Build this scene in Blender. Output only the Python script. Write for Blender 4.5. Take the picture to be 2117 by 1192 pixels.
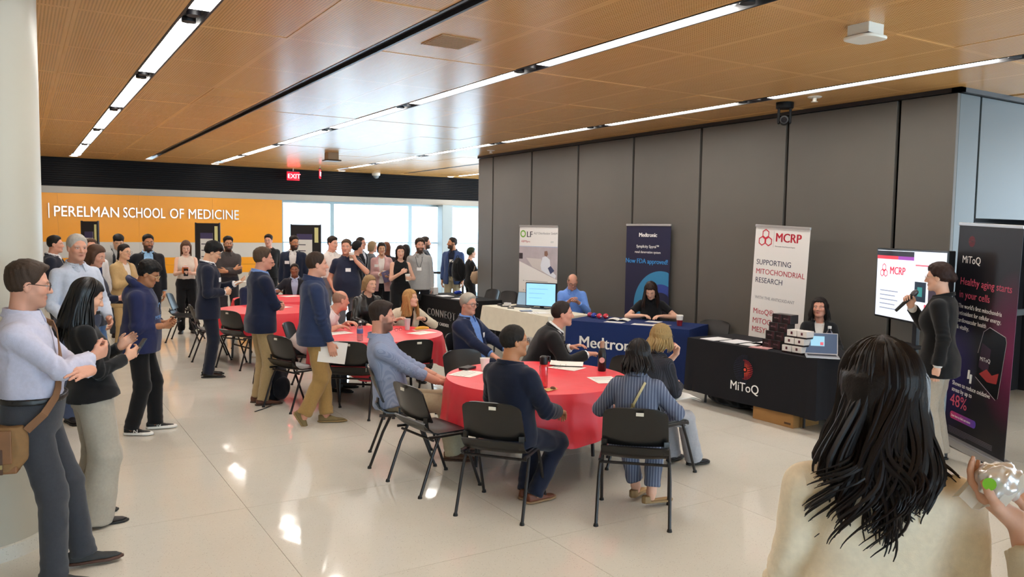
import bpy, bmesh, math, random
import numpy as np
from mathutils import Matrix, Vector

scene = bpy.context.scene
COL = scene.collection
for _o in list(bpy.data.objects):
    bpy.data.objects.remove(_o, do_unlink=True)
random.seed(7)
np.random.seed(7)

# ------------------------------------------------------------------ camera
CAM_H = 1.95
F_PX, YAW, PITCH, ROLL = 1655.17, .55196968, .0727854, .0147317
_fw = Vector((math.sin(YAW) * math.cos(PITCH), math.cos(YAW) * math.cos(PITCH), -math.sin(PITCH)))
_rt = Vector((math.cos(YAW), -math.sin(YAW), 0))
_up = _rt.cross(_fw)
_r = math.cos(ROLL) * _rt + math.sin(ROLL) * _up
_u = -math.sin(ROLL) * _rt + math.cos(ROLL) * _up
cam_data = bpy.data.cameras.new('camera')
cam = bpy.data.objects.new('camera', cam_data)
COL.objects.link(cam)
cam_data.sensor_width = 36
cam_data.lens = F_PX / 2117 * 36
cam_data.clip_end = 300
cam.matrix_world = Matrix(((_r.x, _u.x, -_fw.x, 0), (_r.y, _u.y, -_fw.y, 0), (_r.z, _u.z, -_fw.z, CAM_H), (0, 0, 0, 1)))
scene.camera = cam

# ------------------------------------------------------------------ world, exposure
scene.view_settings.view_transform = 'Standard'
scene.view_settings.look = 'None'
scene.view_settings.gamma = 1
scene.view_settings.use_curve_mapping = False
scene.view_settings.exposure = 1.95
world = bpy.data.worlds.new('daylight')
scene.world = world
world.use_nodes = True
_bg = world.node_tree.nodes['Background']
_bg.inputs[0].default_value = (.70, .86, 1.0, 1)
_bg.inputs[1].default_value = 2.4
STRIP_EMIT = 9.0        # ceiling light strips
SPOT_EMIT = 12.0

# room dimensions (metres)
CEIL = 3.42
BACK = 20.6
RIGHT = 7.95

# ------------------------------------------------------------------ materials
def lin(c):
    if isinstance(c, str):
        c = c.lstrip('#')
        if len(c) == 3: c = ''.join(ch * 2 for ch in c)
        c = [int(c[i:i + 2], 16) / 255 for i in (0, 2, 4)]
    return tuple(v / 12.92 if v <= .04045 else ((v + .055) / 1.055) ** 2.4 for v in c)

_mats = {}
def mat(name, col, rough=.6, metal=0., spec=.5, emit=0., noise=0., nscale=20., bump=0., bscale=200.,
        coat=0., sheen=0., attr=None, trans=0.):
    key = (name, str(col), rough, metal, spec, emit, noise, nscale, bump, bscale, coat, sheen, attr, trans)
    if key in _mats:
        return _mats[key]
    m = bpy.data.materials.new(name)
    m.use_nodes = True
    nt = m.node_tree
    b = nt.nodes['Principled BSDF']
    c = lin(col)
    b.inputs['Base Color'].default_value = (*c, 1)
    b.inputs['Roughness'].default_value = rough
    b.inputs['Metallic'].default_value = metal
    b.inputs['Specular IOR Level'].default_value = spec
    if coat:
        b.inputs['Coat Weight'].default_value = coat
        b.inputs['Coat Roughness'].default_value = .1
    if sheen:
        b.inputs['Sheen Weight'].default_value = sheen
        b.inputs['Sheen Roughness'].default_value = .5
    if trans:
        b.inputs['Transmission Weight'].default_value = trans
    if emit:
        b.inputs['Emission Color'].default_value = (*c, 1)
        b.inputs['Emission Strength'].default_value = emit
    if attr:
        a = nt.nodes.new('ShaderNodeAttribute')
        a.attribute_name = attr
        nt.links.new(a.outputs['Color'], b.inputs['Base Color'])
    if noise:
        tc = nt.nodes.new('ShaderNodeTexCoord')
        n = nt.nodes.new('ShaderNodeTexNoise')
        n.inputs['Scale'].default_value = nscale
        n.inputs['Detail'].default_value = 3
        nt.links.new(tc.outputs['Object'], n.inputs['Vector'])
        mx = nt.nodes.new('ShaderNodeMix')
        mx.data_type = 'RGBA'
        mx.inputs[6].default_value = (*[v * (1 - noise) for v in c], 1)
        mx.inputs[7].default_value = (*[min(1, v * (1 + noise)) for v in c], 1)
        nt.links.new(n.outputs['Fac'], mx.inputs[0])
        nt.links.new(mx.outputs[2], b.inputs['Base Color'])
    if bump:
        tc = nt.nodes.new('ShaderNodeTexCoord')
        n = nt.nodes.new('ShaderNodeTexNoise')
        n.inputs['Scale'].default_value = bscale
        n.inputs['Detail'].default_value = 2
        nt.links.new(tc.outputs['Object'], n.inputs['Vector'])
        bp = nt.nodes.new('ShaderNodeBump')
        bp.inputs['Strength'].default_value = bump
        bp.inputs['Distance'].default_value = .004
        nt.links.new(n.outputs['Fac'], bp.inputs['Height'])
        nt.links.new(bp.outputs[0], b.inputs['Normal'])
    _mats[key] = m
    return m

def cloth(col, rough=.9, noise=.12, nscale=60, sheen=.15):
    return mat('fabric', col, rough=rough, spec=.2, noise=noise, nscale=nscale, bump=.25, bscale=350, sheen=sheen)

def striped(name, base, line, scale, frac, axis=0, rough=.85, check=False, space='Object', world_pos=False):
    key = (name, base, line, scale, frac, axis, check)
    if key in _mats:
        return _mats[key]
    m = bpy.data.materials.new(name)
    m.use_nodes = True
    nt = m.node_tree
    b = nt.nodes['Principled BSDF']
    b.inputs['Roughness'].default_value = rough
    b.inputs['Specular IOR Level'].default_value = .2
    tc = nt.nodes.new('ShaderNodeTexCoord')
    sp = nt.nodes.new('ShaderNodeSeparateXYZ')
    nt.links.new(tc.outputs[space], sp.inputs[0])
    def band(i):
        a = nt.nodes.new('ShaderNodeMath'); a.operation = 'MULTIPLY'; a.inputs[1].default_value = scale
        nt.links.new(sp.outputs[i], a.inputs[0])
        f = nt.nodes.new('ShaderNodeMath'); f.operation = 'FRACT'
        nt.links.new(a.outputs[0], f.inputs[0])
        l = nt.nodes.new('ShaderNodeMath'); l.operation = 'LESS_THAN'; l.inputs[1].default_value = frac
        nt.links.new(f.outputs[0], l.inputs[0])
        return l
    o = band(axis)
    if check:
        o2 = band(2)
        ad = nt.nodes.new('ShaderNodeMath'); ad.operation = 'ADD'
        nt.links.new(o.outputs[0], ad.inputs[0]); nt.links.new(o2.outputs[0], ad.inputs[1])
        o = nt.nodes.new('ShaderNodeMath'); o.operation = 'MULTIPLY'; o.inputs[1].default_value = .5
        nt.links.new(ad.outputs[0], o.inputs[0])
    mx = nt.nodes.new('ShaderNodeMix'); mx.data_type = 'RGBA'
    mx.inputs[6].default_value = (*lin(base), 1)
    mx.inputs[7].default_value = (*lin(line), 1)
    nt.links.new(o.outputs[0], mx.inputs[0])
    nt.links.new(mx.outputs[2], b.inputs['Base Color'])
    _mats[key] = m
    return m

# ------------------------------------------------------------------ object helpers
def new_obj(name, me, parent=None, loc=(0, 0, 0), rotz=0.):
    o = bpy.data.objects.new(name, me)
    COL.objects.link(o)
    if parent is not None:
        o.parent = parent
    o.location = loc
    o.rotation_euler = (0, 0, rotz)
    return o

def tag(o, label=None, cat=None, group=None, kind=None):
    if label: o['label'] = label
    if cat: o['category'] = cat
    if group: o['group'] = group
    if kind: o['kind'] = kind
    return o

def thing(name, label, cat, loc=(0, 0, 0), rotz=0., group=None):
    return tag(new_obj(name, None, None, loc, rotz), label, cat, group)

def to_mesh(name, V, F, material, smooth=False):
    me = bpy.data.meshes.new(name)
    V = np.asarray(V, dtype=np.float32).reshape(-1, 3)
    if isinstance(F, np.ndarray):
        n = F.shape[1]
        me.vertices.add(len(V)); me.vertices.foreach_set('co', V.ravel())
        me.loops.add(F.size); me.loops.foreach_set('vertex_index', F.astype(np.int32).ravel())
        me.polygons.add(len(F))
        me.polygons.foreach_set('loop_start', np.arange(0, F.size, n, dtype=np.int32))
        me.polygons.foreach_set('loop_total', np.full(len(F), n, dtype=np.int32))
        me.update(calc_edges=True)
    else:
        me.from_pydata([tuple(v) for v in V], [], F)
    if smooth:
        me.polygons.foreach_set('use_smooth', np.ones(len(me.polygons), dtype=bool))
    me.materials.append(material)
    return me

class MB:
    """collects shapes into one mesh"""
    def __init__(s):
        s.V = []; s.F = []
    def add(s, V, F):
        n = len(s.V)
        s.V += [tuple(v) for v in V]
        s.F += [tuple(i + n for i in f) for f in F]
        return s
    def box(s, x0, x1, y0, y1, z0, z1):
        V = [(x0, y0, z0), (x1, y0, z0), (x1, y1, z0), (x0, y1, z0), (x0, y0, z1), (x1, y0, z1), (x1, y1, z1), (x0, y1, z1)]
        return s.add(V, [(0, 3, 2, 1), (4, 5, 6, 7), (0, 1, 5, 4), (1, 2, 6, 5), (2, 3, 7, 6), (3, 0, 4, 7)])
    def prism(s, poly, z0, z1, axis=2):
        n = len(poly)
        def P(p, z):
            return (p[0], p[1], z) if axis == 2 else ((p[0], z, p[1]) if axis == 1 else (z, p[0], p[1]))
        V = [P(p, z0) for p in poly] + [P(p, z1) for p in poly]
        F = [tuple(range(n))[::-1], tuple(range(n, 2 * n))] + [(i, (i + 1) % n, n + (i + 1) % n, n + i) for i in range(n)]
        return s.add(V, F)
    def lathe(s, prof, n=20, c=(0, 0, 0)):
        V = []; F = []
        for r, z in prof:
            for i in range(n):
                a = 2 * math.pi * i / n
                V.append((c[0] + r * math.cos(a), c[1] + r * math.sin(a), c[2] + z))
        for j in range(len(prof) - 1):
            for i in range(n):
                F.append((j * n + i, j * n + (i + 1) % n, (j + 1) * n + (i + 1) % n, (j + 1) * n + i))
        F.append(tuple(range(n))[::-1]); k = (len(prof) - 1) * n
        F.append(tuple(range(k, k + n)))
        return s.add(V, F)
    def tube(s, pts, r, n=8, close=False, r2=None, flat=1.):
        pts = [Vector(p) for p in pts]; m = len(pts); V = []; F = []
        up0 = None
        for i, p in enumerate(pts):
            if close: t = pts[(i + 1) % m] - pts[i - 1]
            else: t = pts[min(i + 1, m - 1)] - pts[max(i - 1, 0)]
            t.normalize()
            if up0 is None:
                up0 = Vector((0, 0, 1)) if abs(t.z) < .9 else Vector((0, 1, 0))
            a = (up0 - t * up0.dot(t)).normalized(); b = t.cross(a); up0 = a
            rr = r if r2 is None else (r + (r2 - r) * i / max(1, m - 1))
            if callable(r): rr = r(i / max(1, m - 1))
            for k in range(n):
                an = 2 * math.pi * k / n
                V.append(p + (a * math.cos(an) * flat + b * math.sin(an)) * rr)
        for i in range(m if close else m - 1):
            j = (i + 1) % m
            for k in range(n):
                F.append((i * n + k, i * n + (k + 1) % n, j * n + (k + 1) % n, j * n + k))
        if not close:
            F.append(tuple(range(n))[::-1]); F.append(tuple(range((m - 1) * n, m * n)))
        return s.add(V, F)
    def grid(s, fn, nu, nv, thick=0., closed_u=False):
        """surface from fn(u,v)->point, with an offset back side if thick"""
        P = np.array([[fn(i / (nu if closed_u else nu - 1), j / (nv - 1)) for j in range(nv)] for i in range(nu)], float)
        idx = lambda i, j: (i % nu) * nv + j
        F = [(idx(i, j), idx(i + 1, j), idx(i + 1, j + 1), idx(i, j + 1)) for i in range(nu if closed_u else nu - 1) for j in range(nv - 1)]
        if not thick:
            return s.add(P.reshape(-1, 3), F)
        du = np.roll(P, -1, 0) - np.roll(P, 1, 0) if closed_u else np.gradient(P, axis=0)
        dv = np.gradient(P, axis=1)
        N = np.cross(du, dv); N /= np.linalg.norm(N, axis=2, keepdims=True) + 1e-9
        Q = P - N * thick
        n = nu * nv
        F2 = [tuple(k + n for k in f[::-1]) for f in F]
        rim = []
        js = [(0, 1), (nv - 1, -1)]
        for i in range(nu if closed_u else nu - 1):
            rim.append((idx(i, 0), n + idx(i, 0), n + idx(i + 1, 0), idx(i + 1, 0)))
            rim.append((idx(i + 1, nv - 1), n + idx(i + 1, nv - 1), n + idx(i, nv - 1), idx(i, nv - 1)))
        if not closed_u:
            for j in range(nv - 1):
                rim.append((idx(0, j + 1), n + idx(0, j + 1), n + idx(0, j), idx(0, j)))
                rim.append((idx(nu - 1, j), n + idx(nu - 1, j), n + idx(nu - 1, j + 1), idx(nu - 1, j + 1)))
        return s.add(np.concatenate([P.reshape(-1, 3), Q.reshape(-1, 3)]), F + F2 + rim)
    def mesh(s, name, m, smooth=False, bevel=0., seg=2):
        me = bpy.data.meshes.new(name)
        me.from_pydata(s.V, [], s.F)
        if bevel:
            bm = bmesh.new(); bm.from_mesh(me)
            es = [e for e in bm.edges if len(e.link_faces) == 2 and e.calc_face_angle(0) > .6]
            bmesh.ops.bevel(bm, geom=es, offset=bevel, segments=seg, affect='EDGES', profile=.5)
            bm.to_mesh(me); bm.free()
        if smooth:
            me.polygons.foreach_set('use_smooth', np.ones(len(me.polygons), dtype=bool))
            me.set_sharp_from_angle(angle=.7)
        me.materials.append(m)
        return me
    def build(s, name, m, parent=None, loc=(0, 0, 0), rotz=0., smooth=False, bevel=0., seg=2):
        return new_obj(name, s.mesh(name, m, smooth, bevel, seg), parent, loc, rotz)

def struct(o):
    o['kind'] = 'structure'
    return o

def lettering(body, size, m, parent, loc, rot=(0, 0, 0), align='LEFT', extrude=.001, sx=1., name='lettering', shear=0., bold=0., space=1.):
    cu = bpy.data.curves.new('lettering', 'FONT')
    cu.body = body; cu.size = size; cu.align_x = align; cu.extrude = extrude; cu.shear = shear
    cu.space_character = space
    cu.resolution_u = 3
    ob = bpy.data.objects.new('tmp', cu)
    me = bpy.data.meshes.new_from_object(ob)
    bpy.data.objects.remove(ob)
    if bold:
        bm = bmesh.new()
        for dx, dy in ((-bold, 0), (bold, 0), (0, 0)):
            n0 = len(bm.verts)
            bm.from_mesh(me)
            bm.verts.ensure_lookup_table()
            bmesh.ops.translate(bm, verts=bm.verts[n0:], vec=(dx, dy, abs(dx) * .02))
        bm.to_mesh(me); bm.free()
    me.materials.clear(); me.materials.append(m)
    o = new_obj(name, me, parent, loc)
    o.rotation_euler = rot
    o.scale = (sx, 1, 1)
    return o

def copy_tree(root, loc, rotz, label=None, group=None):
    r = root.copy(); COL.objects.link(r)
    r.location = loc; r.rotation_euler = (0, 0, rotz)
    if label: r['label'] = label
    if group: r['group'] = group
    for ch in list(root.children):
        c = ch.copy(); COL.objects.link(c); c.parent = r
        for g in ch.children:
            d = g.copy(); COL.objects.link(d); d.parent = c
    return r

# ------------------------------------------------------------------ implicit-surface figures
def v3(*a): return np.array(a, dtype=np.float64)
def nrm(v): return v / (np.linalg.norm(v) + 1e-9)
def rot(ax, deg):
    c, s = math.cos(math.radians(deg)), math.sin(math.radians(deg))
    return {'x': np.array([[1, 0, 0], [0, c, -s], [0, s, c]]), 'y': np.array([[c, 0, s], [0, 1, 0], [-s, 0, c]]),
            'z': np.array([[c, -s, 0], [s, c, 0], [0, 0, 1]])}[ax]

def rc(p, a, b, ra, rb):
    ba = b - a
    pa = p - a
    h = np.clip(pa @ ba / (ba @ ba + 1e-9), 0, 1)
    d = pa - h[:, None] * ba
    return np.sqrt((d * d).sum(1)) - (ra + (rb - ra) * h)

def rcf(p, a, b, ra, rb, cut=0.):
    """tapered capsule ending flat at b (plus cut metres)"""
    ba = b - a; L = np.linalg.norm(ba)
    d = rc(p, a, b + ba / L * .1, ra, rb)
    return np.maximum(d, (p - b) @ (ba / L) - cut)

def ell(p, c, r):
    q = p - c
    k0 = np.sqrt(((q / r) ** 2).sum(1)); k1 = np.sqrt(((q / (r * r)) ** 2).sum(1)) + 1e-9
    return k0 * (k0 - 1) / k1

def smin(a, b, k):
    h = np.maximum(k - np.abs(a - b), 0) / k
    return np.minimum(a, b) - h * h * k * .25
def smax(a, b, k): return -smin(-a, -b, k)
def sstep(a, b, x):
    t = np.clip((x - a) / (b - a), 0, 1)
    return t * t * (3 - 2 * t)

def snets(f, lo, hi, h):
    """surface nets of f(points) inside the box; returns verts, quads"""
    lo = np.asarray(lo, float); hi = np.asarray(hi, float)
    B = 4
    nb = np.maximum(2, np.ceil((hi - lo) / (h * B)).astype(int))
    n = nb * B
    cx = [lo[i] + (np.arange(nb[i]) + .5) * B * h - h * .5 for i in range(3)]
    G = np.stack(np.meshgrid(*cx, indexing='ij'), -1).reshape(-1, 3)
    d = f(G).reshape(nb)
    mark = np.abs(d) < B * h * 1.45
    F = np.repeat(np.repeat(np.repeat(d, B, 0), B, 1), B, 2)
    mk = np.repeat(np.repeat(np.repeat(mark, B, 0), B, 1), B, 2)
    ii = np.stack(np.nonzero(mk), 1)
    if len(ii) == 0:
        return np.zeros((0, 3)), np.zeros((0, 4), int)
    P = lo + ii * h
    F[ii[:, 0], ii[:, 1], ii[:, 2]] = f(P)
    # no open borders
    F[0], F[-1], F[:, 0], F[:, -1], F[:, :, 0], F[:, :, -1] = [np.maximum(q, h * .3) for q in (F[0], F[-1], F[:, 0], F[:, -1], F[:, :, 0], F[:, :, -1])]
    S = F < 0
    c = np.zeros(tuple(n - 1), np.int8)
    for dx in (0, 1):
        for dy in (0, 1):
            for dz in (0, 1):
                c += S[dx:n[0] - 1 + dx, dy:n[1] - 1 + dy, dz:n[2] - 1 + dz]
    act = (c > 0) & (c < 8)
    A = np.stack(np.nonzero(act), 1)
    vid = np.full(tuple(n - 1), -1, np.int64)
    vid[A[:, 0], A[:, 1], A[:, 2]] = np.arange(len(A))
    acc = np.zeros((len(A), 3)); cnt = np.zeros(len(A))
    off = [(0, 0, 0), (1, 0, 0), (0, 1, 0), (1, 1, 0), (0, 0, 1), (1, 0, 1), (0, 1, 1), (1, 1, 1)]
    vals = [F[A[:, 0] + o[0], A[:, 1] + o[1], A[:, 2] + o[2]] for o in off]
    for a in range(8):
        for b in range(a + 1, 8):
            if sum(abs(off[a][i] - off[b][i]) for i in range(3)) != 1: continue
            va, vb = vals[a], vals[b]
            m = (va < 0) != (vb < 0)
            t = np.where(m, va / np.where(m, va - vb, 1), 0)
            pt = np.array(off[a]) + t[:, None] * (np.array(off[b]) - np.array(off[a]))
            acc += pt * m[:, None]; cnt += m
    V = lo + (A + acc / np.maximum(cnt, 1)[:, None]) * h
    Q = []
    for ax in range(3):
        s0 = [slice(None)] * 3; s1 = [slice(None)] * 3
        s0[ax] = slice(0, -1); s1[ax] = slice(1, None)
        a = S[tuple(s0)]; b = S[tuple(s1)]
        e = np.stack(np.nonzero(a != b), 1)
        u, w = [(1, 2), (2, 0), (0, 1)][ax]
        ok = (e[:, u] > 0) & (e[:, w] > 0) & (e[:, u] < n[u] - 1) & (e[:, w] < n[w] - 1)
        e = e[ok]
        flip = a[e[:, 0], e[:, 1], e[:, 2]]
        def g(du, dw):
            k = e.copy(); k[:, u] += du; k[:, w] += dw
            return vid[k[:, 0], k[:, 1], k[:, 2]]
        q = np.stack([g(-1, -1), g(0, -1), g(0, 0), g(-1, 0)], 1)
        q[~flip] = q[~flip][:, ::-1]
        Q.append(q)
    Q = np.concatenate(Q)
    Q = Q[(Q >= 0).all(1)]
    return V, Q

def folds(p, amp, seed):
    s = seed * 1.7
    a = p @ np.array([.8, .35, .55]) * 26 + 1.9 * np.sin(p @ np.array([.2, .9, -.7]) * 15 + s)
    b = p @ np.array([-.7, .4, .6]) * 31 + 1.6 * np.sin(p @ np.array([.6, -.3, .9]) * 12 + s * 2)
    ridge = (1 - np.abs(np.sin(a * .55 + s))) ** 3 * (.5 + .5 * np.sin(b * .35 + s)) + (1 - np.abs(np.sin(b * .6 + 2 * s))) ** 3 * (.5 + .5 * np.sin(a * .4))
    return amp * (.8 * np.sin(a + s) * np.sin(b * .7 + 1 + s) + .4 * np.sin(b * 1.7 + s * 3) * np.sin(a * .8) - 1.3 * ridge + .45)

PROF_M = np.array([  # z, half width, half depth, y centre
    (-.32, .172, .118, -.008), (-.12, .172, .120, -.008), (-.04, .172, .122, -.010), (.06, .160, .112, .0), (.16, .150, .106, .004),
    (.28, .162, .116, .004), (.37, .172, .117, -.002), (.42, .166, .106, -.010), (.455, .150, .090, -.014), (.485, .112, .074, -.017), (.515, .074, .063, -.018), (.56, .055, .056, -.012)])
PROF_F = np.array([
    (-.32, .176, .118, -.010), (-.12, .178, .122, -.012), (-.04, .174, .120, -.012), (.06, .150, .102, .0), (.15, .128, .092, .002),
    (.26, .140, .104, .004), (.36, .148, .104, -.004), (.41, .144, .092, -.010), (.445, .130, .078, -.014), (.475, .096, .064, -.016), (.51, .060, .052, -.018), (.56, .047, .049, -.012)])

class Fig:
    def __init__(s, **k):
        s.k = k
        g = k.get
        s.sex = g('sex', 'm'); s.ht = g('ht', 1.75); s.sc = s.ht / 1.75
        s.fat = g('fat', 0.); sc = s.sc
        T = lambda q: v3(*q) / sc
        s.pel = T(g('pel', (0, 0, .955 * sc)))
        s.hun = g('hunch', 0.)
        s.R = rot('z', -g('twist', 0)) @ rot('y', g('side', 0)) @ rot('x', -g('lean', 0))
        s.Rp = rot('x', -g('plean', g('lean', 0) * .5 if g('seated') else 0))
        s.prof = PROF_F if s.sex == 'f' else PROF_M
        sw = g('sw', .146 if s.sex == 'f' else .166)
        up = s.up
        s.sh = {1: up(v3(sw, -.012, .412)), -1: up(v3(-sw, -.012, .412))}
        for sd in (1, -1):
            dz = g('shrug', 0.)
            s.sh[sd] = s.sh[sd] + v3(0, 0, dz)
        s.nb = up(v3(0, -.016, .50))
        hy, hp, hr = (list(g('head', (0, 0, 0))) + [0, 0])[:3]
        s.Rh = rot('z', -hy) @ rot('x', -hp) @ rot('y', hr)
        Rn = s.R
        nd = nrm(Rn @ v3(0, .03, .155) * .5 + s.Rh @ v3(0, .035, .15) * .5)
        s.hc = s.nb + nd * .163 + s.Rh @ v3(0, .012, 0)
        lu, lf = .285, .255
        s.el = {}; s.wr = {}
        for sd, nm in ((1, 'rh'), (-1, 'lh')):
            t = g(nm, (sd * .235, .03, .80))
            t = T(t)
            hint = nrm(v3(*g(nm[0] + 'elb', (sd * .55, -.6, -.5))))
            s.el[sd], s.wr[sd] = s.ik(s.sh[sd], t, lu, lf, hint)
        s.hip = {1: s.pel + s.Rp @ v3(.088, -.005, -.04), -1: s.pel + s.Rp @ v3(-.088, -.005, -.04)}
        s.kn = {}; s.an = {}; s.fy = {}
        for sd, nm in ((1, 'rf'), (-1, 'lf')):
            t = g(nm, (sd * .095, -.015, .075 * sc))
            t = T(t)
            hint = nrm(v3(*g(nm[0] + 'kn', (sd * .12, 1, .1))))
            s.kn[sd], s.an[sd] = s.ik(s.hip[sd], t, .43, .42, hint)
            s.fy[sd] = g(nm + 'y', sd * 10)
        s.hands = {}
        for sd, nm in ((1, 'rh'), (-1, 'lh')):
            f = nrm(s.wr[sd] - s.el[sd])
            d = g(nm + 'd'); d = nrm(v3(*d)) if d is not None else f
            d = nrm(d * .8 + f * .2)
            pn = v3(*g(nm + 'p', (-sd, 0, 0)))
            pn = nrm(pn - d * (pn @ d))
            th = np.cross(d, pn) * sd
            s.hands[sd] = (s.wr[sd], d, pn, th, g(nm + 'c', .35))
    def up(s, q):
        q = q.copy(); q[1] += s.hun * (max(q[2], 0) / .5) ** 2
        return s.pel + s.R @ q
    def ik(s, a, t, l1, l2, hint):
        v = t - a; L = np.linalg.norm(v); L2 = min(L, (l1 + l2) * .995); u = v / L
        L2 = max(L2, abs(l1 - l2) + .01)
        t = a + u * L2
        x = (l1 * l1 - l2 * l2 + L2 * L2) / (2 * L2); y = math.sqrt(max(l1 * l1 - x * x, 0))
        hn = hint - u * (hint @ u); hn = nrm(hn)
        return a + u * x + hn * y, t
    def tl(s, p):
        q = (p - s.pel) @ s.R
        q[:, 1] -= s.hun * (np.maximum(q[:, 2], 0) / .5) ** 2
        return q
    def torso(s, q, off=0., belly=0.):
        P = s.prof
        z = q[:, 2]
        w = np.interp(z, P[:, 0], P[:, 1]) + off; dd = np.interp(z, P[:, 0], P[:, 2]) + off; c = np.interp(z, P[:, 0], P[:, 3])
        ft = s.fat
        if ft:
            bl = np.exp(-((z - .10) / .17) ** 2) * ft
            w = w + bl * .55; dd = dd + bl; c = c + bl * .5
        x = np.abs(q[:, 0]) / w; y = np.abs(q[:, 1] - c) / dd
        e = (x ** 2.5 + y ** 2.5) ** .4
        d = (e - 1) * np.minimum(w, dd)
        d = np.maximum(d, z - .55 - off * .3)
        d = np.maximum(d, -.33 - z)
        if s.sex == 'f':
            off = off if np.isscalar(off) else float(np.min(off))
            for sd in (1, -1):
                d = smin(d, ell(q, v3(sd * .068, .072, .275), v3(.062 + off, .058 + off, .066 + off)), .05)
        return d
    def arm(s, p, sd, off, fore=1., o2=None, sho=True):
        o2 = off if o2 is None else o2
        th = .9 if s.sex == 'f' else 1.
        a, b, c = s.sh[sd], s.el[sd], s.wr[sd]
        d = rc(p, a, a + (b - a) * .25, .056 * th + off, .050 * th + off)
        if fore <= 0:                      # short sleeve: ends a fraction along the upper arm
            e = a + (b - a) * (1 + fore)
            return smin(d, rcf(p, a, e, .052 * th + off, .048 * th + o2), .02)
        d = smin(d, rc(p, a, b, .052 * th + off, .041 * th + off), .02)
        e = b + (c - b) * fore
        return smin(d, rcf(p, b, e, .042 * th + off, (.042 + (.029 - .042) * fore) * th + o2), .02)
    def leg(s, p, sd, off, ocuff=None, end=.93, tr=1.):
        oc = off if ocuff is None else ocuff
        a, b, c = s.hip[sd], s.kn[sd], s.an[sd]
        d = rc(p, a, b, .082 * tr + off, .056 * tr + off + (oc - off) * .3)
        e = b + (c - b) * end
        return smin(d, rcf(p, b, e, .056 * tr + off + (oc - off) * .3, .040 + oc), .03)

    # --- skin
    def head_sdf(s, p):
        g = s.k.get
        q = (p - s.hc) @ s.Rh
        fw = g('facew', 1.)
        q = q / np.array([fw, 1, 1])
        ax = np.abs(q[:, 0]); m = np.stack([ax, q[:, 1], q[:, 2]], 1)
        d = ell(q, v3(0, -.012, .030), v3(.073, .093, .088))
        d = smin(d, ell(q, v3(0, .020, -.032), v3(.058, .064, .080)), .03)
        d = smin(d, rc(m, v3(.046, .002, -.058), v3(.014, .058, -.094), .018, .018), .03)
        d = smin(d, ell(m, v3(.036, .052, -.022), v3(.024, .026, .022)), .02)      # cheeks
        d = smin(d, rc(m, v3(.012, .078, .024), v3(.044, .066, .024), .010, .009), .016)   # brow
        d = smax(d, -(np.sqrt(((m - v3(.031, .097, .004)) ** 2 * np.array([.7, 1, 1.4])).sum(1)) - .0165), .012)
        eye = np.sqrt(((m - v3(.031, .0725, .005)) ** 2).sum(1)) - .0125
        d = np.minimum(d, eye)
        nl = g('nose', 1.)
        d = smin(d, rc(q, v3(0, .082, .014), v3(0, .086 + .018 * nl, -.026), .008, .0115), .012)
        d = smin(d, ell(m, v3(.011, .090, -.030), v3(.008, .010, .008)), .008)
        d = smin(d, rc(m, v3(0, .0835, -.0545), v3(.019, .074, -.057), .0065, .004), .008)
        d = smin(d, rc(m, v3(0, .082, -.066), v3(.015, .075, -.064), .008, .005), .008)
        d = smin(d, ell(q, v3(0, .070, -.096), v3(.020, .016, .016)), .02)
        e = ell(m, v3(.077, -.012, -.004), v3(.009, .020, .032)); e = smax(e, -ell(m, v3(.089, -.006, .0), v3(.009, .011, .02)), .006)
        d = smin(d, e, .006)
        bd = g('beard', 0)
        if bd:
            d = d - .008 * bd * s.beardmask(q)
        nk = .050 if s.sex == 'f' else .059
        if s.fat > .03: nk += .006
        d = smin(d, rc(p, s.hc + s.Rh @ v3(0, -.022, -.06), s.nb + s.R @ v3(0, .0, -.02), nk, nk + .006), .03)
        return d
    def beardmask(s, q):
        z, y = q[:, 2], q[:, 1]
        m = sstep(-.028, -.048, z + .35 * (np.abs(q[:, 0]) * .0)) * sstep(-.02, .01, y)
        lips = np.exp(-((q[:, 0] / .024) ** 4 + ((z + .062) / .012) ** 4))
        side = sstep(.02, -.01, z) * sstep(.05, .06, np.abs(q[:, 0])) * sstep(-.02, .0, y) * sstep(.05, .03, y)
        return np.clip(np.maximum(m, side * .7) - lips * .8, 0, 1)
    def hand_sdf(s, p, sd):
        W, d, n, t, c = s.hands[sd]
        z = .93 if s.sex == 'f' else 1.
        out = rc(p, s.wr[sd] - nrm(s.wr[sd] - s.el[sd]) * .10, W, .034 * z, .026 * z)
        offs = [.030, .010, -.010, -.028]; lens = [(.042, .025, .020), (.046, .030, .021), (.042, .028, .020), (.033, .021, .018)]
        kd = [.086, .088, .084, .077]
        for i in range(4):
            kn = W + d * kd[i] * z + t * offs[i] * z
            out = smin(out, rc(p, W + d * .012 + t * offs[i] * .5, kn, .0165, .0125 * z), .014)
            a = 0; pt = kn
            cc = c[i] if isinstance(c, (tuple, list)) else c
            for j, L in enumerate(lens[i]):
                a += (62, 78, 48)[j] * cc
                dr = d * math.cos(math.radians(a)) + n * math.sin(math.radians(a)) + t * offs[i] * (1.8 if cc < .3 else .4)
                nx = pt + nrm(dr) * L * z
                out = smin(out, rc(p, pt, nx, (.0092 - .0009 * j) * z, (.0086 - .0009 * j) * z), .005)
                pt = nx
        b = W + d * .022 + t * .020
        out = smin(out, rc(p, W + d * .01, b + d * .03 + t * .004 + n * .006, .017, .015), .014)
        m1 = b + (d * .55 + t * .75 + n * .25) * .040 * z
        m2 = m1 + nrm(d * .85 + t * .25 + n * .45) * .033 * z
        m3 = m2 + nrm(d * .9 + t * .0 + n * .5) * .026 * z
        out = smin(out, rc(p, b, m1, .014, .0115), .012)
        out = smin(out, rc(p, m1, m2, .0112, .0095), .006)
        out = smin(out, rc(p, m2, m3, .0095, .0078), .006)
        return out
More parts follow.
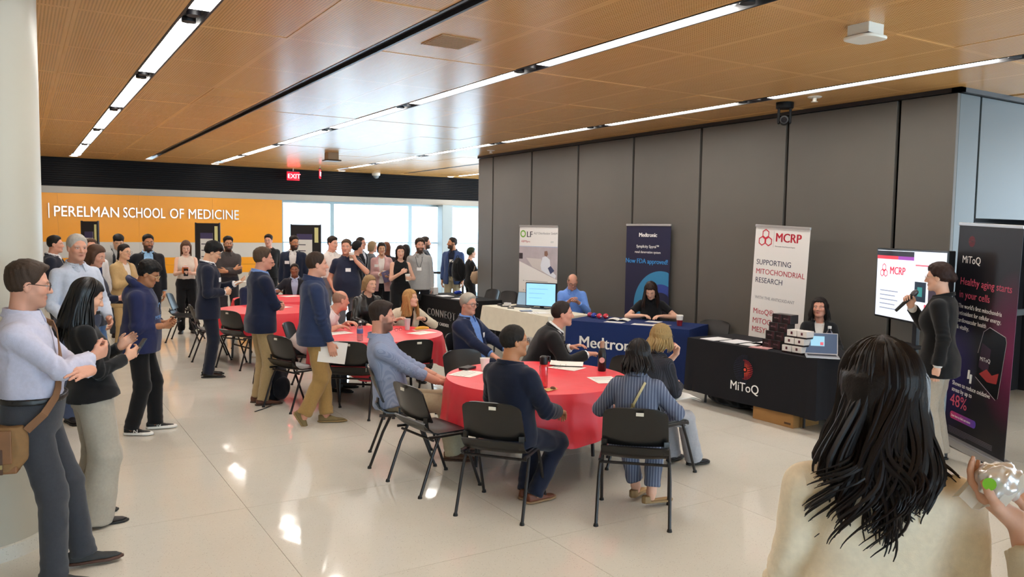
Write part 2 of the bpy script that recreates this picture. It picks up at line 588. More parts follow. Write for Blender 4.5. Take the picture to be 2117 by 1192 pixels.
    def skin_colors(s, V, skin):
        g = s.k.get
        base = np.array(lin(skin))
        q = (V - s.hc) @ s.Rh
        C = np.repeat(base[None], len(V), 0)
        near = (np.abs(q) < .2).all(1)
        ax = np.abs(q[:, 0])
        def mixc(w, c):
            nonlocal C
            w = np.clip(w, 0, 1)[:, None] * near[:, None]
            C = C * (1 - w) + np.array(c) * w
        fr = q[:, 1] > .04
        # cheeks and nose slightly redder
        mixc(.35 * np.exp(-(((ax - .04) / .02) ** 2 + ((q[:, 2] + .02) / .02) ** 2)) * fr, base * np.array([1.05, .78, .72]))
        if g('stubble', 0): mixc(g('stubble') * s.beardmask(q), np.array(lin(g('beardcol', '#3a2c24'))))
        if g('beard', 0): mixc(.92 * s.beardmask(q), np.array(lin(g('beardcol', '#2a1f1a'))))
        lip = np.exp(-((q[:, 0] / .021) ** 4 + ((q[:, 2] + .0605) / .0085) ** 4)) * fr
        mixc(lip * .8, np.array(lin(g('lip', '#a8605a' if s.sex == 'm' else '#a84a50'))))
        ln = np.exp(-((q[:, 0] / .020) ** 4 + ((q[:, 2] + .0600) / .0022) ** 2)) * fr
        mixc(ln * .6, base * .25)
        br = np.exp(-((((ax - .031) / .017) ** 4) + ((q[:, 2] - .0265 + 6 * (ax - .031) ** 2 * 4) / .0048) ** 2)) * fr
        mixc(br * .9, np.array(lin(g('haircol', '#2a1f1a'))) * .9)
        ey = np.sqrt((ax - .031) ** 2 + (q[:, 1] - .0725) ** 2 + (q[:, 2] - .005) ** 2)
        op = np.exp(-(((ax - .031) / .0135) ** 4 + ((q[:, 2] - .0035) / .0042) ** 4)) * (q[:, 1] > .072)
        mixc(op * (ey < .0165), (.62, .60, .57))
        mixc((np.sqrt((ax - .031) ** 2 + (q[:, 2] - .004) ** 2) < .0048) * (ey < .0165) * fr, (.03, .02, .015))
        lid = np.exp(-(((ax - .031) / .016) ** 4 + ((q[:, 2] - .0105) / .0022) ** 2)) * fr
        mixc(lid * .75, base * .2)
        return C
    def bbox(s, pts, pad):
        P = np.array(pts); return P.min(0) - pad, P.max(0) + pad

LOD = {0: dict(head=.0050, hand=.0056, cl=.0112, body=.026, hair=.0068, shoe=.009),
       1: dict(head=.0072, hand=.0068, cl=.0145, body=.028, hair=.0088, shoe=.012),
       2: dict(head=.0098, hand=.0088, cl=.0195, body=.032, hair=.0115, shoe=.014)}

def hair_sdf(s, p, style, par):
    q = (p - s.hc) @ s.Rh
    fwd = s.k.get('facew', 1.)
    q = q / np.array([fwd, 1, 1])
    x, y, z = q[:, 0], q[:, 1], q[:, 2]
    ax = np.abs(x); m = np.stack([ax, y, z], 1)
    top = par.get('top', .016); side = par.get('side', .007)
    th = side + (top - side) * sstep(.03, .10, z)
    th = th + par.get('quiff', 0.) * sstep(.03, .09, y) * sstep(.06, .10, z)
    d = ell(q, v3(0, -.014, .030), v3(.074, .094, .089)) - th
    rec = par.get('recede', 0.)
    hx = [-.14, -.07, -.035, -.005, .018, .040, .055, .14]
    lowb = par.get('nape', -.070)
    hz = [lowb, lowb, lowb * .8, -.002, .004, .034 + rec * .3, .066 + rec * .4, .078 + rec]
    cut = np.interp(y - rec * .8 + par.get('temple', 0) * sstep(.03, .06, ax), hx, hz)
    fr = par.get('fringe', 0.)
    if fr: cut = cut - fr * sstep(.03, .06, y) * sstep(.075, .03, ax)
    if style in ('short', 'bun', 'pony'):
        d = ell(q, v3(0, -.014, .030), v3(.074, .094, .089)) - (.0012 + (th - .0012) * sstep(-.004, .040, z - cut))
    ncut = .004 * np.sin(x * 210 + 3) + .003 * np.sin(x * 400 + y * 300)
    d = smax(d, (cut + ncut - z) * .8, .008)
    if par.get('baldtop'):
        d = smax(d, -(ell(q, v3(0, .02, .105), v3(.062, .090, .075))), .01)
    ang = np.arctan2(x, y)
    if style in ('long', 'bob', 'wavylong'):
        L = par.get('len', .30); wd = par.get('wide', .085); fl = par.get('flare', 0.)
        if style == 'wavylong':
            q = q + np.stack([.010 * np.sin(z * 45 + x * 20), .008 * np.cos(z * 40), z * 0], 1)
            m = np.stack([np.abs(q[:, 0]), q[:, 1], q[:, 2]], 1)
        bz = -L + .10
        b = ell(q, v3(0, -.030, .0), v3(wd, .085, .11))
        fz = np.clip(-z / max(L - .1, .05), 0, 1)
        w = wd + fl * fz; dep = .070 - .02 * fz
        yc = -.040 - .030 * fz
        e = ((np.abs(q[:, 0]) / w) ** 2.4 + (np.abs(q[:, 1] - yc) / dep) ** 2.4) ** (1 / 2.4)
        col = np.maximum((e - 1) * .05, np.maximum(z - .04, bz - z))
        col = smax(col, (-L + .1 + .01 * np.sin(x * 130)) - z, .03)
        b = smin(b, col, .03)
        fy = par.get('front', .0)
        if fy:
            lk = rc(m, v3(.078, .004, .03), v3(.090 + fl, .032, -L * fy + .1), .016, .014)
            b = smin(b, lk, .03)
        # clear the face
        fc = np.maximum(np.maximum(ax - .070, .012 - y), z - .066 + np.clip(ax - .03, 0, 1) * .6)
        b = smax(b, -fc, .012)
        d = smin(d, b, .02)
    if style == 'bun':
        d = smin(d, ell(q, v3(0, -.115, par.get('bz', .03)), v3(.04, .035, .042)), .02)
    if style == 'pony':
        d = smin(d, rc(q, v3(0, -.10, .02), v3(0, -.125, -.16), .026, .012), .02)
    rg = par.get('rough', .0010 if style in ('long', 'bob') else .0015)
    d = d + rg * np.sin(ang * 61 + z * 16 + 2 * np.sin(z * 30)) + rg * .7 * np.sin(x * 170 + y * 140 + z * 40)
    if par.get('curly'):
        c = par['curly']
        d = d + c * np.sin(x * 120 + 1) * np.sin(y * 110) * np.sin(z * 115)
    return d

_fig_count = [0]
def person(label, pos, face, lod=1, **k):
    _fig_count[0] += 1
    seed = _fig_count[0]
    s = Fig(**k)
    g = k.get
    sc = s.sc
    Ls = LOD[lod]
    rootrot = -math.radians(face)
    root = thing('person', label, 'person', (pos[0], pos[1], g('z', 0.)), rootrot)
    s.root = root
    def emit(name, V, Q, m, parent=root, colors=None):
        if len(V) == 0: return None
        me = to_mesh(name, V * sc, Q, m, smooth=True)
        if colors is not None:
            ca = me.color_attributes.new('col', 'FLOAT_COLOR', 'POINT')
            ca.data.foreach_set('color', np.concatenate([colors, np.ones((len(colors), 1))], 1).astype(np.float32).ravel())
        return new_obj(name, me, parent)
    skin = g('skin', '#c99a80')
    bare = g('bare', False)        # bare arms or legs need finer skin
    # ---- body
    parts = []
    nk = s.hc * .45 + s.nb * .55
    ndir = nrm(s.hc - s.nb)
    wcut = {sd: s.wr[sd] - nrm(s.wr[sd] - s.el[sd]) * .03 for sd in (1, -1)}
    def f_body(p):
        q = s.tl(p)
        tp = np.interp(q[:, 2], [-.14, -.05], [.6, 1.])
        d = np.maximum(s.torso(q / np.stack([tp, tp, tp * 0 + 1], 1), -.004), (-.085 if g('seated') else -.125) - q[:, 2])
        for sd in (1, -1):
            d = smin(d, np.maximum(s.arm(p, sd, 0.), 0 * d - 9), .025)
            d = smin(d, s.leg(p, sd, -.002, end=1.), .03)
            d = smin(d, rc(p, s.an[sd] + v3(0, 0, .0), s.an[sd] + v3(0, 0, -.03), .038, .034), .02)
        d = smin(d, rc(p, s.nb - ndir * .03, s.hc, .055 if s.sex == 'm' else .046, .05), .02)
        return np.maximum(d, (p - nk + ndir * .03) @ ndir)
    pts = [s.up(v3(0, 0, .5)), s.pel, *s.el.values(), *s.wr.values(), *s.sh.values(), *s.kn.values(), *s.an.values(), *s.hip.values()]
    lo, hi = s.bbox(pts, .17)
    lo[2] = max(lo[2], min(s.an[1][2], s.an[-1][2]) - .06)
    if not g('nolegs'): pass
    hb = (.013, .015, .019)[lod] if bare else Ls['body']
    parts.append(snets(f_body, lo, hi, hb))
    def f_head(p):
        return np.maximum(s.head_sdf(p), (nk - ndir * .085 - p) @ ndir)
    parts.append(snets(f_head, s.hc - v3(.165, .165, .20), s.hc + v3(.165, .165, .15), g('hres', Ls['head'])))
    for sd in (1, -1):
        W, d, n, t, c = s.hands[sd]
        ctr = W + d * .08
        parts.append(snets(lambda p: s.hand_sdf(p, sd), ctr - .15, ctr + .15, Ls['hand']))
    V = []; Q = []; o = 0
    for a, b in parts:
        V.append(a); Q.append(b + o); o += len(a)
    V = np.concatenate(V); Q = np.concatenate(Q)
    emit('body', V, Q, mat('skin', '#c99a80', rough=.5, spec=.35, attr='col'), colors=s.skin_colors(V, skin))
    # ---- hair
    hs = g('hair', ('short', {}))
    if hs:
        style, par = hs
        hm = mat('hair', g('haircol', '#2a1f1a'), rough=.5 if g('shiny') else .65, spec=.28, noise=.25, nscale=90, bump=.25, bscale=220)
        L = par.get('len', .12)
        lo = s.hc + s.Rh @ v3(0, -.02, 0) - .2; hi = s.hc + .19
        if style in ('long', 'bob', 'wavylong', 'pony'):
            P = np.array([s.hc + s.Rh @ v3(x, y, z) for x in (-.17, .17) for y in (-.2, .13) for z in (-L - .03, .16)])
            lo, hi = np.minimum(lo, P.min(0)), np.maximum(hi, P.max(0))
        emit('hair', *snets(lambda p: hair_sdf(s, p, style, par), lo, hi, Ls['hair']), hm)
    # ---- clothes
    def garment(name, fn, m, lo, hi, h=None):
        return emit(name, *snets(fn, lo, hi, h or Ls['cl']), m)
    arm_pts = [s.up(v3(0, 0, .55)), s.up(v3(.2, .2, 0)), s.up(v3(-.2, -.2, -.1)), *s.sh.values(), *s.el.values(), *s.wr.values()]
    amp = g('folds', .0042)
    def neckhole(p, q, d, r, front=0.):
        ax_ = rc(p, s.nb - ndir * .02 + s.R @ v3(0, front * .4, 0), s.hc, r, r + .004)
        return np.maximum(d, -ax_)
    def top_fn(off, fore, hem, o2=None, nr=.066, v=None, lap=0., nfr=0., sleeves=(1, -1), a=amp, sk=.02, ztop=.525):
        def f(p):
            q = s.tl(p)
            loose = off + max(0., g('legoff', .017) - .012) * sstep(.10, -.03, q[:, 2]) * (0. if tucked else 1.) + g('loose', 0.) * sstep(.32, .14, q[:, 2]) * (sstep(.06, .13, q[:, 2]) if tucked else 1.)
            fd = folds(p, a, seed)
            d = s.torso(q, loose) + fd * .8
            lapm = 0.
            if v is not None:
                vw = np.interp(q[:, 2], v[0], v[1])
                if lap:
                    lw = np.interp(q[:, 2], [.10, .16, .36, .40, .50], [0, .018, .062, .050, .02])
                    xx = np.abs(q[:, 0])
                    lapm = lap * ((xx > vw - .004) & (xx < vw + lw) & (q[:, 1] > -.02) & (q[:, 2] > .1))
                    d = d - lapm
            d = np.maximum(d, hem - q[:, 2])
            for sd in sleeves:
                da = s.arm(p, sd, off * .75, fore, o2)
                e = s.el[sd]
                de = np.sqrt(((p - e) ** 2).sum(1))
                dirv = nrm(s.wr[sd] - s.sh[sd])
                da = da + fd * .7 + a * 1.3 * np.exp(-(de / .10) ** 2) * np.sin((p - e) @ dirv * 130 + 2 * np.sin(p[:, 0] * 40))
                d = smin(d, da, sk)
            if v is not None:
                d = np.maximum(d, np.minimum(vw - np.abs(q[:, 0]), q[:, 1] - .015))
            d = np.maximum(d, q[:, 2] - ztop + .30 * np.clip(q[:, 1] + .02, 0, .12))
            d = neckhole(p, q, d, nr, nfr)
            return d
        return f
    bx = s.bbox(arm_pts, .14)
    def collar_fn(r0, h0, h1, th, gap, drop=.03):
        """fold-down or stand collar round the neck"""
        def f(p):
            q = s.tl(p)
            n0 = s.nb - s.pel; n0 = s.R.T @ n0; n0[1] -= s.hun * (n0[2] / .5) ** 2
            qq = q - v3(0, n0[1], n0[2])
            rad = np.sqrt(qq[:, 0] ** 2 + (qq[:, 1] * .92) ** 2)
            z = qq[:, 2] - .30 * qq[:, 1] * -1 * .0
            an = np.abs(np.arctan2(qq[:, 0], qq[:, 1]))
            R0 = r0 + np.clip(h1 - z, 0, .08) * .42
            zt = h1 - .020 * np.cos(an); zb = h0 - .030 * np.cos(an) - drop * np.exp(-((an - .45) / .35) ** 2)
            d = np.maximum(np.abs(rad - R0) - max(th, CH * .62), np.maximum(z - zt, zb - z))
            if gap: d = np.maximum(d, (gap * (1 + np.clip(h1 - z, 0, .1) * 14) - np.abs(qq[:, 0])) * (qq[:, 1] > 0) - (qq[:, 1] <= 0) * .05)
            return d
        return f
    cbx = (s.nb - v3(.13, .13, .12), s.nb + v3(.13, .13, .10)); CH = (.0052, .0064, .010)[lod]
    top = g('top', ('shirt', '#cfd6e4'))
    kind, tcol = top[0], top[1]
    tucked = kind in ('shirt', 'polo', 'tank') and g('hem', 0) > -.08 and not g('seated')
    tm = tcol if isinstance(tcol, bpy.types.Material) else cloth(tcol)
    col2 = g('under')
    um = col2 if isinstance(col2, bpy.types.Material) else (cloth(col2) if col2 else None)
    hem = g('hem')
    fore = g('fore', .93)
    hres = Ls['cl']
    if kind in ('shirt', 'polo'):
        garment('shirt', top_fn(.013, fore, hem if hem is not None else -.03, o2=.012, nr=.062 if s.sex == 'm' else .054), tm, *bx)
        if g('collar', True):
            garment('collar', collar_fn(.074 if s.sex == 'm' else .062, -.016, .036, .0045, .010), tm, *cbx, h=CH)
    elif kind == 'sweater':
        garment('sweater', top_fn(.020, fore, hem if hem is not None else -.13, o2=.014, nr=.066 if s.sex == 'm' else .06), tm, *bx)
        if um: garment('shirt_collar', collar_fn(.073 if s.sex == 'm' else .061, -.008, .040, .0045, .010), um, *cbx, h=CH)
    elif kind == 'qzip':
        garment('pullover', top_fn(.020, fore, hem if hem is not None else -.10, o2=.014, nr=.068), tm, *bx)
        garment('collar', collar_fn(.078, -.02, .048, .006, .016, drop=0.), tm, *cbx, h=CH)
    elif kind == 'hoodie':
        f0 = top_fn(.034, fore, hem if hem is not None else -.13, o2=.020, nr=.07)
        def f1(p):
            q = s.tl(p)
            t = np.sqrt((np.sqrt(q[:, 0] ** 2 + ((q[:, 1] + .045) * .85) ** 2) - .082) ** 2 + ((q[:, 2] - .515 + q[:, 1] * .55) * .8) ** 2) - .030
            t2 = ell(q, v3(0, -.135, .44), v3(.105, .045, .10))
            d = smin(f0(p), t + folds(p, .006, seed + 3), .02)
            return smin(d, t2 + folds(p, .006, seed), .03)
        garment('hoodie', f1, tm, *bx)
    elif kind in ('tee', 'blouse', 'tank'):
        nf = {'tee': .02, 'blouse': .03, 'tank': .05}[kind]
        garment('top', top_fn(.012, fore, hem if hem is not None else -.06, o2=.016, nr=.064, nfr=nf, sleeves=() if fore is None else (1, -1)), tm, *bx)
    elif kind == 'jacket':
        hem_ = hem if hem is not None else -.20
        vb = g('vlow', .14)                      # top button height
        vo = g('open', .0)
        vz = [hem_ - .1, vb - .10, vb, .40, .50, .56]
        vx = [.03 + vo * 1.3, .012 + vo, -.004 + vo, .050 + vo * .5, .062, .064]
        if g('closed'): vz, vx = [-.5, vb, .40, .50, .56], [-.02, -.004, .045, .060, .064]
        garment('jacket', top_fn(g('joff', .027), g('fore', .90), hem_, o2=.020, nr=.068, v=(vz, vx), lap=.007, a=g('folds', .003), ztop=.512), tm, *bx)
        if g('jcollar', True):
            garment('jacket_collar', collar_fn(.084 if s.sex == 'm' else .074, -.018, .022, .007, .036, drop=.0), tm, *cbx, h=CH)
        if um:
            f2 = top_fn(.012, .98, g('uhem', -.04), o2=.010, nr=g('unr', .060), a=.002, nfr=g('unf', 0.))
            garment('shirt', f2, um, *bx, h=max(hres, .011))
            if g('collar', True):
                garment('shirt_collar', collar_fn(.073 if s.sex == 'm' else .060, -.010, .040, .0045, .010), um, *cbx, h=CH)
        if g('tie'):
            def ft(p):
                q = s.tl(p)
                w = np.interp(q[:, 2], [-.06, .0, .40, .45, .485], [.002, .038, .020, .013, .018])
                d = s.torso(q, .020)
                d = np.maximum(d, -s.torso(q, .010))
                d = np.maximum(d, np.abs(q[:, 0]) - w)
                return np.maximum(np.maximum(d, q[:, 2] - .492), np.maximum(-.06 - q[:, 2], -q[:, 1]))
            garment('necktie', ft, cloth(g('tie')), *s.bbox([s.up(v3(.1, .2, -.1)), s.up(v3(-.1, 0, .55))], .04), h=.007)
    elif kind == 'dress':
        garment('dress', top_fn(.014, fore, -.30, o2=.016, nr=.064, nfr=.05, sleeves=() if fore is None else (1, -1)), tm, *bx)
    # trousers
    tr = g('trousers', '#33343a')
    if tr:
        trm = tr if isinstance(tr, bpy.types.Material) else cloth(tr)
        oc = g('cuff', .022); ow = g('legoff', .017); end = g('legend', 1.06)
        twaist = g('waist', .075 if tucked else .03); toff = .016 if tucked else .004
        def fl(p):
            q = (p - s.pel) @ s.Rp
            fd = folds(p * np.array([1, 1, .7]) + 3, .0042, seed + 5)
            tp = np.interp(q[:, 2], [-.15, -.05], [.62, 1.])
            d = np.maximum(s.torso(q / np.stack([tp, tp * .2 + .8, tp * 0 + 1], 1), toff), q[:, 2] - twaist)
            d = np.maximum(d, (-.095 if g('seated') else -.13) - q[:, 2])
            for sd in (1, -1):
                dl = s.leg(p, sd, ow, oc, end)
                kn = np.sqrt(((p - s.kn[sd]) ** 2).sum(1)); an = np.sqrt(((p - s.an[sd]) ** 2).sum(1))
                dv = nrm(s.an[sd] - s.kn[sd])
                dl = dl + fd + .004 * np.exp(-(an / .11) ** 2) * np.sin((p - s.an[sd]) @ dv * 95 + p[:, 0] * 30) + .003 * np.exp(-(kn / .12) ** 2) * np.sin((p - s.kn[sd]) @ dv * 80 + p[:, 0] * 25)
                d = smin(d, dl, .022)
            return d
        lpts = [s.pel + s.Rp @ v3(.2, .15, .12), s.pel + s.Rp @ v3(-.2, -.15, -.12), *s.kn.values(), *s.an.values(), *s.hip.values()]
        lo, hi = s.bbox(lpts, .12 + max(0, oc - .02) + max(0, ow - .02))
        lo[2] = max(lo[2], min(s.an[1][2], s.an[-1][2]) - .075)
        garment('trousers', fl, trm, lo, hi)
        if g('belt'):
            def fb(p):
                q = (p - s.pel) @ s.Rp
                d = np.maximum(s.torso(q, .024), -s.torso(q, .012))
                return np.maximum(d, np.abs(q[:, 2] - twaist + .012) - .019)
            garment('belt', fb, mat('leather', g('belt'), rough=.4), s.pel - .24, s.pel + v3(.24, .24, .16), h=.009)
    # shoes
    sh = g('shoes', ('#1a1614', '#0c0b0b'))
    if sh:
        for sd in (1, -1):
            A = s.an[sd]
            fy = s.fy[sd]
            fp = g('rfp' if sd == 1 else 'lfp', 0.)        # toe-down pitch
            Rf = rot('z', -fy) @ rot('x', -fp)
            heel = g('heel', 0.)
            zb = -.074
            def fs(p):
                q = (p - A) @ Rf
                x, y, z = q[:, 0], q[:, 1], q[:, 2]
                w = np.interp(y, [-.085, -.07, -.03, .06, .12, .175, .205], [.004, .027, .034, .038, .046, .036, .004])
                hgt = np.interp(y, [-.085, -.02, .04, .10, .17, .205], [.075, .080, .068, .045, .034, .020])
                if g('lowcut'): hgt = np.interp(y, [-.085, -.06, -.03, .10, .17, .205], [.05, .045, .022, .026, .030, .016])
                e = ((np.abs(x) / w) ** 2.5 + (np.abs(z - zb) / hgt) ** 2.5) ** .4
                d = (e - 1) * .03
                return np.maximum(np.maximum(d, zb + .016 - z), np.abs(y - .06) - .146)
            ctr = A + Rf @ v3(0, .06, -.035)
            ob = emit('shoe', *snets(fs, ctr - .17, ctr + .17, Ls['shoe']), mat('shoe', sh[0], rough=g('shoerough', .5), spec=.4, bump=.2, bscale=300))
            def fso(p):
                q = (p - A) @ Rf
                x, y, z = q[:, 0], q[:, 1], q[:, 2]
                w = np.interp(y, [-.088, -.07, -.03, .06, .12, .18, .212], [.004, .030, .036, .040, .049, .038, .004])
                hz = g('sole', .018)
                return np.maximum(np.maximum(np.abs(x) - w, np.abs(y - .06) - .152), np.maximum(zb - z, z - zb - hz - (.045 * heel * 20 * (y < -.02) if heel else 0)))
            if ob:
                so = emit('sole', *snets(fso, ctr - .17, ctr + .17, max(Ls['shoe'], .009)), mat('sole', sh[1], rough=.6), parent=ob)
    # glasses
    if g('glasses'):
        mb = MB()
        gr, gw, gh, gy = .0016 * g('gthick', 1.), .026, .019, .100
        for sd in (1, -1):
            ring = []
            for i in range(20):
                a = 2 * math.pi * i / 20
                ca, sa = math.cos(a), math.sin(a)
                rx = gw * (abs(ca) ** .75) * (1 if ca >= 0 else -1); rz = gh * (abs(sa) ** .75) * (1 if sa >= 0 else -1)
                ring.append((sd * .034 + rx, gy - abs(rx + sd * .034) * .12, .002 + rz))
            mb.tube(ring, gr, 5, close=True)
            mb.tube([(sd * .060, gy - .008, .008), (sd * .078, .06, .008), (sd * .082, -.005, .012), (sd * .082, -.03, -.008)], gr, 5)
        mb.tube([(-.009, gy, .006), (0, gy + .003, .009), (.009, gy, .006)], gr, 5)
        Vg = np.array(mb.V) * np.array([g('facew', 1.), 1, 1])
        mb.V = [tuple((s.hc + s.Rh @ q) * sc) for q in Vg]
        mb.build('glasses', mat('spectacle_frame', g('glasses'), rough=.3), root, smooth=True)
    # badge on the chest
    if g('badge'):
        bxp, bz = g('badge')
        q = v3(bxp, 0, bz)
        mb = MB().box(-.042, .042, -.002, .002, -.028, .028)
        P = np.linspace(.02, .24, 60)
        off = {'jacket': .031, 'sweater': .024}.get(kind, .018)
        pts = np.stack([np.full(60, q[0]), P, np.full(60, q[2])], 1)
        ds = s.torso(pts, off)
        y0 = P[np.argmax(ds > 0)]
        yaw = -math.degrees(math.atan2(q[0] * .6, y0 + .1))
        Rb = s.R @ rot('z', yaw)
        c = s.up(v3(q[0], y0 + .004, q[2]))
        mb.V = [tuple((c + Rb @ np.array(t)) * sc) for t in mb.V]
        mb.build('name_badge', mat('card', '#e9e7e4', rough=.5), root)
    root['_hidden'] = 0
    del root['_hidden']
    s.world = lambda q, R=rootrot, P=pos: Vector((P[0], P[1], g('z', 0.))) + Matrix.Rotation(R, 3, 'Z') @ Vector(tuple(np.array(q) * sc))
    s.wdir = lambda q, R=rootrot: Matrix.Rotation(R, 3, 'Z') @ Vector(tuple(q))
    return s

def hand_spot(s, sd, along=.10, out=.035):
    """world position just off the palm"""
    W, d, n, t, c = s.hands[sd]
    return s.world(W + d * along + n * out)

# ------------------------------------------------------------------ the room
def pos_material(name, build):
    m = bpy.data.materials.new(name); m.use_nodes = True
    build(m.node_tree, m.node_tree.nodes['Principled BSDF'])
    return m
def N(nt, t, **kw):
    n = nt.nodes.new(t)
    for a, b in kw.items():
        if a in n.inputs.keys(): n.inputs[a].default_value = b
        else: setattr(n, a, b)
    return n
def MATH(nt, op, a, b=None):
    n = nt.nodes.new('ShaderNodeMath'); n.operation = op
    for i, v in enumerate((a, b)):
        if v is None: continue
        if isinstance(v, (int, float)): n.inputs[i].default_value = v
        else: nt.links.new(v, n.inputs[i])
    return n.outputs[0]
def MIX(nt, f, a, b):
    n = nt.nodes.new('ShaderNodeMix'); n.data_type = 'RGBA'
    for i, v in ((0, f), (6, a), (7, b)):
        if isinstance(v, (int, float)): n.inputs[i].default_value = v
        elif isinstance(v, tuple): n.inputs[i].default_value = (*v, 1)
        else: nt.links.new(v, n.inputs[i])
    return n.outputs[2]

def _terrazzo(nt, b):
    ge = nt.nodes.new('ShaderNodeNewGeometry')
    vo = N(nt, 'ShaderNodeTexVoronoi', Scale=120.); nt.links.new(ge.outputs['Position'], vo.inputs['Vector'])
    n1 = N(nt, 'ShaderNodeTexNoise', Scale=1.3, Detail=4.); nt.links.new(ge.outputs['Position'], n1.inputs['Vector'])
    n2 = N(nt, 'ShaderNodeTexNoise', Scale=55., Detail=2.); nt.links.new(ge.outputs['Position'], n2.inputs['Vector'])
    base = MIX(nt, n1.outputs['Fac'], lin('#cecbc0'), lin('#d9d6cc'))
    sp = nt.nodes.new('ShaderNodeSeparateColor'); nt.links.new(vo.outputs['Color'], sp.inputs[0])
    chip = MATH(nt, 'LESS_THAN', vo.outputs['Distance'], .30)
    dark = MATH(nt, 'MULTIPLY', chip, MATH(nt, 'GREATER_THAN', sp.outputs[0], .90))
    light = MATH(nt, 'MULTIPLY', chip, MATH(nt, 'LESS_THAN', sp.outputs[0], .25))
    c = MIX(nt, MATH(nt, 'MULTIPLY', dark, .55), base, lin('#7d7468'))
    c = MIX(nt, MATH(nt, 'MULTIPLY', light, .5), c, lin('#e4dfd6'))
    c = MIX(nt, MATH(nt, 'MULTIPLY', n2.outputs['Fac'], .12), c, lin('#a89f90'))
    nt.links.new(c, b.inputs['Base Color'])
    b.inputs['Roughness'].default_value = .07
    b.inputs['Specular IOR Level'].default_value = .42
    w = N(nt, 'ShaderNodeTexNoise', Scale=2.6, Detail=1.); nt.links.new(ge.outputs['Position'], w.inputs['Vector'])
    bp = N(nt, 'ShaderNodeBump', Strength=.25, Distance=.012); nt.links.new(w.outputs['Fac'], bp.inputs['Height'])
    nt.links.new(bp.outputs[0], b.inputs['Normal'])
M_TERRAZZO = pos_material('terrazzo', _terrazzo)
M_GROUT = mat('joint', '#8d8578', rough=.8)

# floor: slab with one terrazzo tile per joint field
TX, TY = 1.522, 1.482
floor = struct(MB().box(-3.5, 16, -7, 26, -.2, -.006).build('floor', M_TERRAZZO))
tile_me = MB().box(.0016, TX - .0016, .0016, TY - .0016, -.03, 0).mesh('tile', M_TERRAZZO)
for i in range(-1, 8):
    for j in range(-3, 12):
        new_obj('tile', tile_me, floor, (1.30 + TX * i, 4.10 + TY * j, 0))
far_floor = MB()
far_floor.box(1.30 + TX * 8, 16, -7, 26, -.03, 0); far_floor.box(-3.5, 1.30 - TX, -7, 26, -.03, 0)
far_floor.box(1.30 - TX, 1.30 + TX * 8, 4.10 + TY * 12, 26, -.03, 0); far_floor.box(1.30 - TX, 1.30 + TX * 8, -7, 4.10 - TY * 3, -.03, 0)
far_floor.build('paving', M_TERRAZZO, floor)

# ceiling of perforated wood panels
def _wood(perf):
    def f(nt, b):
        tc = nt.nodes.new('ShaderNodeTexCoord')
        ge = nt.nodes.new('ShaderNodeNewGeometry')
        mp = N(nt, 'ShaderNodeMapping'); mp.inputs['Scale'].default_value = (26, 1.6, 1)
        nt.links.new(ge.outputs['Position'], mp.inputs['Vector'])
        n = N(nt, 'ShaderNodeTexNoise', Scale=1.5, Detail=5.); nt.links.new(mp.outputs[0], n.inputs['Vector'])
        c = MIX(nt, n.outputs['Fac'], lin('#d09a58'), lin('#e0b074'))
        if perf:
            s = nt.nodes.new('ShaderNodeSeparateXYZ'); nt.links.new(tc.outputs['Object'], s.inputs[0])
            def cell(o, per):
                return MATH(nt, 'ABSOLUTE', MATH(nt, 'SUBTRACT', MATH(nt, 'FRACT', MATH(nt, 'DIVIDE', o, per)), .5))
            cx, cy = cell(s.outputs[0], .022), cell(s.outputs[1], .022)
            r = MATH(nt, 'SQRT', MATH(nt, 'ADD', MATH(nt, 'MULTIPLY', cx, cx), MATH(nt, 'MULTIPLY', cy, cy)))
            hole = MATH(nt, 'LESS_THAN', r, .27)
            inx = MATH(nt, 'LESS_THAN', MATH(nt, 'ABSOLUTE', MATH(nt, 'SUBTRACT', s.outputs[0], perf[0] / 2)), perf[0] / 2 - .03)
            iny = MATH(nt, 'LESS_THAN', MATH(nt, 'ABSOLUTE', MATH(nt, 'SUBTRACT', s.outputs[1], perf[1] / 2)), perf[1] / 2 - .03)
            msk = MATH(nt, 'MULTIPLY', hole, MATH(nt, 'MULTIPLY', inx, iny))
            c = MIX(nt, msk, c, lin('#8f6536'))
        nt.links.new(c, b.inputs['Base Color'])
        b.inputs['Roughness'].default_value = .26
        b.inputs['Specular IOR Level'].default_value = .30
    return f
M_WOOD = pos_material('wood_veneer', _wood(None))
ceiling = struct(MB().box(-3.5, 16, -7, BACK + .2, CEIL + .075, CEIL + .3).build('ceiling', M_WOOD))
EDGES = [(-.37, .36, 1), (.36, 1.00, 1), (1.18, 1.82, 1), (1.82, 2.472, 1), (2.608, 3.28, 1), (3.28, 3.93, 1), (4.11, 4.75, 1), (4.75, 5.5, 1), (5.5, 6.25, 1),
         (6.25, 6.91, 1), (7.09, 7.75, 1), (7.75, 8.78, 1), (8.88, 9.6, 1), (9.6, 10.36, 1), (10.54, 11.3, 1), (11.3, 12.2, 1)]
RY = 1.37
_pm = {}
for x0, x1, _ in EDGES:
    w = x1 - x0
    key = round(w, 3)
    if key not in _pm:
        _pm[key] = MB().box(.0008, w - .0008, .0008, RY - .0008, 0, .02).mesh('panel', pos_material('perforated_wood', _wood((w, RY))))
    for k in range(-2, 11):
        new_obj('panel', _pm[key], ceiling, (x0, 5.0 + RY * k, CEIL + .0015 * ((k * 7 + int(x0 * 10)) % 3 - 1)))
_edge = MB()
_edge.box(-3.5, 16, 5.0 + RY * 11, BACK, CEIL, CEIL + .02)
for a, b in ((-3.5, -.37), (12.2, 16)): _edge.box(a, b, -7, 5.0 + RY * 11, CEIL, CEIL + .02)
_edge.box(-.37, 12.2, -7, 5.0 - 2 * RY, CEIL, CEIL + .02)
_edge.build('ceiling_border', M_WOOD, ceiling)

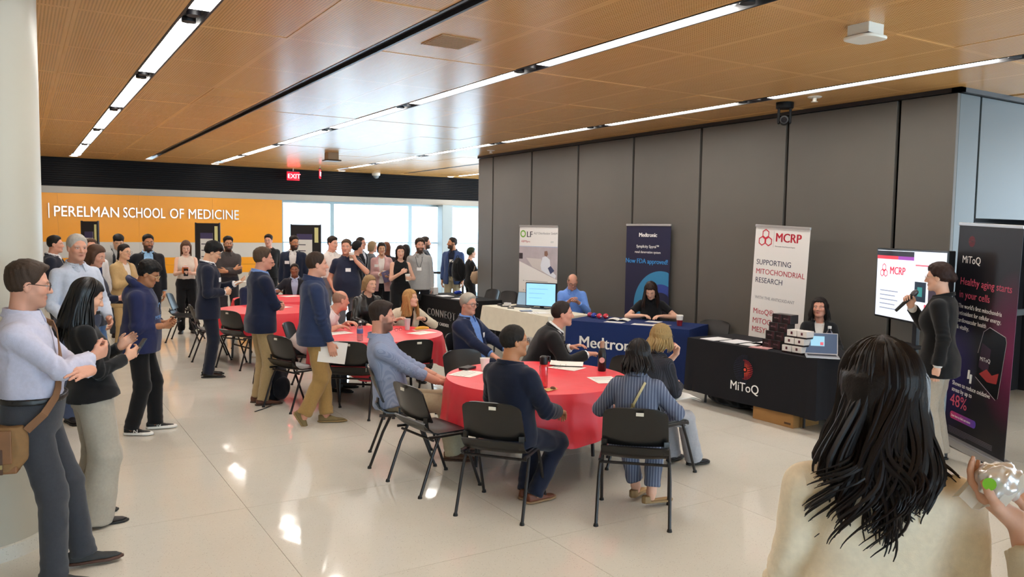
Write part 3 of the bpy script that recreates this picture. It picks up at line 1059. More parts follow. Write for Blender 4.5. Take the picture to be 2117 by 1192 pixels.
M_DARK = mat('dark_metal', '#17151a', rough=.5)
M_DIFF = mat('light_diffuser', '#fffaf2', emit=STRIP_EMIT, rough=.4)
M_SPOT = mat('spot_lens', '#fff2dc', emit=SPOT_EMIT)
def light_strip(x, y0, y1, gaps, label, w=.18, glen=.54):
    t = thing('ceiling_light', label, 'ceiling light', (x, 0, CEIL), 0, 'linear ceiling lights')
    ch = MB()
    ch.box(-w / 2 + .001, -w / 2 + .018, y0, y1, -.004, .06); ch.box(w / 2 - .018, w / 2 - .001, y0, y1, -.004, .06)
    ch.box(-w / 2 + .018, w / 2 - .018, y0, y1, .055, .06)
    ch.build('channel', M_DARK, t)
    seg = [y0] + [q for g_ in gaps for q in (g_ - glen / 2, g_ + glen / 2)] + [y1]
    for a, b in zip(seg[::2], seg[1::2]):
        if b - a > .05: MB().box(-w / 2 + .019, w / 2 - .019, a, b, .006, .03).build('diffuser', M_DIFF, t)
    for q in gaps:
        MB().box(-w / 2 + .019, w / 2 - .019, q - glen / 2, q + glen / 2, .035, .05).build('cover_plate', M_DARK, t)
        sp = MB().lathe([(.045, .0), (.05, .0), (.05, .034), (.045, .034)], 16).build('spotlight', M_DARK, t, (0, q - .10, 0), smooth=True)
        MB().lathe([(.001, .004), (.036, .006), (.036, .02), (.001, .02)], 14).build('lens', M_SPOT, sp)
        MB().lathe([(.045, .0), (.05, .0), (.05, .034), (.045, .034)], 16).build('spotlight', M_DARK, t, (0, q + .10, 0), smooth=True)
    return t
light_strip(1.09, -6.5, 19.3, [-4.6, -1.9, .8, 3.48, 6.2, 8.86, 11.6, 14.3, 17.06], 'long white ceiling light strip nearest the cream column')
light_strip(4.02, -6.5, 19.2, [-4.6, -1.9, .85, 3.6, 6.36, 9.1, 11.96, 14.75, 17.45], 'long white ceiling light strip over the red tables')
light_strip(7.0, -6.5, 19.1, [-4.6, -2, .7, 3.45, 6.36, 9.2, 12.0, 15.0, 17.6], 'long white ceiling light strip running along the grey panelled wall')
light_strip(10.45, 15.0, 19.9, [17.4], 'short far ceiling light strip just left of the grey wall end')
for x, y0, y1, lb in ((2.54, .5, 18.8, 'long black track slot between two ceiling light strips'), (8.83, 15.5, 19.7, 'short black track slot in far ceiling before the windows')):
    sw_ = .018 if x < 5 else .0
    t = thing('ceiling_slot', lb, 'ceiling slot', (x, 0, CEIL), 0, 'black ceiling slots')
    MB().box(-.0475 - sw_, -.024 - sw_, y0, y1, -.004, .06).box(.024 + sw_, .0475 + sw_, y0, y1, -.004, .06).build('rail', mat('dark_rail', '#2a282c', rough=.35), t)
    MB().box(-.024 - sw_, .024 + sw_, y0, y1, .03, .06).build('slot_bed', mat('black', '#060607', rough=.7), t)
for i, (x, y, lb) in enumerate(((1.06, 20.0, 'leftmost'), (4.03, 20.15, 'second'), (7.19, 20.2, 'third'), (10.39, 20.25, 'rightmost'))):
    t = thing('downlight', f'{lb} of the small recessed downlights along the dark back band', 'downlight', (x, y, CEIL), 0, 'downlights by the back wall')
    MB().lathe([(.075, 0.), (.10, -.006), (.10, .0), (.075, .004)], 20).build('trim_ring', mat('white_trim', '#e8e4da', rough=.4), t, smooth=True)
    MB().lathe([(.001, -.003), (.074, -.003), (.074, .002), (.001, .002)], 20).build('lens', M_SPOT, t)

# back wall
M_YEL = mat('yellow_panel', '#de9208', rough=.38, noise=.03, nscale=3)
M_GREYP = mat('grey_panel', '#b9b5ae', rough=.4, noise=.03, nscale=4)
M_BAND = mat('charcoal_slat', '#0c0b0e', rough=.7, spec=.2)
wall_back = struct(MB().box(-3.5, 5.72, BACK, BACK + .3, 0, 2.63).build('wall_back', mat('wall_core', '#8f8a82', rough=.7)))
for nm, z0, z1, m in (('base_panel', .0, .80, mat('stone_panel', '#b3ab9d', rough=.5, noise=.06, nscale=6)), ('yellow_panel', .80, 1.0, M_YEL), ('yellow_panel', 1.004, 1.18, M_YEL),
                      ('grey_panel', 1.18, 1.54, M_GREYP), ('yellow_panel', 1.54, 2.63, M_YEL)):
    xs = [-3.5, -.9, .75, 2.4, 4.05, 5.74]
    for a, b in zip(xs[:-1], xs[1:]):
        MB().box(a + .001, b - .001, BACK - .03, BACK, z0, z1 - .002).build(nm, m, wall_back)
trim_1 = struct(MB().box(-3.5, 14, BACK - .04, BACK + .3, 2.63, 2.78).build('trim_1', mat('header_grey', '#9b978f', rough=.45)))
bulk = struct(MB().box(-3.5, 14, BACK, BACK + .3, 2.78, CEIL).build('wall_back_bulkhead', M_BAND))
sl = MB().box(-3.5, 14, -.035, 0, 0, .036).mesh('slat', M_BAND)
for k in range(13): new_obj('slat', sl, bulk, (0, BACK, 2.785 + k * .0488))
M_STEEL = mat('brushed_steel', '#dcdad6', rough=.28, metal=.85)
sign = thing('wall_sign', 'raised silver letters on the yellow wall naming the school', 'wall sign', (0, BACK - .03, 0))
MB().box(.57, .585, -.03, 0, 2.07, 2.40).build('divider_bar', M_STEEL, sign)
_x = .66
for wd, w_ in (('PERELMAN', 1.30), ('SCHOOL', .90), ('OF', .31), ('MEDICINE', 1.17)):
    o = lettering(wd, .335, M_STEEL, sign, (_x, -.022, 2.11), (math.pi / 2, 0, 0), extrude=.012)
    bw = max(v.co.x for v in o.data.vertices) - min(v.co.x for v in o.data.vertices)
    o.scale = (w_ / bw, 1, 1)
    _x += w_ + .10
# glazing beyond the yellow wall
M_FRAME = mat('window_frame', '#8fa6b0', rough=.4, metal=.3)
def _pane():
    m = bpy.data.materials.new('pane_glass'); m.use_nodes = True
    nt = m.node_tree; nt.nodes.remove(nt.nodes['Principled BSDF'])
    tr = N(nt, 'ShaderNodeBsdfTransparent'); tr.inputs[0].default_value = (.93, .97, .98, 1)
    gl = N(nt, 'ShaderNodeBsdfGlossy'); gl.inputs['Roughness'].default_value = .02
    fr = N(nt, 'ShaderNodeFresnel', IOR=1.35); mx = N(nt, 'ShaderNodeMixShader')
    nt.links.new(fr.outputs[0], mx.inputs[0]); nt.links.new(tr.outputs[0], mx.inputs[1]); nt.links.new(gl.outputs[0], mx.inputs[2])
    nt.links.new(mx.outputs[0], nt.nodes['Material Output'].inputs[0])
    return m
M_PANE = _pane()
wx = [5.74, 7.09, 9.34, 11.6, 13.9]
for i in range(4):
    w = struct(MB().box(wx[i], wx[i] + .05, BACK + .05, BACK + .13, 0, 2.63).box(wx[i + 1] - .05, wx[i + 1], BACK + .05, BACK + .13, 0, 2.63).box(wx[i] + .05, wx[i + 1] - .05, BACK + .05, BACK + .13, 2.57, 2.63)
               .box(wx[i] + .05, wx[i + 1] - .05, BACK + .06, BACK + .12, 1.535, 1.565).box(wx[i] + .05, wx[i + 1] - .05, BACK + .05, BACK + .13, 0, .10).build(f'window_{i + 1}', M_FRAME))
    MB().box(wx[i] + .05, wx[i + 1] - .05, BACK + .085, BACK + .095, .10, 1.535).build('pane', M_PANE, w)
    MB().box(wx[i] + .05, wx[i + 1] - .05, BACK + .085, BACK + .095, 1.565, 2.57).build('pane', M_PANE, w)
struct(MB().box(10.17, 10.49, BACK - .3, BACK + .02, 0, 2.63).build('wall_pier', mat('pier_paint', '#93a0a5', rough=.5), bevel=.01))
struct(MB().box(-10, 60, BACK + .6, 90, -4.2, -4.0).build('ground', mat('pavement', '#c9ced2', rough=.8)))
for i, (x, y, w, h, c, lb) in enumerate(((11, 62, 9, 5.2, '#c7d3de', 'pale low building outside behind the left window bays'), (24, 70, 12, 6.0, '#d3dbe2', 'pale long building outside behind the middle window bays'),
                                 (40, 66, 9, 5.4, '#c2cedb', 'pale building outside seen through the rightmost window bay'))):
    t = thing('building', lb, 'building', (x, y, -4), 0, 'buildings outside the windows')
    MB().box(-w / 2, w / 2, 0, 8, 0, h).build('wall', mat('facade', c, rough=.8), t)
    wm = MB().box(-.6, .6, -.05, .05, -.7, .7).mesh('window', mat('far_glass', '#8fa6bd', rough=.3))
    for a in range(int(w // 2.2)):
        for b in range(2): new_obj('window', wm, t, (-w / 2 + 1.3 + a * 2.2, 0, 1.6 + b * 2.2))
    MB().box(-w / 2 - .15, w / 2 + .15, -.15, 8.15, h, h + .3).build('parapet', mat('parapet', '#dfe4e8', rough=.8), t)

# grey panelled wall on the right
M_TAUPE = mat('grey_fabric_panel', '#5f5b56', rough=.5, spec=.3, noise=.05, nscale=3, bump=.05, bscale=500)
M_SEAM = mat('seam_black', '#1b1a1e', rough=.5)
wall_right = struct(MB().box(RIGHT + .05, RIGHT + .32, 4.62, 14.26, 0, CEIL).build('wall_right', M_SEAM))
sy = [4.55, 5.17, 6.61, 8.05, 9.46, 10.87, 12.29, 13.68, 14.26]
for a, b in zip(sy[:-1], sy[1:]):
    MB().box(RIGHT, RIGHT + .05, a + (.023 if a > 4.6 else 0), b - (.023 if b < 14.2 else 0), .09, 3.37).build('panel', M_TAUPE, wall_right, bevel=.004)
struct(MB().box(RIGHT - .03, RIGHT + .05, 4.50, 14.26, 3.375, CEIL).build('trim_2', M_SEAM))
struct(MB().box(RIGHT + .005, RIGHT + .05, 4.56, 14.26, 0, .088).build('baseboard_right', M_SEAM))
# end of that wall turning to the right, with a door recess
wall_end = struct(MB().box(RIGHT + .05, 8.36, 4.60, 5.3, 0, CEIL).box(8.36, 12.5, 5.3, 5.4, 0, CEIL).box(8.36, 10.9, 4.60, 5.3, 2.2, CEIL).box(10.9, 12.5, 4.60, 5.3, 0, CEIL).build('wall_end', M_SEAM))
M_DAYLIT = mat('daylit_panel', '#4c5456', rough=.42, spec=.4, noise=.03, nscale=3)  # panel grey with the bluish cast of daylight put into its colour
for a, b, z0 in ((RIGHT + .0505, 8.36, .09), (8.392, 10.88, 2.14), (10.91, 12.5, .09)):
    MB().box(a, b, 4.55, 4.60, z0, 3.37).build('panel', M_DAYLIT, wall_end, bevel=.004)
struct(MB().box(RIGHT - .03, 12.5, 4.50, 4.60, 3.375, CEIL).build('trim_3', M_SEAM))
for n_, (a, b) in enumerate(((8.40, 9.62), (9.64, 10.87))):
    d_ = struct(MB().box(a, b, 5.24, 5.29, .01, 2.13).build(f'door_{n_ + 1}', mat('door_black', '#1c1b1e', rough=.45)))
    pb = MB().box(a + .12, b - .12, 5.14, 5.17, .98, 1.06).box(a + .14, a + .2, 5.17, 5.24, .99, 1.05).box(b - .2, b - .14, 5.17, 5.24, .99, 1.05)
    pb.build('push_bar', mat('steel_bar', '#b9c0c4', rough=.3, metal=.8), d_, bevel=.004)
# out of view: side walls, and rear glazing that lets in fill daylight
struct(MB().box(15.8, 16, -7, -.5, 0, CEIL).build('wall_daylight_block', mat('cream_wall', '#cfc8b8', rough=.7)))  # unseen wall added to cut daylight from the open right side
wf = MB().box(-3.3, 16, -7.2, -7, 0, .25).box(-3.3, 16, -7.2, -7, 3.0, CEIL)
for k in range(9): wf.box(-3.3 + k * 2.4, -3.2 + k * 2.4, -7.15, -7.02, .25, 3.0)
wf = struct(wf.build('window_5', M_FRAME))
for k in range(8): MB().box(-3.2 + k * 2.4, -.9 + k * 2.4, -7.10, -7.09, .25, 3.0).build('pane', M_PANE, wf)
struct(MB().box(-3.5, -3.3, -7, BACK, 0, CEIL).build('wall_left', mat('cream_wall', '#cfc8b8', rough=.7)))
# round column
t = struct(MB().lathe([(.45, .09), (.45, CEIL)], 64).build('wall_column', mat('cream_paint', '#b3ae9f', rough=.4, noise=.02, nscale=2), None, (-.325, 5.75, 0), smooth=True))
MB().lathe([(.452, 0), (.465, 0), (.465, .085), (.452, .09)], 64).build('column_base', M_TERRAZZO, t, smooth=True)

# ceiling fittings
t = thing('ceiling_sensor', 'white square wireless unit hanging from the wooden ceiling', 'ceiling unit', (5.1, 3.6, CEIL))
MB().box(-.085, .085, -.085, .085, -.075, 0).build('mount_box', mat('white_plastic', '#dedbd2', rough=.45), t, bevel=.004)
MB().prism([(.12 * math.copysign(abs(math.cos(a)) ** .5, math.cos(a)), .12 * math.copysign(abs(math.sin(a)) ** .5, math.sin(a))) for a in [i * math.pi / 20 for i in range(40)]], -.105, -.082).build('unit', mat('white_plastic', '#dedbd2', rough=.45), t, bevel=.008)
MB().box(-.09, .09, -.09, .09, -.083, -.074).build('shadow_gap', M_DARK, t)
t = thing('ceiling_sensor', 'small brownish square box hanging from the far reflective ceiling', 'ceiling unit', (5.31, 15.5, CEIL))
MB().box(-.11, .11, -.11, .11, -.14, 0).build('mount_box', mat('tan_plastic', '#a58f70', rough=.5), t, bevel=.006)
MB().box(-.15, .15, -.15, .15, -.165, -.14).build('unit', mat('tan_dark', '#4b3c2c', rough=.5), t, bevel=.01)
t = thing('security_camera', 'black pan-tilt camera hanging from ceiling by the grey wall', 'camera', (7.36, 6.17, CEIL), -.9)
MB().lathe([(.085, -.07), (.095, -.06), (.095, 0), (.08, 0)], 24).build('base', mat('cam_black', '#0d0d0f', rough=.65, spec=.2), t, smooth=True)
for s_ in (1, -1): MB().box(s_ * .062 - .014, s_ * .062 + .014, -.045, .045, -.235, -.065).build('bracket_arm', mat('cam_black', '#0d0d0f', rough=.65, spec=.2), t, bevel=.012)
_h = MB().lathe([(.001, -.085), (.046, -.08), (.05, -.04), (.05, .05), (.04, .065), (.001, .068)], 20)
_h.V = [(x, z, -.20 + y) for x, y, z in _h.V]
hh = _h.build('camera_head', mat('cam_black2', '#101012', rough=.55, spec=.25), t, smooth=True)
_h = MB().lathe([(.001, -.092), (.030, -.09), (.03, -.08), (.001, -.08)], 16)
_h.V = [(x, z, -.20 + y) for x, y, z in _h.V]
_h.build('lens', mat('lens_glass', '#0a0c12', rough=.08), hh, smooth=True)
def sprinkler(x, y, lb, r=.06):
    t = thing('sprinkler', lb, 'sprinkler', (x, y, CEIL), 0, 'ceiling sprinklers')
    MB().lathe([(r, -.012), (r + .015, -.004), (r + .015, 0), (r * .4, 0)], 20).build('escutcheon', mat('off_white', '#d9cfc0', rough=.45), t, smooth=True)
    MB().lathe([(.022, -.05), (.022, -.01), (.01, -.01)], 12).build('stem', mat('off_white', '#d9cfc0', rough=.45), t, smooth=True)
    MB().lathe([(.001, -.056), (.036, -.054), (.036, -.05), (.001, -.05)], 14).build('deflector', mat('off_white', '#d9cfc0', rough=.45), t)
sprinkler(7.3, 5.73, 'white sprinkler head on the ceiling right of the black camera')
sprinkler(7.5, 13.0, 'white sprinkler head near the far end of the grey wall')
t = thing('security_camera', 'small white dome camera at the far dark band', 'camera', (8.2, 20.35, CEIL), 0)
MB().lathe([(.10, -.07), (.11, -.05), (.11, 0), (.09, 0)], 20).build('housing', mat('white_plastic', '#dedbd2', rough=.45), t, smooth=True)
MB().lathe([(.001, -.15), (.04, -.142), (.07, -.115), (.085, -.07), (.07, -.06)], 20).build('dome', mat('smoked', '#7e8790', rough=.12), t, smooth=True)
t = thing('ceiling_vent', 'square ribbed air vent set into the wooden ceiling', 'vent', (2.94, 5.75, CEIL))
MB().box(-.17, .17, -.19, .19, -.004, .0).build('frame', mat('vent_brown', '#b8946c', rough=.5), t)
vs = MB().box(-.155, .155, -.006, .006, -.008, -.003).mesh('louver', mat('vent_dark', '#a07c54', rough=.5))
for k in range(12): new_obj('louver', vs, t, (0, -.165 + k * .03, 0))
M_EXIT = mat('exit_red', '#ff1a2e', emit=.9)
def exit_sign(x, y, rz, lb, w=.32):
    t = thing('exit_sign', lb, 'exit sign', (x, y, CEIL), rz, 'red exit signs')
    MB().box(-.01, .01, -.01, .01, -.08, 0).build('stem', mat('clear_stem', '#cfc9c2', rough=.3), t)
    pl = MB().box(-w / 2, w / 2, -.008, .008, -.30, -.08).build('sign_plate', mat('red_acrylic', '#c21328', rough=.2, emit=.5), t, bevel=.003)
    MB().box(-w / 2, w / 2, -.02, .02, -.085, -.065).build('top_bar', M_DARK, t)
    lettering('EXIT', .16, mat('exit_letters', '#ff8a92', emit=1.0), pl, (.02, -.009, -.245), (math.pi / 2, 0, 0), 'CENTER', .001, bold=.003)
    MB().prism([(-w / 2 + .02, -.19), (-w / 2 + .055, -.155), (-w / 2 + .055, -.225)], -.0095, -.0085, axis=1).build('arrow', mat('exit_letters', '#ff8a92', emit=1.0), pl)
exit_sign(5.95, 20.3, 0, 'red exit sign hanging before the dark back band facing the tables')
exit_sign(6.22, 19.0, math.radians(66), 'red exit sign seen nearly edge-on beside the other one')

# ------------------------------------------------------------------ furniture
M_CHAIR = mat('black_plastic', '#121213', rough=.33, spec=.5)
M_TUBE = mat('black_tube', '#1d191a', rough=.4, metal=.2)
def make_chair():
    t = thing('stacking_chair', 'chair', 'chair')
    def back(u, v):
        a = 2 * u - 1
        cr = max(0., (v - .80) / .20)
        hw = (.222 - .012 * v) * (1 - .16 * cr ** 2.2)
        return (a * hw, -.205 - .085 * v + .035 * a * a + .012 * (1 - v) ** 2, .535 + .27 * v - .016 * cr * a ** 4)
    MB().grid(back, 15, 11, .012).build('backrest', M_CHAIR, t, smooth=True)
    def seat(u, v):
        a = 2 * u - 1
        y = -.215 + .44 * v
        z = .452 - .018 * (1 - a * a) * math.sin(math.pi * min(1, v * 1.1)) - .05 * max(0, (v - .82) / .18) ** 2 + .085 * max(0, (.24 - v) / .24) ** 1.8
        hw = .222 * (1 - .10 * max(0, (v - .85) / .15) ** 2)
        return (a * hw, y, z)
    MB().grid(seat, 13, 13, .012).build('seat', M_CHAIR, t, smooth=True)
    for s_ in (-1, 1):
        MB().grid(lambda u, v, s_=s_: (s_ * (.222 - .036 * u), -.178 - .012 * v - .006 * math.sin(math.pi * v) - .012 * u, .485 + .09 * v), 4, 5, .012).build('upright', M_CHAIR, t, smooth=True)
        MB().tube([(s_ * .228, -.10, .425), (s_ * .236, -.16, .30), (s_ * .24, -.265, .012)], .0115, 8).build('leg', M_TUBE, t, smooth=True)
        MB().tube([(s_ * .228, .10, .425), (s_ * .236, .15, .30), (s_ * .24, .262, .012)], .0115, 8).build('leg', M_TUBE, t, smooth=True)
        MB().tube([(s_ * .228, -.19, .43), (s_ * .228, -.10, .428), (s_ * .228, .10, .428), (s_ * .228, .17, .425)], .0115, 8).build('side_rail', M_TUBE, t, smooth=True)
        for y in (-.268, .265):
            MB().lathe([(.017, 0), (.017, .006), (.013, .02)], 10, (s_ * .24, y, 0)).build('foot_cap', mat('rubber', '#0e0d0d', rough=.7), t, smooth=True)
    MB().tube([(-.228, -.15, .405), (.228, -.15, .405)], .010, 8).build('crossbar', M_TUBE, t, smooth=True)
    MB().tube([(-.228, .13, .405), (.228, .13, .405)], .010, 8).build('crossbar', M_TUBE, t, smooth=True)
    MB().box(-.025, .025, -.003, 0, -.011, .011).build('asset_label', mat('paper_label', '#d9d4c6', rough=.6), t, (.03, -.2975, .772))
    return t
CHAIR0 = make_chair()
_cu = [False]
def chair(x, y, face, label, group='black plastic chairs'):
    if not _cu[0]:
        _cu[0] = True
        CHAIR0.location = (x, y, 0); CHAIR0.rotation_euler = (0, 0, -math.radians(face)); CHAIR0['label'] = label; CHAIR0['group'] = group
        return CHAIR0
    return copy_tree(CHAIR0, (x, y, 0), -math.radians(face), label, group)

M_RED = mat('red_plastic_cloth', '#e23a47', rough=.38, spec=.4, noise=.06, nscale=8, bump=.5, bscale=9)
def round_table(x, y, n, lb_t, lb_c, ph=0., seed=0):
    t = thing('round_table', lb_t, 'table', (x, y, 0), ph, 'round folding tables')
    MB().lathe([(.745, .70), (.752, .705), (.752, .725), (.745, .73)], 48).build('tabletop', mat('laminate', '#8a7a66', rough=.5), t, smooth=True)
    for s_ in (-1, 1):
        MB().tube([(s_ * .40, -.28, .70), (s_ * .44, -.30, .012)], .016, 8).build('leg', M_TUBE, t, smooth=True)
        MB().tube([(s_ * .40, .28, .70), (s_ * .44, .30, .012)], .016, 8).build('leg', M_TUBE, t, smooth=True)
        MB().tube([(s_ * .43, -.29, .22), (s_ * .43, .29, .22)], .012, 8).build('stretcher', M_TUBE, t, smooth=True)
        MB().tube([(s_ * .05, 0, .69), (s_ * .425, 0, .24)], .010, 8).build('brace', M_TUBE, t, smooth=True)
    rr = random.Random(seed + 11)
    ks = [(rr.choice((5, 7, 9, 11, 13)), rr.uniform(0, 6.3), rr.uniform(.3, 1)) for _ in range(5)]
    tot = sum(k[2] for k in ks)
    def f(u, v):
        a = 2 * math.pi * u
        wv = sum(k[2] * math.sin(k[0] * a + k[1]) for k in ks) / tot
        if v < .5:
            r = .757 * (v / .5); z = .7345 + .0008 * math.sin(r * 25 + a * 3)
            return (r * math.cos(a), r * math.sin(a), z)
        q = (v - .5) / .5
        drop = (.26 + .13 * math.cos(2 * a + ph) ** 2 + .02 * wv) * q
        r = .757 + .012 * min(1, q * 6) + q * (.034 + .055 * wv) + .012 * q * math.sin(23 * a + 2 * wv)
        return (r * math.cos(a), r * math.sin(a), .7345 - drop - .006 * min(1, q * 8))
    c = MB().grid(f, n, 33, .002, closed_u=True).build('tablecloth', M_RED, None, (x, y, 0), 0, smooth=True)
    tag(c, lb_c, 'tablecloth', 'red round tablecloths')
    return t
round_table(3.66, 5.52, 144, 'round folding table under the nearest red cloth', 'red plastic cloth draped over the nearest round table', .4, 1)
round_table(3.50, 8.65, 128, 'round folding table under the second red cloth from the camera', 'red plastic cloth on the middle round table with water bottle and banana', .9, 2)
round_table(3.12, 11.9, 96, 'round folding table behind the men in navy tops', 'red plastic cloth on the round table behind the two navy-topped men', .2, 3)
round_table(3.75, 13.6, 80, 'farthest round folding table by the yellow wall', 'red plastic cloth on the farthest round table', .7, 4)

def rect_table(x, y, rz, L, D, col, hem, lb_t, lb_c, legs=True, seed=0, rough=.85, wav=1., cat='tablecloth'):
    t = thing('folding_table', lb_t, 'table', (x, y, 0), rz, 'rectangular exhibit tables')
    MB().box(-L / 2 + .01, L / 2 - .01, -D / 2 + .01, D / 2 - .01, .70, .738).build('tabletop', mat('table_plastic', '#cfcabf', rough=.5), t, bevel=.004)
    for sx in (-1, 1):
        for sy_ in (-1, 1):
            MB().tube([(sx * (L / 2 - .22), sy_ * (D / 2 - .12), .70), (sx * (L / 2 - .20), sy_ * (D / 2 - .10), .01)], .014, 8).build('leg', M_TUBE, t, smooth=True)
        MB().tube([(sx * (L / 2 - .205), -D / 2 + .11, .15), (sx * (L / 2 - .205), D / 2 - .11, .15)], .012, 8).build('stretcher', M_TUBE, t, smooth=True)
        MB().tube([(sx * (L / 2 - .21), 0, .16), (sx * (L / 2 - .55), 0, .69)], .010, 8).build('brace', M_TUBE, t, smooth=True)
    rr = random.Random(seed)
    hx, hy = L / 2 + .004, D / 2 + .004
    per = [(-hx, -hy), (hx, -hy), (hx, hy), (-hx, hy)]
    P = []
    for i in range(4):
        a, b = per[i], per[(i + 1) % 4]
        n = int(math.hypot(b[0] - a[0], b[1] - a[1]) / .035)
        for k in range(n):
            s_ = k / n
            P.append((a[0] + (b[0] - a[0]) * s_, a[1] + (b[1] - a[1]) * s_, min(s_, 1 - s_) * math.hypot(b[0] - a[0], b[1] - a[1]), [(0, -1), (1, 0), (0, 1), (-1, 0)][i], i))
    nP = len(P)
    ph = [rr.uniform(0, 6) for _ in range(8)]
    def f(u, v):
        i = int(round(u * nP)) % nP
        x_, y_, e, nm, side = P[i]
        if v <= .0001: return (x_, y_, .7425)
        z = .7425 - (.7425 - hem) * v
        cor = math.exp(-(e / .13) ** 2)
        w_ = wav * v * (.004 * math.sin((x_ + y_) * 14 + ph[side]) + cor * (.020 + .022 * math.sin(e * 75 + ph[4 + side]))) + .012 * v + .003
        dx, dy = nm
        if e < .001:
            q = P[i - 1][3]; dx, dy = (nm[0] + q[0]) * .8, (nm[1] + q[1]) * .8
        return (x_ + dx * w_, y_ + dy * w_, z + .01 * wav * v * math.sin(x_ * 3 + y_ * 5 + ph[0]) * .6)
    mb = MB().grid(f, nP, 13, .002, closed_u=True)
    mb.box(-hx, hx, -hy, hy, .740, .7425)
    m = mat('table_cover', col, rough=rough, noise=.08, nscale=12, bump=.15, bscale=400, spec=.25)
    c = mb.build('tablecloth', m, None, (x, y, 0), rz, smooth=True)
    tag(c, lb_c, cat, 'exhibit table covers')
    return c
W90 = -math.pi / 2
mito = rect_table(6.95, 5.88, W90, 1.76, .76, '#17171c', .14, 'folding table under the black cover with the red dot emblem', 'black fitted cover with red dot emblem on exhibit table', seed=3)
MED_RZ = math.atan2(-.892, .452)
medt = rect_table(7.04, 8.23, MED_RZ, 1.72, .75, '#16295a', .06, 'folding table under the royal blue cover', 'royal blue cover with large white lettering on exhibit table', seed=5)
alft = rect_table(6.67, 10.18, W90, 1.86, .74, '#d5d0bf', .40, 'folding table under the cream cover with a monitor on it', 'short cream-white cover on the exhibit table with the monitor', seed=7, wav=1.6)
cont = rect_table(6.68, 12.70, W90, 1.80, .76, '#121214', .03, 'folding table under the far black cover with white letters', 'black cover with spaced white letters on the farthest exhibit table', seed=9)
M_WHITE = mat('print_white', '#f2f1ee', rough=.6)
XR = (math.pi / 2, 0, 0)
lettering('Medtronic', .215, M_WHITE, medt, (-.66, -.400, .40), XR, extrude=.0012, bold=.004)
lettering('MiToQ', .135, M_WHITE, mito, (.0, -.405, .27), XR, 'CENTER', .0012)
lettering('CONNEQT', .19, M_WHITE, cont, (-.42, -.400, .40), XR, extrude=.0012, space=1.25, bold=.002)
lettering('BY CARDIEX', .075, M_WHITE, cont, (-.05, -.402, .26), XR, extrude=.0012, space=1.2)
# dot emblem: rings of dots, orange-red fading to blue
em = MB(); em2 = MB(); em3 = MB()
for r_i in range(1, 11):
    rad = .024 + r_i * .0130
    n_ = 8 + r_i * 4
    for k in range(n_):
        a = 2 * math.pi * k / n_
        cx, cz = math.cos(a), math.sin(a)
        s_ = .0058 * (1.1 - .055 * r_i)
        if r_i > 6: tgt, s_ = em3, .0026
        elif cx > -.2: tgt = em if (r_i < 4) else em2
        else: tgt, s_ = em3, .003
        if r_i > 6 and cx > .2: continue
        px, pz = rad * cx, .505 + rad * cz
        tgt.prism([(px + s_ * math.cos(q * math.pi / 4), pz + s_ * math.sin(q * math.pi / 4)) for q in range(8)], -.4045, -.4025, axis=1)
em.prism([(.016 * math.cos(q * math.pi / 8), .505 + .016 * math.sin(q * math.pi / 8)) for q in range(16)], -.4045, -.4025, axis=1)
em.build('emblem_dots', mat('print_coral', '#e0503a', rough=.6), mito)
em2.build('emblem_dots', mat('print_red', '#c02a3a', rough=.6), mito)
em3.build('emblem_dots', mat('print_blue', '#24365e', rough=.6), mito)

# ---- roll-up banners (front faces local -y)
def banner(x, y, face, w, h, m, label, tilt=0., z=0.):
    t = thing('rollup_banner', label, 'banner', (x, y, z), -math.radians(face) + math.pi, 'roll-up banners')
    t.rotation_euler = (0, math.radians(tilt), -math.radians(face) + math.pi)
    al = mat('aluminium', '#b9b9bb', rough=.35, metal=.7)
    MB().box(-w / 2 - .01, w / 2 + .01, -.07, .07, 0, .075).build('base_cassette', al, t, bevel=.012)
    for s_ in (-1, 1): MB().box(s_ * w * .3 - .02, s_ * w * .3 + .02, -.085, .085, 0, .016).build('foot', M_DARK, t, bevel=.004)
    MB().tube([(0, .03, .07), (0, .03, h)], .011, 8).build('pole', al, t, smooth=True)
    MB().box(-w / 2 - .004, w / 2 + .004, -.012, .012, h - .012, h + .018).build('top_rail', al, t, bevel=.004)
    pn = MB().box(-w / 2, w / 2, -.0015, .0015, .07, h).build('graphic_panel', m, t)
    return t, pn
def flat(parent, poly, m, name='printed_shape', y=-.0025, th=.0008):
    return MB().prism(poly, y - th, y, axis=1).build(name, m, parent)
def T(parent, s_, size, col, x, z, align='LEFT', sx=1., bold=0., y=-.002, shear=0.):
    return lettering(s_, size, col if not isinstance(col, str) else mat('print', col, rough=.6), parent, (x, y, z), XR, align, .0006, sx, bold=bold, shear=shear)
def hexring(cx, cz, r, w, n=6, a0=math.pi / 2):
    out = [(cx + r * math.cos(a0 + k * 2 * math.pi / n), cz + r * math.sin(a0 + k * 2 * math.pi / n)) for k in range(n + 1)]
    inn = [(cx + (r - w) * math.cos(a0 + k * 2 * math.pi / n), cz + (r - w) * math.sin(a0 + k * 2 * math.pi / n)) for k in range(n + 1)]
    return [(out[k], out[k + 1], inn[k + 1], inn[k]) for k in range(n)]
def hexlogo(parent, cx, cz, r, m, y=-.0025, name='hexagon_logo'):
    mb = MB()
    for dx, dz in ((0, r * .98), (-r * .87, -r * .52), (r * .87, -r * .52)):
        for q in hexring(cx + dx, cz + dz, r, r * .24): mb.prism(list(q), y - .0008, y, axis=1)
    mb.build(name, m, parent)
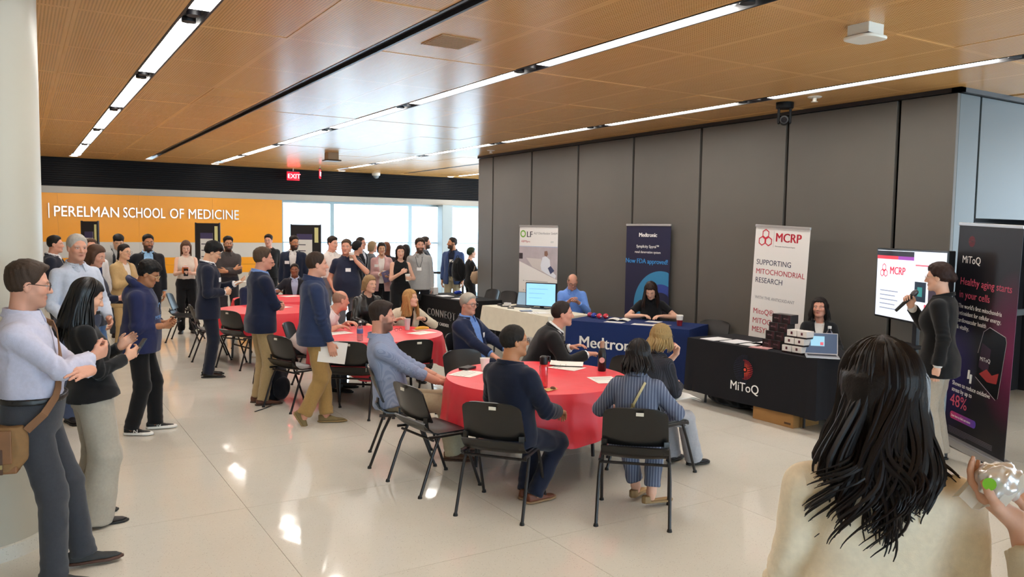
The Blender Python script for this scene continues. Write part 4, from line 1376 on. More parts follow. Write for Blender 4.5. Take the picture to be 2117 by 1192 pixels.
# white research banner, leaning
b1, p_ = banner(7.52, 6.36, 272, .80, 2.03, mat('banner_white', '#e6e4e2', rough=.55), 'white leaning banner with red hexagon logo behind dark boxes', tilt=2.6)
RED = mat('print_mcrp', '#c8203a', rough=.6)
hexlogo(p_, -.24, 1.885, .058, RED)
T(p_, 'MCRP', .145, RED, -.09, 1.86, bold=.004)
MB().box(-.115, -.112, -.0026, -.002, 1.79, 1.98).build('divider', mat('print_grey', '#9a9a9c'), p_)
T(p_, 'Mitochondria Clinical Research Program', .018, '#8a8a90', -.09, 1.80)
for s_, c_, z_ in (('SUPPORTING', '#2a3350', 1.575), ('MITOCHONDRIAL', '#b02a40', 1.465), ('RESEARCH', '#2a3350', 1.36)): T(p_, s_, .088, c_, -.355, z_)
T(p_, 'WITH THE ANTIOXIDANT', .05, '#8f9096', -.34, 1.165)
for s_, z_ in (('MitoQ\u00ae', .985), ('MITOQUINOL', .87), ('MESYLATE', .765)): T(p_, s_, .092, '#b02a40', -.355, z_)
T(p_, 'WE SUPPORT CLINICAL', .055, '#8f9096', -.355, .575); T(p_, 'PRECLINICAL TRIALS', .055, '#8f9096', -.34, .50)
# navy banner
b2, p_ = banner(7.85, 8.97, 264, .87, 2.05, mat('banner_navy', '#161a3c', rough=.5), 'navy banner with a light blue arc beside the blue table')
T(p_, 'Medtronic', .085, M_WHITE, 0, 1.88, 'CENTER', bold=.003); T(p_, 'Symplicity Spyral\u2122', .058, M_WHITE, 0, 1.72, 'CENTER'); T(p_, 'renal denervation system', .05, M_WHITE, 0, 1.64, 'CENTER')
T(p_, 'Now FDA approved!', .098, '#3f9be0', -.02, 1.49, 'CENTER', bold=.002)
def arc(parent, cx, cz, r0, r1, a0, a1, m, n=24, clip=.419):
    mb = MB()
    for k in range(n):
        a, b = a0 + (a1 - a0) * k / n, a0 + (a1 - a0) * (k + 1) / n
        q = [(cx + r * math.cos(t_), cz + r * math.sin(t_)) for r, t_ in ((r0, a), (r0, b), (r1, b), (r1, a))]
        q = [(min(max(x_, -clip), clip), z_) for x_, z_ in q]
        mb.prism(q[::-1], -.0032, -.0024, axis=1)
    mb.build('printed_arc', m, parent)
arc(p_, .28, .86, .34, .53, math.radians(60), math.radians(200), mat('print_teal', '#2f7fae', rough=.5)); arc(p_, .28, .86, .22, .34, math.radians(40), math.radians(200), mat('print_blue2', '#27408f', rough=.5))
MB().box(.0, .40, -.003, -.0024, .69, .70).build('printed_line', mat('print_grey', '#9a9a9c'), p_)
# white device banner
b3, p_ = banner(7.50, 11.35, 253, .84, 2.02, mat('banner_white', '#e6e4e2', rough=.55), 'white banner with green ring logo behind the monitor')
mb = MB()
for q in hexring(-.34, 1.89, .062, .022, 24): mb.prism(list(q), -.0033, -.0025, axis=1)
mb.build('ring_logo', mat('print_green', '#6ea83a', rough=.6), p_)
T(p_, 'LF', .14, '#3a3a46', -.26, 1.835, bold=.003); T(p_, 'ALF Distribution GmbH', .052, '#6a6a72', -.10, 1.885); T(p_, 'ABPMpro', .05, '#b04050', -.38, 1.745); T(p_, 'IEM', .04, '#9aa', .27, 1.745)
MB().box(-.42, .42, -.0028, -.0022, 1.672, 1.68).build('printed_line', mat('print_lineblue', '#8fa6d0'), p_)
flat(p_, [(-.42, 1.67), (-.42, 1.42), (.42, 1.13), (.42, 1.67)], mat('photo_warm', '#b7aeb4', rough=.6, noise=.2, nscale=6), 'printed_photo')
flat(p_, [(-.42, 1.56), (-.42, 1.46), (-.34, 1.46), (-.34, 1.56)], mat('photo_dark', '#3a3036'), 'printed_photo', y=-.0034)
flat(p_, [(-.26, 1.48), (.06, 1.47), (.20, 1.22), (-.12, 1.33)], mat('photo_pale', '#cfc9c6'), 'printed_photo', y=-.0034)
flat(p_, [(.10, 1.50), (.18, 1.52), (.26, 1.46), (.28, 1.30), (.40, 1.20), (.38, 1.15), (.20, 1.22), (.08, 1.28), (.06, 1.36)], mat('photo_blue', '#dfe4ee'), 'printed_photo', y=-.0036)
flat(p_, [(.14, 1.60), (.20, 1.61), (.22, 1.55), (.19, 1.51), (.14, 1.53)], mat('photo_skin', '#8a6a5c'), 'printed_photo', y=-.0038)
flat(p_, [(.22, 1.32), (.28, 1.36), (.36, 1.28), (.28, 1.22)], mat('photo_navy', '#3a4468'), 'printed_photo', y=-.0038)
for k in range(6):
    z_ = 1.08 - k * .16
    MB().box(-.32, -.30, -.003, -.0022, z_, z_ + .015).build('bullet', mat('print_grey', '#9a9a9c'), p_)
    for j in range(2 + k % 2): MB().box(-.27, .22 - .08 * j + .03 * (k % 3), -.003, -.0022, z_ - .045 * j, z_ + .010 - .045 * j).build('printed_text_line', mat('print_grey', '#9a9a9c'), p_)
# dark supplement banner on the right
def _night(nt, b):
    tc = nt.nodes.new('ShaderNodeTexCoord'); s_ = nt.nodes.new('ShaderNodeSeparateXYZ'); nt.links.new(tc.outputs['Object'], s_.inputs[0])
    def blob(cx, cz, r):
        dx = MATH(nt, 'SUBTRACT', s_.outputs[0], cx); dz = MATH(nt, 'MULTIPLY', MATH(nt, 'SUBTRACT', s_.outputs[2], cz), .6)
        d = MATH(nt, 'SQRT', MATH(nt, 'ADD', MATH(nt, 'MULTIPLY', dx, dx), MATH(nt, 'MULTIPLY', dz, dz)))
        return MATH(nt, 'MAXIMUM', MATH(nt, 'SUBTRACT', 1, MATH(nt, 'DIVIDE', d, r)), 0)
    c = MIX(nt, blob(.42, 1.0, .42), lin('#0f0d16'), lin('#7a2050')); c = MIX(nt, blob(-.42, .75, .40), c, lin('#2a1e6a'))
    nt.links.new(c, b.inputs['Base Color']); b.inputs['Roughness'].default_value = .45
b4, p_ = banner(7.27, 3.86, 300, .90, 2.05, pos_material('banner_night', _night), 'tall dark banner with pink headline at the right', tilt=2.2)
mb = MB()
for r_i in range(5):
    for k in range(6 + 4 * r_i):
        a = 2 * math.pi * k / (6 + 4 * r_i); rr_ = .012 + .0085 * r_i; s_ = .0028
        mb.prism([(-.24 + rr_ * math.cos(a) + s_ * math.cos(q * 1.57), 1.90 + rr_ * math.sin(a) + s_ * math.sin(q * 1.57)) for q in range(4)], -.0033, -.0025, axis=1)
mb.build('emblem_dots', mat('print_red', '#c02a3a', rough=.6), p_)
T(p_, 'MiToQ', .095, M_WHITE, -.37, 1.70)
PINK = '#c8506a'
T(p_, 'Healthy aging starts', .094, PINK, -.375, 1.50); T(p_, 'in your cells', .094, PINK, -.375, 1.38)
for k, s_ in enumerate(("The world's first mitochondria", 'antioxidant for cellular energy,', 'cardiovascular health', '& vitality.')): T(p_, s_, .056, M_WHITE, -.375, 1.285 - .066 * k, sx=.92)
# printed device: pouch with capsules
flat(p_, [(-.02, .92), (.04, 1.12), (.12, 1.17), (.34, 1.12), (.36, 1.08), (.30, .58), (.27, .56), (-.03, .70)], mat('print_black', '#0b0a0d', rough=.35), 'printed_pouch')
mb = MB()
for a, b in (((-.02, .92), (.04, 1.12)), ((.04, 1.12), (.12, 1.17)), ((.12, 1.17), (.34, 1.12)), ((.34, 1.12), (.36, 1.08)), ((.36, 1.08), (.30, .58)), ((-.03, .70), (.27, .56))):
    mb.tube([(a[0], -.0036, a[1]), (b[0], -.0036, b[1])], .003, 4)
mb.build('printed_outline', mat('print_silver', '#8d8790', rough=.4), p_)
flat(p_, [(-.0, .80), (.03, 1.02), (.16, .98), (.14, .76)], mat('print_plum', '#3a2236', rough=.4), 'printed_label', y=-.0034)
T(p_, 'MiToQ', .05, M_WHITE, .015, .86, y=-.0042)
flat(p_, [(.02, .74), (.12, .80), (.20, .76), (.29, .80), (.27, .70), (.14, .69)], mat('print_flame', '#a83030', rough=.5), 'printed_flame', y=-.0036)
for dx in (0, .035): MB().tube([(-.13 + dx, -.003, .66 - dx), (-.125 + dx, -.003, .74 - dx)], .011, 8).build('printed_capsule', M_WHITE, p_)
T(p_, 'Shown to reduce oxidative', .058, M_WHITE, -.375, .555, sx=.9); T(p_, 'stress by up to', .058, M_WHITE, -.375, .495, sx=.9)
T(p_, '48%', .16, PINK, -.39, .36)
def _btn(nt, b):
    tc = nt.nodes.new('ShaderNodeTexCoord'); s_ = nt.nodes.new('ShaderNodeSeparateXYZ'); nt.links.new(tc.outputs['Object'], s_.inputs[0])
    c = MIX(nt, MATH(nt, 'MULTIPLY', MATH(nt, 'ADD', s_.outputs[0], .38), 2.4), lin('#c03060'), lin('#5040b0'))
    nt.links.new(c, b.inputs['Base Color']); b.inputs['Roughness'].default_value = .45
MB().prism([(-.34 + .03 * math.cos(a) if math.cos(a) < 0 else .0 + .03 * math.cos(a), .27 + .036 * math.sin(a)) for a in [k * math.pi / 8 + .01 for k in range(16)]], -.0033, -.0025, axis=1).build('printed_button', pos_material('button_gradient', _btn), p_)
T(p_, 'Scan here to find out more', .034, M_WHITE, -.35, .258, sx=.8, y=-.0036)
for k in range(5): MB().box(-.38, .28 if k < 4 else -.1, -.003, -.0024, .155 - k * .013, .159 - k * .013).build('printed_text_line', mat('print_dimgrey', '#6a6470'), p_)

# ---- television on a stand
TV_RZ = math.atan2(-.885, -.466)
t = thing('television_stand', 'black rolling television stand behind the woman with the microphone', 'stand', (7.46, 4.64, 0), TV_RZ)
MB().box(-.035, .035, .06, .10, .06, 1.70).build('column', M_DARK, t, bevel=.006)
for s_ in (-1, 1):
    MB().box(s_ * .30 - .025, s_ * .30 + .025, -.30, .34, .05, .09).build('foot_bar', M_DARK, t, bevel=.01)
    for y in (-.27, .31): MB().lathe([(.025, -.012), (.03, 0), (.025, .012)], 14, (0, 0, 0)).build('caster', mat('rubber', '#0e0d0d', rough=.7), t, (s_ * .30, y, .03))
MB().box(-.32, .32, .05, .11, .06, .09).build('base_bar', M_DARK, t)
MB().box(-.22, .22, -.20, .12, .86, .875).build('shelf', M_DARK, t, bevel=.004)
tv = thing('television', 'flat screen television showing a slide with red hexagon logo', 'television', (7.46, 4.64, 1.46), TV_RZ)
MB().box(-.62, .62, -.02, .05, -.36, .36).build('housing', mat('tv_black', '#0a0a0c', rough=.3), tv, bevel=.006)
def screen(parent, w, h, col, e=1., y=-.0215, name='screen'):
    return MB().box(-w / 2, w / 2, y, y + .001, -h / 2, h / 2).build(name, mat('screen_glow', col, emit=e, rough=.3), parent)
sc_ = screen(tv, 1.20, .68, '#dfe9f8', .26)
def patch(parent, x0, x1, z0, z1, col, e=.22, y=-.0222, name='slide_shape'):
    return MB().box(x0, x1, y - .0004, y, z0, z1).build(name, mat('slide', col, emit=e, rough=.4), parent)
patch(sc_, -.60, .08, .285, .335, '#2a2a36', .06); patch(sc_, -.60, -.2, .25, .285, '#e03a4a'); patch(sc_, -.2, .08, .25, .285, '#8a3aa0')
hexlogo(sc_, -.46, .125, .040, mat('slide', '#c8203a', emit=.2), y=-.0224)
lettering('MCRP', .11, mat('slide', '#c8203a', emit=.2), sc_, (-.35, -.0226, .10), XR, extrude=.0004, bold=.003)
for k in range(5): patch(sc_, -.52, -.18 - .05 * (k % 2), -.08 - k * .045, -.07 - k * .045, '#8a93a8', .15)
patch(sc_, .11, .58, .20, .215, '#d06a7a', .2); patch(sc_, .11, .30, -.14, .05, '#16283c', .1); patch(sc_, .16, .24, -.09, .0, '#2f8a8a', .15, y=-.0228)
patch(sc_, .34, .56, -.14, .05, '#3a2a3a', .1); patch(sc_, .28, .58, -.30, -.16, '#e04a58'); patch(sc_, .38, .5, .10, .14, '#e04a58')

# ---- poster boards far behind
def poster_board(x, y, face, w, lb, title='#3a3258'):
    t = thing('poster_board', lb, 'poster board', (x, y, 0), -math.radians(face) + math.pi, 'tall black poster boards')
    MB().box(-w / 2, w / 2, -.012, .012, .45, 2.0).build('board', mat('felt_black', '#1b1719', rough=.9), t)
    for s_ in (-1, 1):
        MB().box(s_ * w / 2 - .012, s_ * w / 2 + .012, -.016, .016, 0, 2.01).build('post', M_DARK, t)
        MB().box(s_ * w / 2 - .015, s_ * w / 2 + .015, -.22, .22, 0, .02).build('foot', M_DARK, t)
    p = MB().box(-w * .30, w * .22, -.016, -.012, .9, 1.80).build('poster', mat('poster_paper', '#d5d2cc', rough=.6), t)
    MB().box(-w * .30, w * .22, -.018, -.016, 1.68, 1.80).build('title_band', mat('poster_title', title, rough=.6), p)
    for k in range(4): MB().box(-w * .26, w * .0, -.018, -.016, 1.56 - k * .13, 1.58 - k * .13).build('printed_text_line', mat('print_dark', '#4a4650'), p)
    MB().box(w * .30, w * .43, -.016, -.012, 1.62, 1.94).build('number_card', mat('card_yellow', '#cfc98a', rough=.6), t)
poster_board(1.18, 17.6, 232, .42, 'narrow black poster board seen at an angle left of the far guests')
poster_board(3.32, 17.4, 214, .50, 'black poster board before the yellow wall with number card')
poster_board(5.25, 17.0, 214, .64, 'black poster board standing before the bright window')
# stanchion barrier
t = thing('belt_barrier', 'black post with retractable belt before the bright windows', 'barrier', (7.9, 16.6, 0), 0)
for dx, dy in ((-.1, .3), (.75, -.4)):
    MB().lathe([(.16, 0), (.17, .012), (.05, .03), (.028, .05), (.028, .93), (.035, .95), (.035, 1.0), (.02, 1.01)], 20, (dx, dy, 0)).build('post', M_DARK, t, smooth=True)
MB().prism([(-.1, .3), (.75, -.4), (.752, -.397), (-.098, .303)], .92, .97).build('belt', mat('belt_black', '#101013', rough=.8), t)

# ------------------------------------------------------------------ chairs in place
chair(2.85, 4.72, 51, 'black plastic chair of the balding man in navy blazer')
chair(3.57, 4.15, 42, 'black plastic chair of the woman in pinstripe blazer')
chair(2.67, 5.44, 84, 'empty black plastic chair at the left of the nearest red table')
chair(2.72, 6.16, 112, 'black plastic chair of the man in checked shirt')
chair(4.36, 4.87, 82, 'black plastic chair of the blonde woman in tweed jacket')
chair(3.58, 6.44, 176, 'empty black plastic chair behind paper and phone on nearest table')
chair(4.52, 5.62, 262, 'black plastic chair behind the black bottle on nearest table')
chair(4.22, 6.44, 116, 'black plastic chair under the man in black suit')
chair(3.48, 7.79, 2, 'empty black plastic chair before the middle red table')
chair(2.95, 7.92, 38, 'black plastic chair right of the man in quarter-zip pullover')
chair(2.54, 8.54, 70, 'empty black plastic chair over the backpack between two khaki trousers')
chair(2.93, 9.41, 122, 'black plastic chair of the bald man in white shirt')
chair(4.20, 7.60, 150, 'black plastic chair of the grey-haired man in navy blazer')
chair(4.05, 10.35, 176, 'black plastic chair of the woman in leather jacket')
chair(4.28, 9.62, 190, 'black plastic chair of the woman in cream cardigan')
chair(2.62, 11.36, 62, 'empty black plastic chair just left of the man in navy sweater')
chair(2.35, 12.25, 95, 'empty black plastic chair behind the young man in navy suit')
chair(2.36, 14.35, 110, 'empty black plastic chair left of the suit, nearer one')
chair(2.80, 15.30, 150, 'empty black plastic chair left of the suit, farther one')
chair(3.16, 12.92, 160, 'black plastic chair of the seated man with grey beard')
chair(4.33, 14.7, 195, 'black plastic chair of the seated man in dark suit')
chair(7.55, 13.30, 262, 'black plastic chair against grey wall, left of the pair')
chair(7.60, 12.75, 255, 'black plastic chair against grey wall, right of the pair')
chair(7.46, 10.30, 225, 'black plastic chair of the bald man in blue shirt')
chair(7.56, 8.53, 236, 'black plastic chair of the woman in black polo')
chair(7.56, 7.45, 250, 'empty black plastic chair beside the red-white cup')
chair(7.54, 5.73, 240, 'black plastic chair of the woman behind the boxes')

# ------------------------------------------------------------------ people
def view(x, y): return math.degrees(math.atan2(x, y))
def vf(p, rel): return view(*p) + rel      # 0 = facing away from the camera, 90 = to the right
def seat(**k):
    d = dict(seated=1, pel=(0, -.05, .555), lean=4, rf=(.12, .36, .075), lf=(-.12, .36, .075), rh=(.14, .30, .66), lh=(-.14, .30, .66), hem=-.06, cuff=.026,
             rhp=(0, 0, -1), lhp=(0, 0, -1))
    d.update(k)
    return d
HOLD = dict(rh=(.05, .30, 1.13), lh=(-.06, .32, 1.10), rhp=(-1, .2, .5), lhp=(1, .2, .5), relb=(.6, -.5, -.8), lelb=(-.6, -.5, -.8))
CROSS = dict(rh=(-.08, .19, 1.17), lh=(.07, .23, 1.13), rhp=(0, -1, .2), lhp=(0, -1, .2), relb=(.8, .1, -.8), lelb=(-.8, .1, -.8), rhd=(-1, -.5, .1), lhd=(1, -.4, .1), rhc=.2, lhc=.2)
PHONES = []
BLK = '#17171a'

# 1 man leaning on the column
p = (.12, 4.98)
MAN1 = person('man in lavender dress shirt with crossed arms leaning on the column', p, vf(p, 100), 0, ht=1.76, sex='m', skin='#d09880', hair=('short', dict(top=.024, side=.009, quiff=.012, recede=.004)), haircol='#3a2c22',
    top=('shirt', '#bdbdd0'), trousers='#3b3d43', belt='#141416', glasses='#2a1c18', gthick=1.4, stubble=.35, beardcol='#6a5648', pel=(0, -.08, .955), lean=-8, hunch=.04,
    head=(-14, 6), rh=(-.04, .20, 1.21), lh=(.10, .22, 1.16), rhp=(-.6, -.3, .4), lhp=(-.6, -.3, -.8), rhd=(-.4, .8, .35), lhd=(.65, -.55, .05), rhc=.8, lhc=.15, relb=(.9, .3, -.7), lelb=(-.8, .2, -.8),
    rf=(.13, .02, .075), lf=(-.11, .13, .075), shoes=('#3a3b3c', '#4a2c20'), shoerough=.85, folds=.0055, fat=.02, cuff=.026, loose=.012)
# 2 woman with phone
p = (.38, 5.82)
WOM2 = person('woman with long black hair in black blouse looking at her phone', p, vf(p, 78), 0, ht=1.62, sex='f', skin='#d8a488', hair=('long', dict(len=.36, front=.0, top=.016, wide=.082)), haircol='#0e0c0d', shiny=1,
    top=('blouse', '#141416'), fore=.96, trousers='#a39b8e', cuff=.085, legoff=.035, legend=1.12, hem=-.06, head=(2, 22), lean=-7, hunch=.0, loose=.02, rh=(.06, .19, 1.07), lh=(-.06, .19, 1.13), rhp=(-1, .1, .3), lhp=(1, .1, .3), rhc=.5, lhc=.35,
    rhd=(-.1, 1, .5), lhd=(.1, .8, .7), folds=.006, shoes=('#1c1516', '#0c0b0b'))
# 3 older man, light blue shirt
p = (.47, 8.9)
MAN3 = person('grey-haired man in pale blue shirt with name badge facing the camera', p, vf(p, 150), 1, ht=1.86, sex='m', fat=.03, skin='#d09880', hair=('short', dict(top=.014, side=.010, recede=.018)), haircol='#a9a49c', top=('shirt', '#bcc6d8'), trousers='#4a5570', belt='#222',
    head=(8, 4), badge=(-.09, .30), stubble=.12, beardcol='#9a948c', lh=(-.16, .27, 1.02), rh=(.20, .22, 1.0), rhp=(-1, 0, .3), folds=.005)
# person behind him, navy top and jeans
p = (.68, 10.0)
person('person in navy pullover and jeans partly hidden behind grey-haired man', p, vf(p, 110), 2, ht=1.74, sex='f', skin='#d09880', hair=('long', dict(len=.28, front=.6)), haircol='#4a3326', top=('sweater', '#181d30'), trousers='#53719c', head=(10, 18), **HOLD)
p = (.92, 13.6)
WHI5 = person('man in white shirt with navy backpack straps behind grey-haired man', p, vf(p, 175), 2, ht=1.74, sex='m', skin='#d09880', haircol='#4a3326', top=('shirt', '#d9dbe0'), trousers='#33343a')
# suit at the column
p = (.42, 13.4)
person('dark-suited man with black hair standing just right of the column', p, vf(p, 100), 2, ht=1.78, skin='#d09880', haircol='#15120f', top=('jacket', '#1f2330'), under='#d9d9dc', trousers='#2a2a30', hair=('short', dict(top=.02)))
# grey hoodie with backpack
p = (1.46, 15.4)
HOOD7 = person('young man in grey hooded jacket with backpack straps before yellow wall', p, vf(p, 165), 2, ht=1.79, skin='#d8a888', haircol='#121012', hair=('short', dict(top=.028, fringe=.02)), top=('hoodie', '#9a9a98'), trousers='#3a3d44', head=(10, 22), **HOLD)
# beige blazer
p = (1.31, 13.2)
BEI8 = person('woman in beige blazer and glasses holding a white cup', p, vf(p, 140), 2, ht=1.67, sex='f', skin='#d8a888', haircol='#1c1513', hair=('pony', dict(top=.014)), top=('jacket', '#b79a6c'), under='#d9d2c8', collar=False, unf=.04, trousers='#b79a6c', glasses='#8a7a68', head=(-10, 4),
    rh=(.04, .27, 1.10), lh=(-.09, .25, 1.06), rhp=(-1, 0, .2), lhp=(1, 0, .2), rhc=.5, lhc=.5)
# black blazer, blue shirt
p = (1.78, 14.2)
person('bearded man in black blazer and light blue shirt with white badge', p, vf(p, 175), 2, ht=1.80, skin='#b57c58', haircol='#15120f', beard=.6, hair=('short', dict(top=.022)), top=('jacket', '#15161c'), under='#8fb6d8', open=.035, trousers='#1c1c22', glasses='#332822', badge=(.11, .30),
    rh=(.26, .02, 1.02), relb=(1, -.3, 0), head=(-8, 2))
# peach top
p = (2.56, 15.4)
PEA10 = person('woman with long brown hair in white sleeveless top and black trousers', p, vf(p, 178), 2, ht=1.70, sex='f', bare=True, skin='#e0b49c', haircol='#5a4030', hair=('long', dict(len=.36, front=.9)), top=('tank', '#d8cabc'), fore=None, trousers='#141417', head=(0, 24), hem=-.04, **HOLD)
# 11 hoodie man
p = (.94, 8.15)
HOO11 = person('young man in navy hoodie and white-soled sneakers looking at his phone', p, vf(p, 102), 0, ht=1.63, skin='#a06c4c', haircol='#0f0d0e', hair=('short', dict(top=.034, side=.016, fringe=.016, curly=.004)), top=('hoodie', '#20264a'), fore=.62, trousers='#111114', glasses='#c9b48a', head=(2, 24), hunch=.035, fat=.02,
    rh=(.05, .21, 1.01), lh=(-.07, .23, 1.02), rhp=(-1, 0, .4), lhp=(1, 0, .4), rhc=.55, lhc=.5, shoes=('#121214', '#e6e4de'), sole=.030, cuff=.03, legoff=.022, rf=(.11, -.06, .075), lf=(-.10, .10, .075), bare=True, loose=.02)
# 12 navy suit
p = (2.06, 10.8)
SUI12 = person('young man in navy suit and tie reading a programme', p, vf(p, 88), 1, ht=1.76, skin='#d8a888', haircol='#0f0e10', hair=('short', dict(top=.036, side=.018, fringe=.030, nape=-.06)), top=('jacket', '#191e30'), under='#e4e4e8', tie='#2c3654', trousers='#191d2c', head=(4, 26), glasses='#6a6660',
    rh=(.10, .19, 1.10), lh=(-.06, .34, 1.20), rhp=(-1, 0, 0), lhp=(.3, 0, 1), rhc=.6, lhc=.4, shoes=('#17120f', '#0c0b0b'), shoerough=.25, open=.02, badge=(.12, .30))
# 13 grey shirt
p = (3.25, 15.2)
person('bearded man in charcoal shirt with folded arms before yellow wall', p, vf(p, 170), 2, ht=1.76, skin='#c08a66', haircol='#15110f', beard=1., hair=('short', dict(top=.03)), top=('shirt', '#45403f'), trousers='#2a2a30', glasses='#3a302c', **CROSS)
# 14 seated grey beard
p = (3.16, 12.92)
person('seated man with grey hair and beard in navy jacket at far table', p, vf(p, 150), 1, **seat(ht=1.66, skin='#d09880', haircol='#8a8478', beardcol='#a39c90', beard=.8, hair=('short', dict(top=.022, side=.016, curly=.004)), top=('jacket', '#1b2440'), under='#c9cdd8', trousers='#2a2a30', head=(0, 4), pel=(0, -.05, .53)))
# 15 navy sweater
p = (2.24, 8.88)
SWE15 = person('man in navy sweater and khaki trousers with folded arms', p, vf(p, 72), 0, ht=1.73, skin='#c98f78', haircol='#4a3a2c', hair=('short', dict(top=.020, side=.008, quiff=.008)), top=('sweater', '#171f36'), under='#6f8cc0', trousers='#a58d66', shoes=('#5a3320', '#3a2214'), head=(8, 2), hem=-.15,
    rh=(-.08, .18, 1.11), lh=(.06, .22, 1.07), rhp=(0, -1, .2), lhp=(0, -1, .2), relb=(.8, .1, -.8), lelb=(-.8, .1, -.8), rhd=(-1, -.5, .1), lhd=(1, -.5, .1), folds=.004, loose=.015)
# 16 black top far
p = (4.62, 17.6)
person('man in black top and glasses before the edge of the yellow wall', p, vf(p, 170), 2, ht=1.78, skin='#cf957f', haircol='#1c1512', top=('sweater', '#151517'), trousers='#17171a', hair=('short', dict(top=.028, quiff=.01)), glasses='#222', head=(25, 2), rh=(.06, .26, 1.12), rhp=(-1, 0, .3), rhc=.6)
# 17 bearded navy blazer
p = (4.42, 15.1)
person('bearded man in navy blazer with white badge before the window', p, vf(p, 185), 2, ht=1.79, skin='#b57c58', haircol='#1c1512', beardcol='#120e0d', beard=1.2, hair=('short', dict(top=.024)), top=('jacket', '#1a2236'), under='#d0cdc8', open=.03, trousers='#1a2030', glasses='#222', badge=(.10, .30), head=(-32, 3))
# 18 seated dark suit
p = (4.33, 14.7)
person('seated man in dark suit and light blue shirt at farthest red table', p, vf(p, 182), 1, **seat(ht=1.66, skin='#8a5a42', haircol='#15110f', hair=('short', dict(top=.012, side=.006)), top=('jacket', '#22222a'), under='#b3bfdc', open=.03, trousers='#22222a', rh=(.30, .34, .80), lh=(-.15, .2, .7), lean=10, pel=(0, -.05, .54)))
# 19 quarter zip
p = (2.48, 7.70)
QZI19 = person('man in navy quarter-zip pullover holding a white booklet, ankles crossed', p, vf(p, 80), 0, ht=1.72, skin='#d09880', haircol='#33251c', hair=('short', dict(top=.014, side=.009, recede=.012)), top=('qzip', '#263250'), trousers='#a08150', shoes=('#7a6a48', '#8a7248'), head=(0, 0), shoerough=.9,
    rh=(.20, .10, .80), rhp=(-1, 0, 0), rhc=.3, lh=(-.20, .10, .85), rf=(.04, -.13, .10), rfp=55, rfy=25, lf=(-.03, .10, .075), lfy=12, rkn=(.2, 1, 0), lkn=(-.1, 1, 0), pel=(0, -.02, .935), hem=-.14, folds=.006, loose=.02, legend=.98, cuff=.03)
# 20.. group by the windows
p = (4.86, 14.2)
person('young man in white shirt and grey trousers behind man in navy polo', p, vf(p, 165), 2, ht=1.79, skin='#d8a48c', haircol='#2a1f18', hair=('short', dict(top=.026, quiff=.01)), top=('shirt', '#d8d2cc'), trousers='#6a6a70', head=(-30, 2))
p = (4.55, 12.55)
POL21 = person('man in navy polo shirt drinking from a paper coffee cup', p, vf(p, 172), 1, ht=1.77, fat=.05, bare=True, skin='#d09880', haircol='#4a3828', hair=('short', dict(top=.018)), top=('polo', '#22273a'), fore=-.35, hem=-.14, trousers='#5a5a60', badge=(.0, .30), head=(18, 0),
    lh=(-.11, .24, 1.42), lhp=(.8, -.5, 0), lhd=(.3, .2, 1), lhc=.6, lelb=(-.8, .1, -.8), rh=(.20, .10, .92), rhc=.7, loose=.03)
p = (5.47, 14.54)
person('woman in black dress with dark pinned-up hair behind the drinking man', p, vf(p, 70), 2, ht=1.70, sex='f', skin='#d09880', haircol='#0e0c0d', hair=('bun', dict(top=.03, side=.02)), top=('dress', '#141417'), fore=.9, trousers='#141417')
p = (5.90, 15.5)
person('man with glasses and dark jacket behind woman with pinned-up hair', p, vf(p, 120), 2, ht=1.77, skin='#d09880', haircol='#2a211c', top=('jacket', '#1c1f28'), under='#c9cdd8', trousers='#1c1c22', glasses='#222')
p = (6.35, 16.0)
person('fair-haired woman in grey top far behind the pink blazer', p, vf(p, 75), 2, ht=1.68, sex='f', skin='#d8a48c', haircol='#8a7458', hair=('bob', dict(len=.2, top=.016)), top=('sweater', '#5a6068'), trousers='#26262c')
p = (6.02, 14.65)
PIN24 = person('woman in pink blazer with short dark hair holding cup and programme', p, vf(p, 180), 1, ht=1.68, sex='f', skin='#c99a7c', haircol='#1c1513', hair=('bob', dict(len=.19, top=.020, wide=.084)), top=('jacket', '#c9a09e'), under='#dcd6d2', collar=False, unf=.05, open=.03, trousers='#14141c', badge=(.10, .32), head=(-6, 3),
    rh=(.02, .24, 1.06), lh=(-.15, .22, 1.02), rhp=(-1, 0, .3), lhp=(.6, -.2, .8), rhc=.5, lhc=.4)
p = (6.35, 15.2)
person('auburn-haired woman hidden behind the pink blazer', p, vf(p, 0), 2, ht=1.68, sex='f', skin='#d8a48c', haircol='#6a3f2a', hair=('long', dict(len=.30)), top=('sweater', '#2a2a30'), trousers='#26262c')
p = (5.85, 13.35)
BLK26 = person('woman in black sleeveless outfit with long dark hair holding coffee cup', p, vf(p, 165), 1, ht=1.66, sex='f', bare=True, skin='#d8a890', haircol='#2a1a16', hair=('long', dict(len=.34, front=.7, wide=.09)), top=('tank', '#141417'), fore=None, trousers='#111114', cuff=.07, legoff=.03, head=(12, 6), hem=-.05,
    rh=(.05, .23, 1.16), lh=(-.12, .26, 1.06), rhp=(-1, 0, .3), lhp=(1, 0, .2), rhc=.6, lhc=.5, lip='#b03040')
p = (6.36, 14.27)
person('dark-haired woman directly behind the woman in black', p, vf(p, 10), 2, ht=1.65, sex='f', skin='#d8a890', haircol='#1a1210', hair=('long', dict(len=.30)), top=('sweater', '#17171a'), trousers='#17171a')
p = (6.29, 13.48)
GRE28 = person('bearded man with messy hair in light grey shirt and lanyard badge', p, vf(p, 175), 1, ht=1.78, skin='#d09880', haircol='#33271f', beardcol='#33271f', beard=.9, hair=('short', dict(top=.030, side=.018, curly=.006)), top=('shirt', '#a3a19e'), hem=-.14, trousers='#1a1a1e', badge=(.02, .24), head=(-6, 0), loose=.02)
p = (7.1, 15.0)
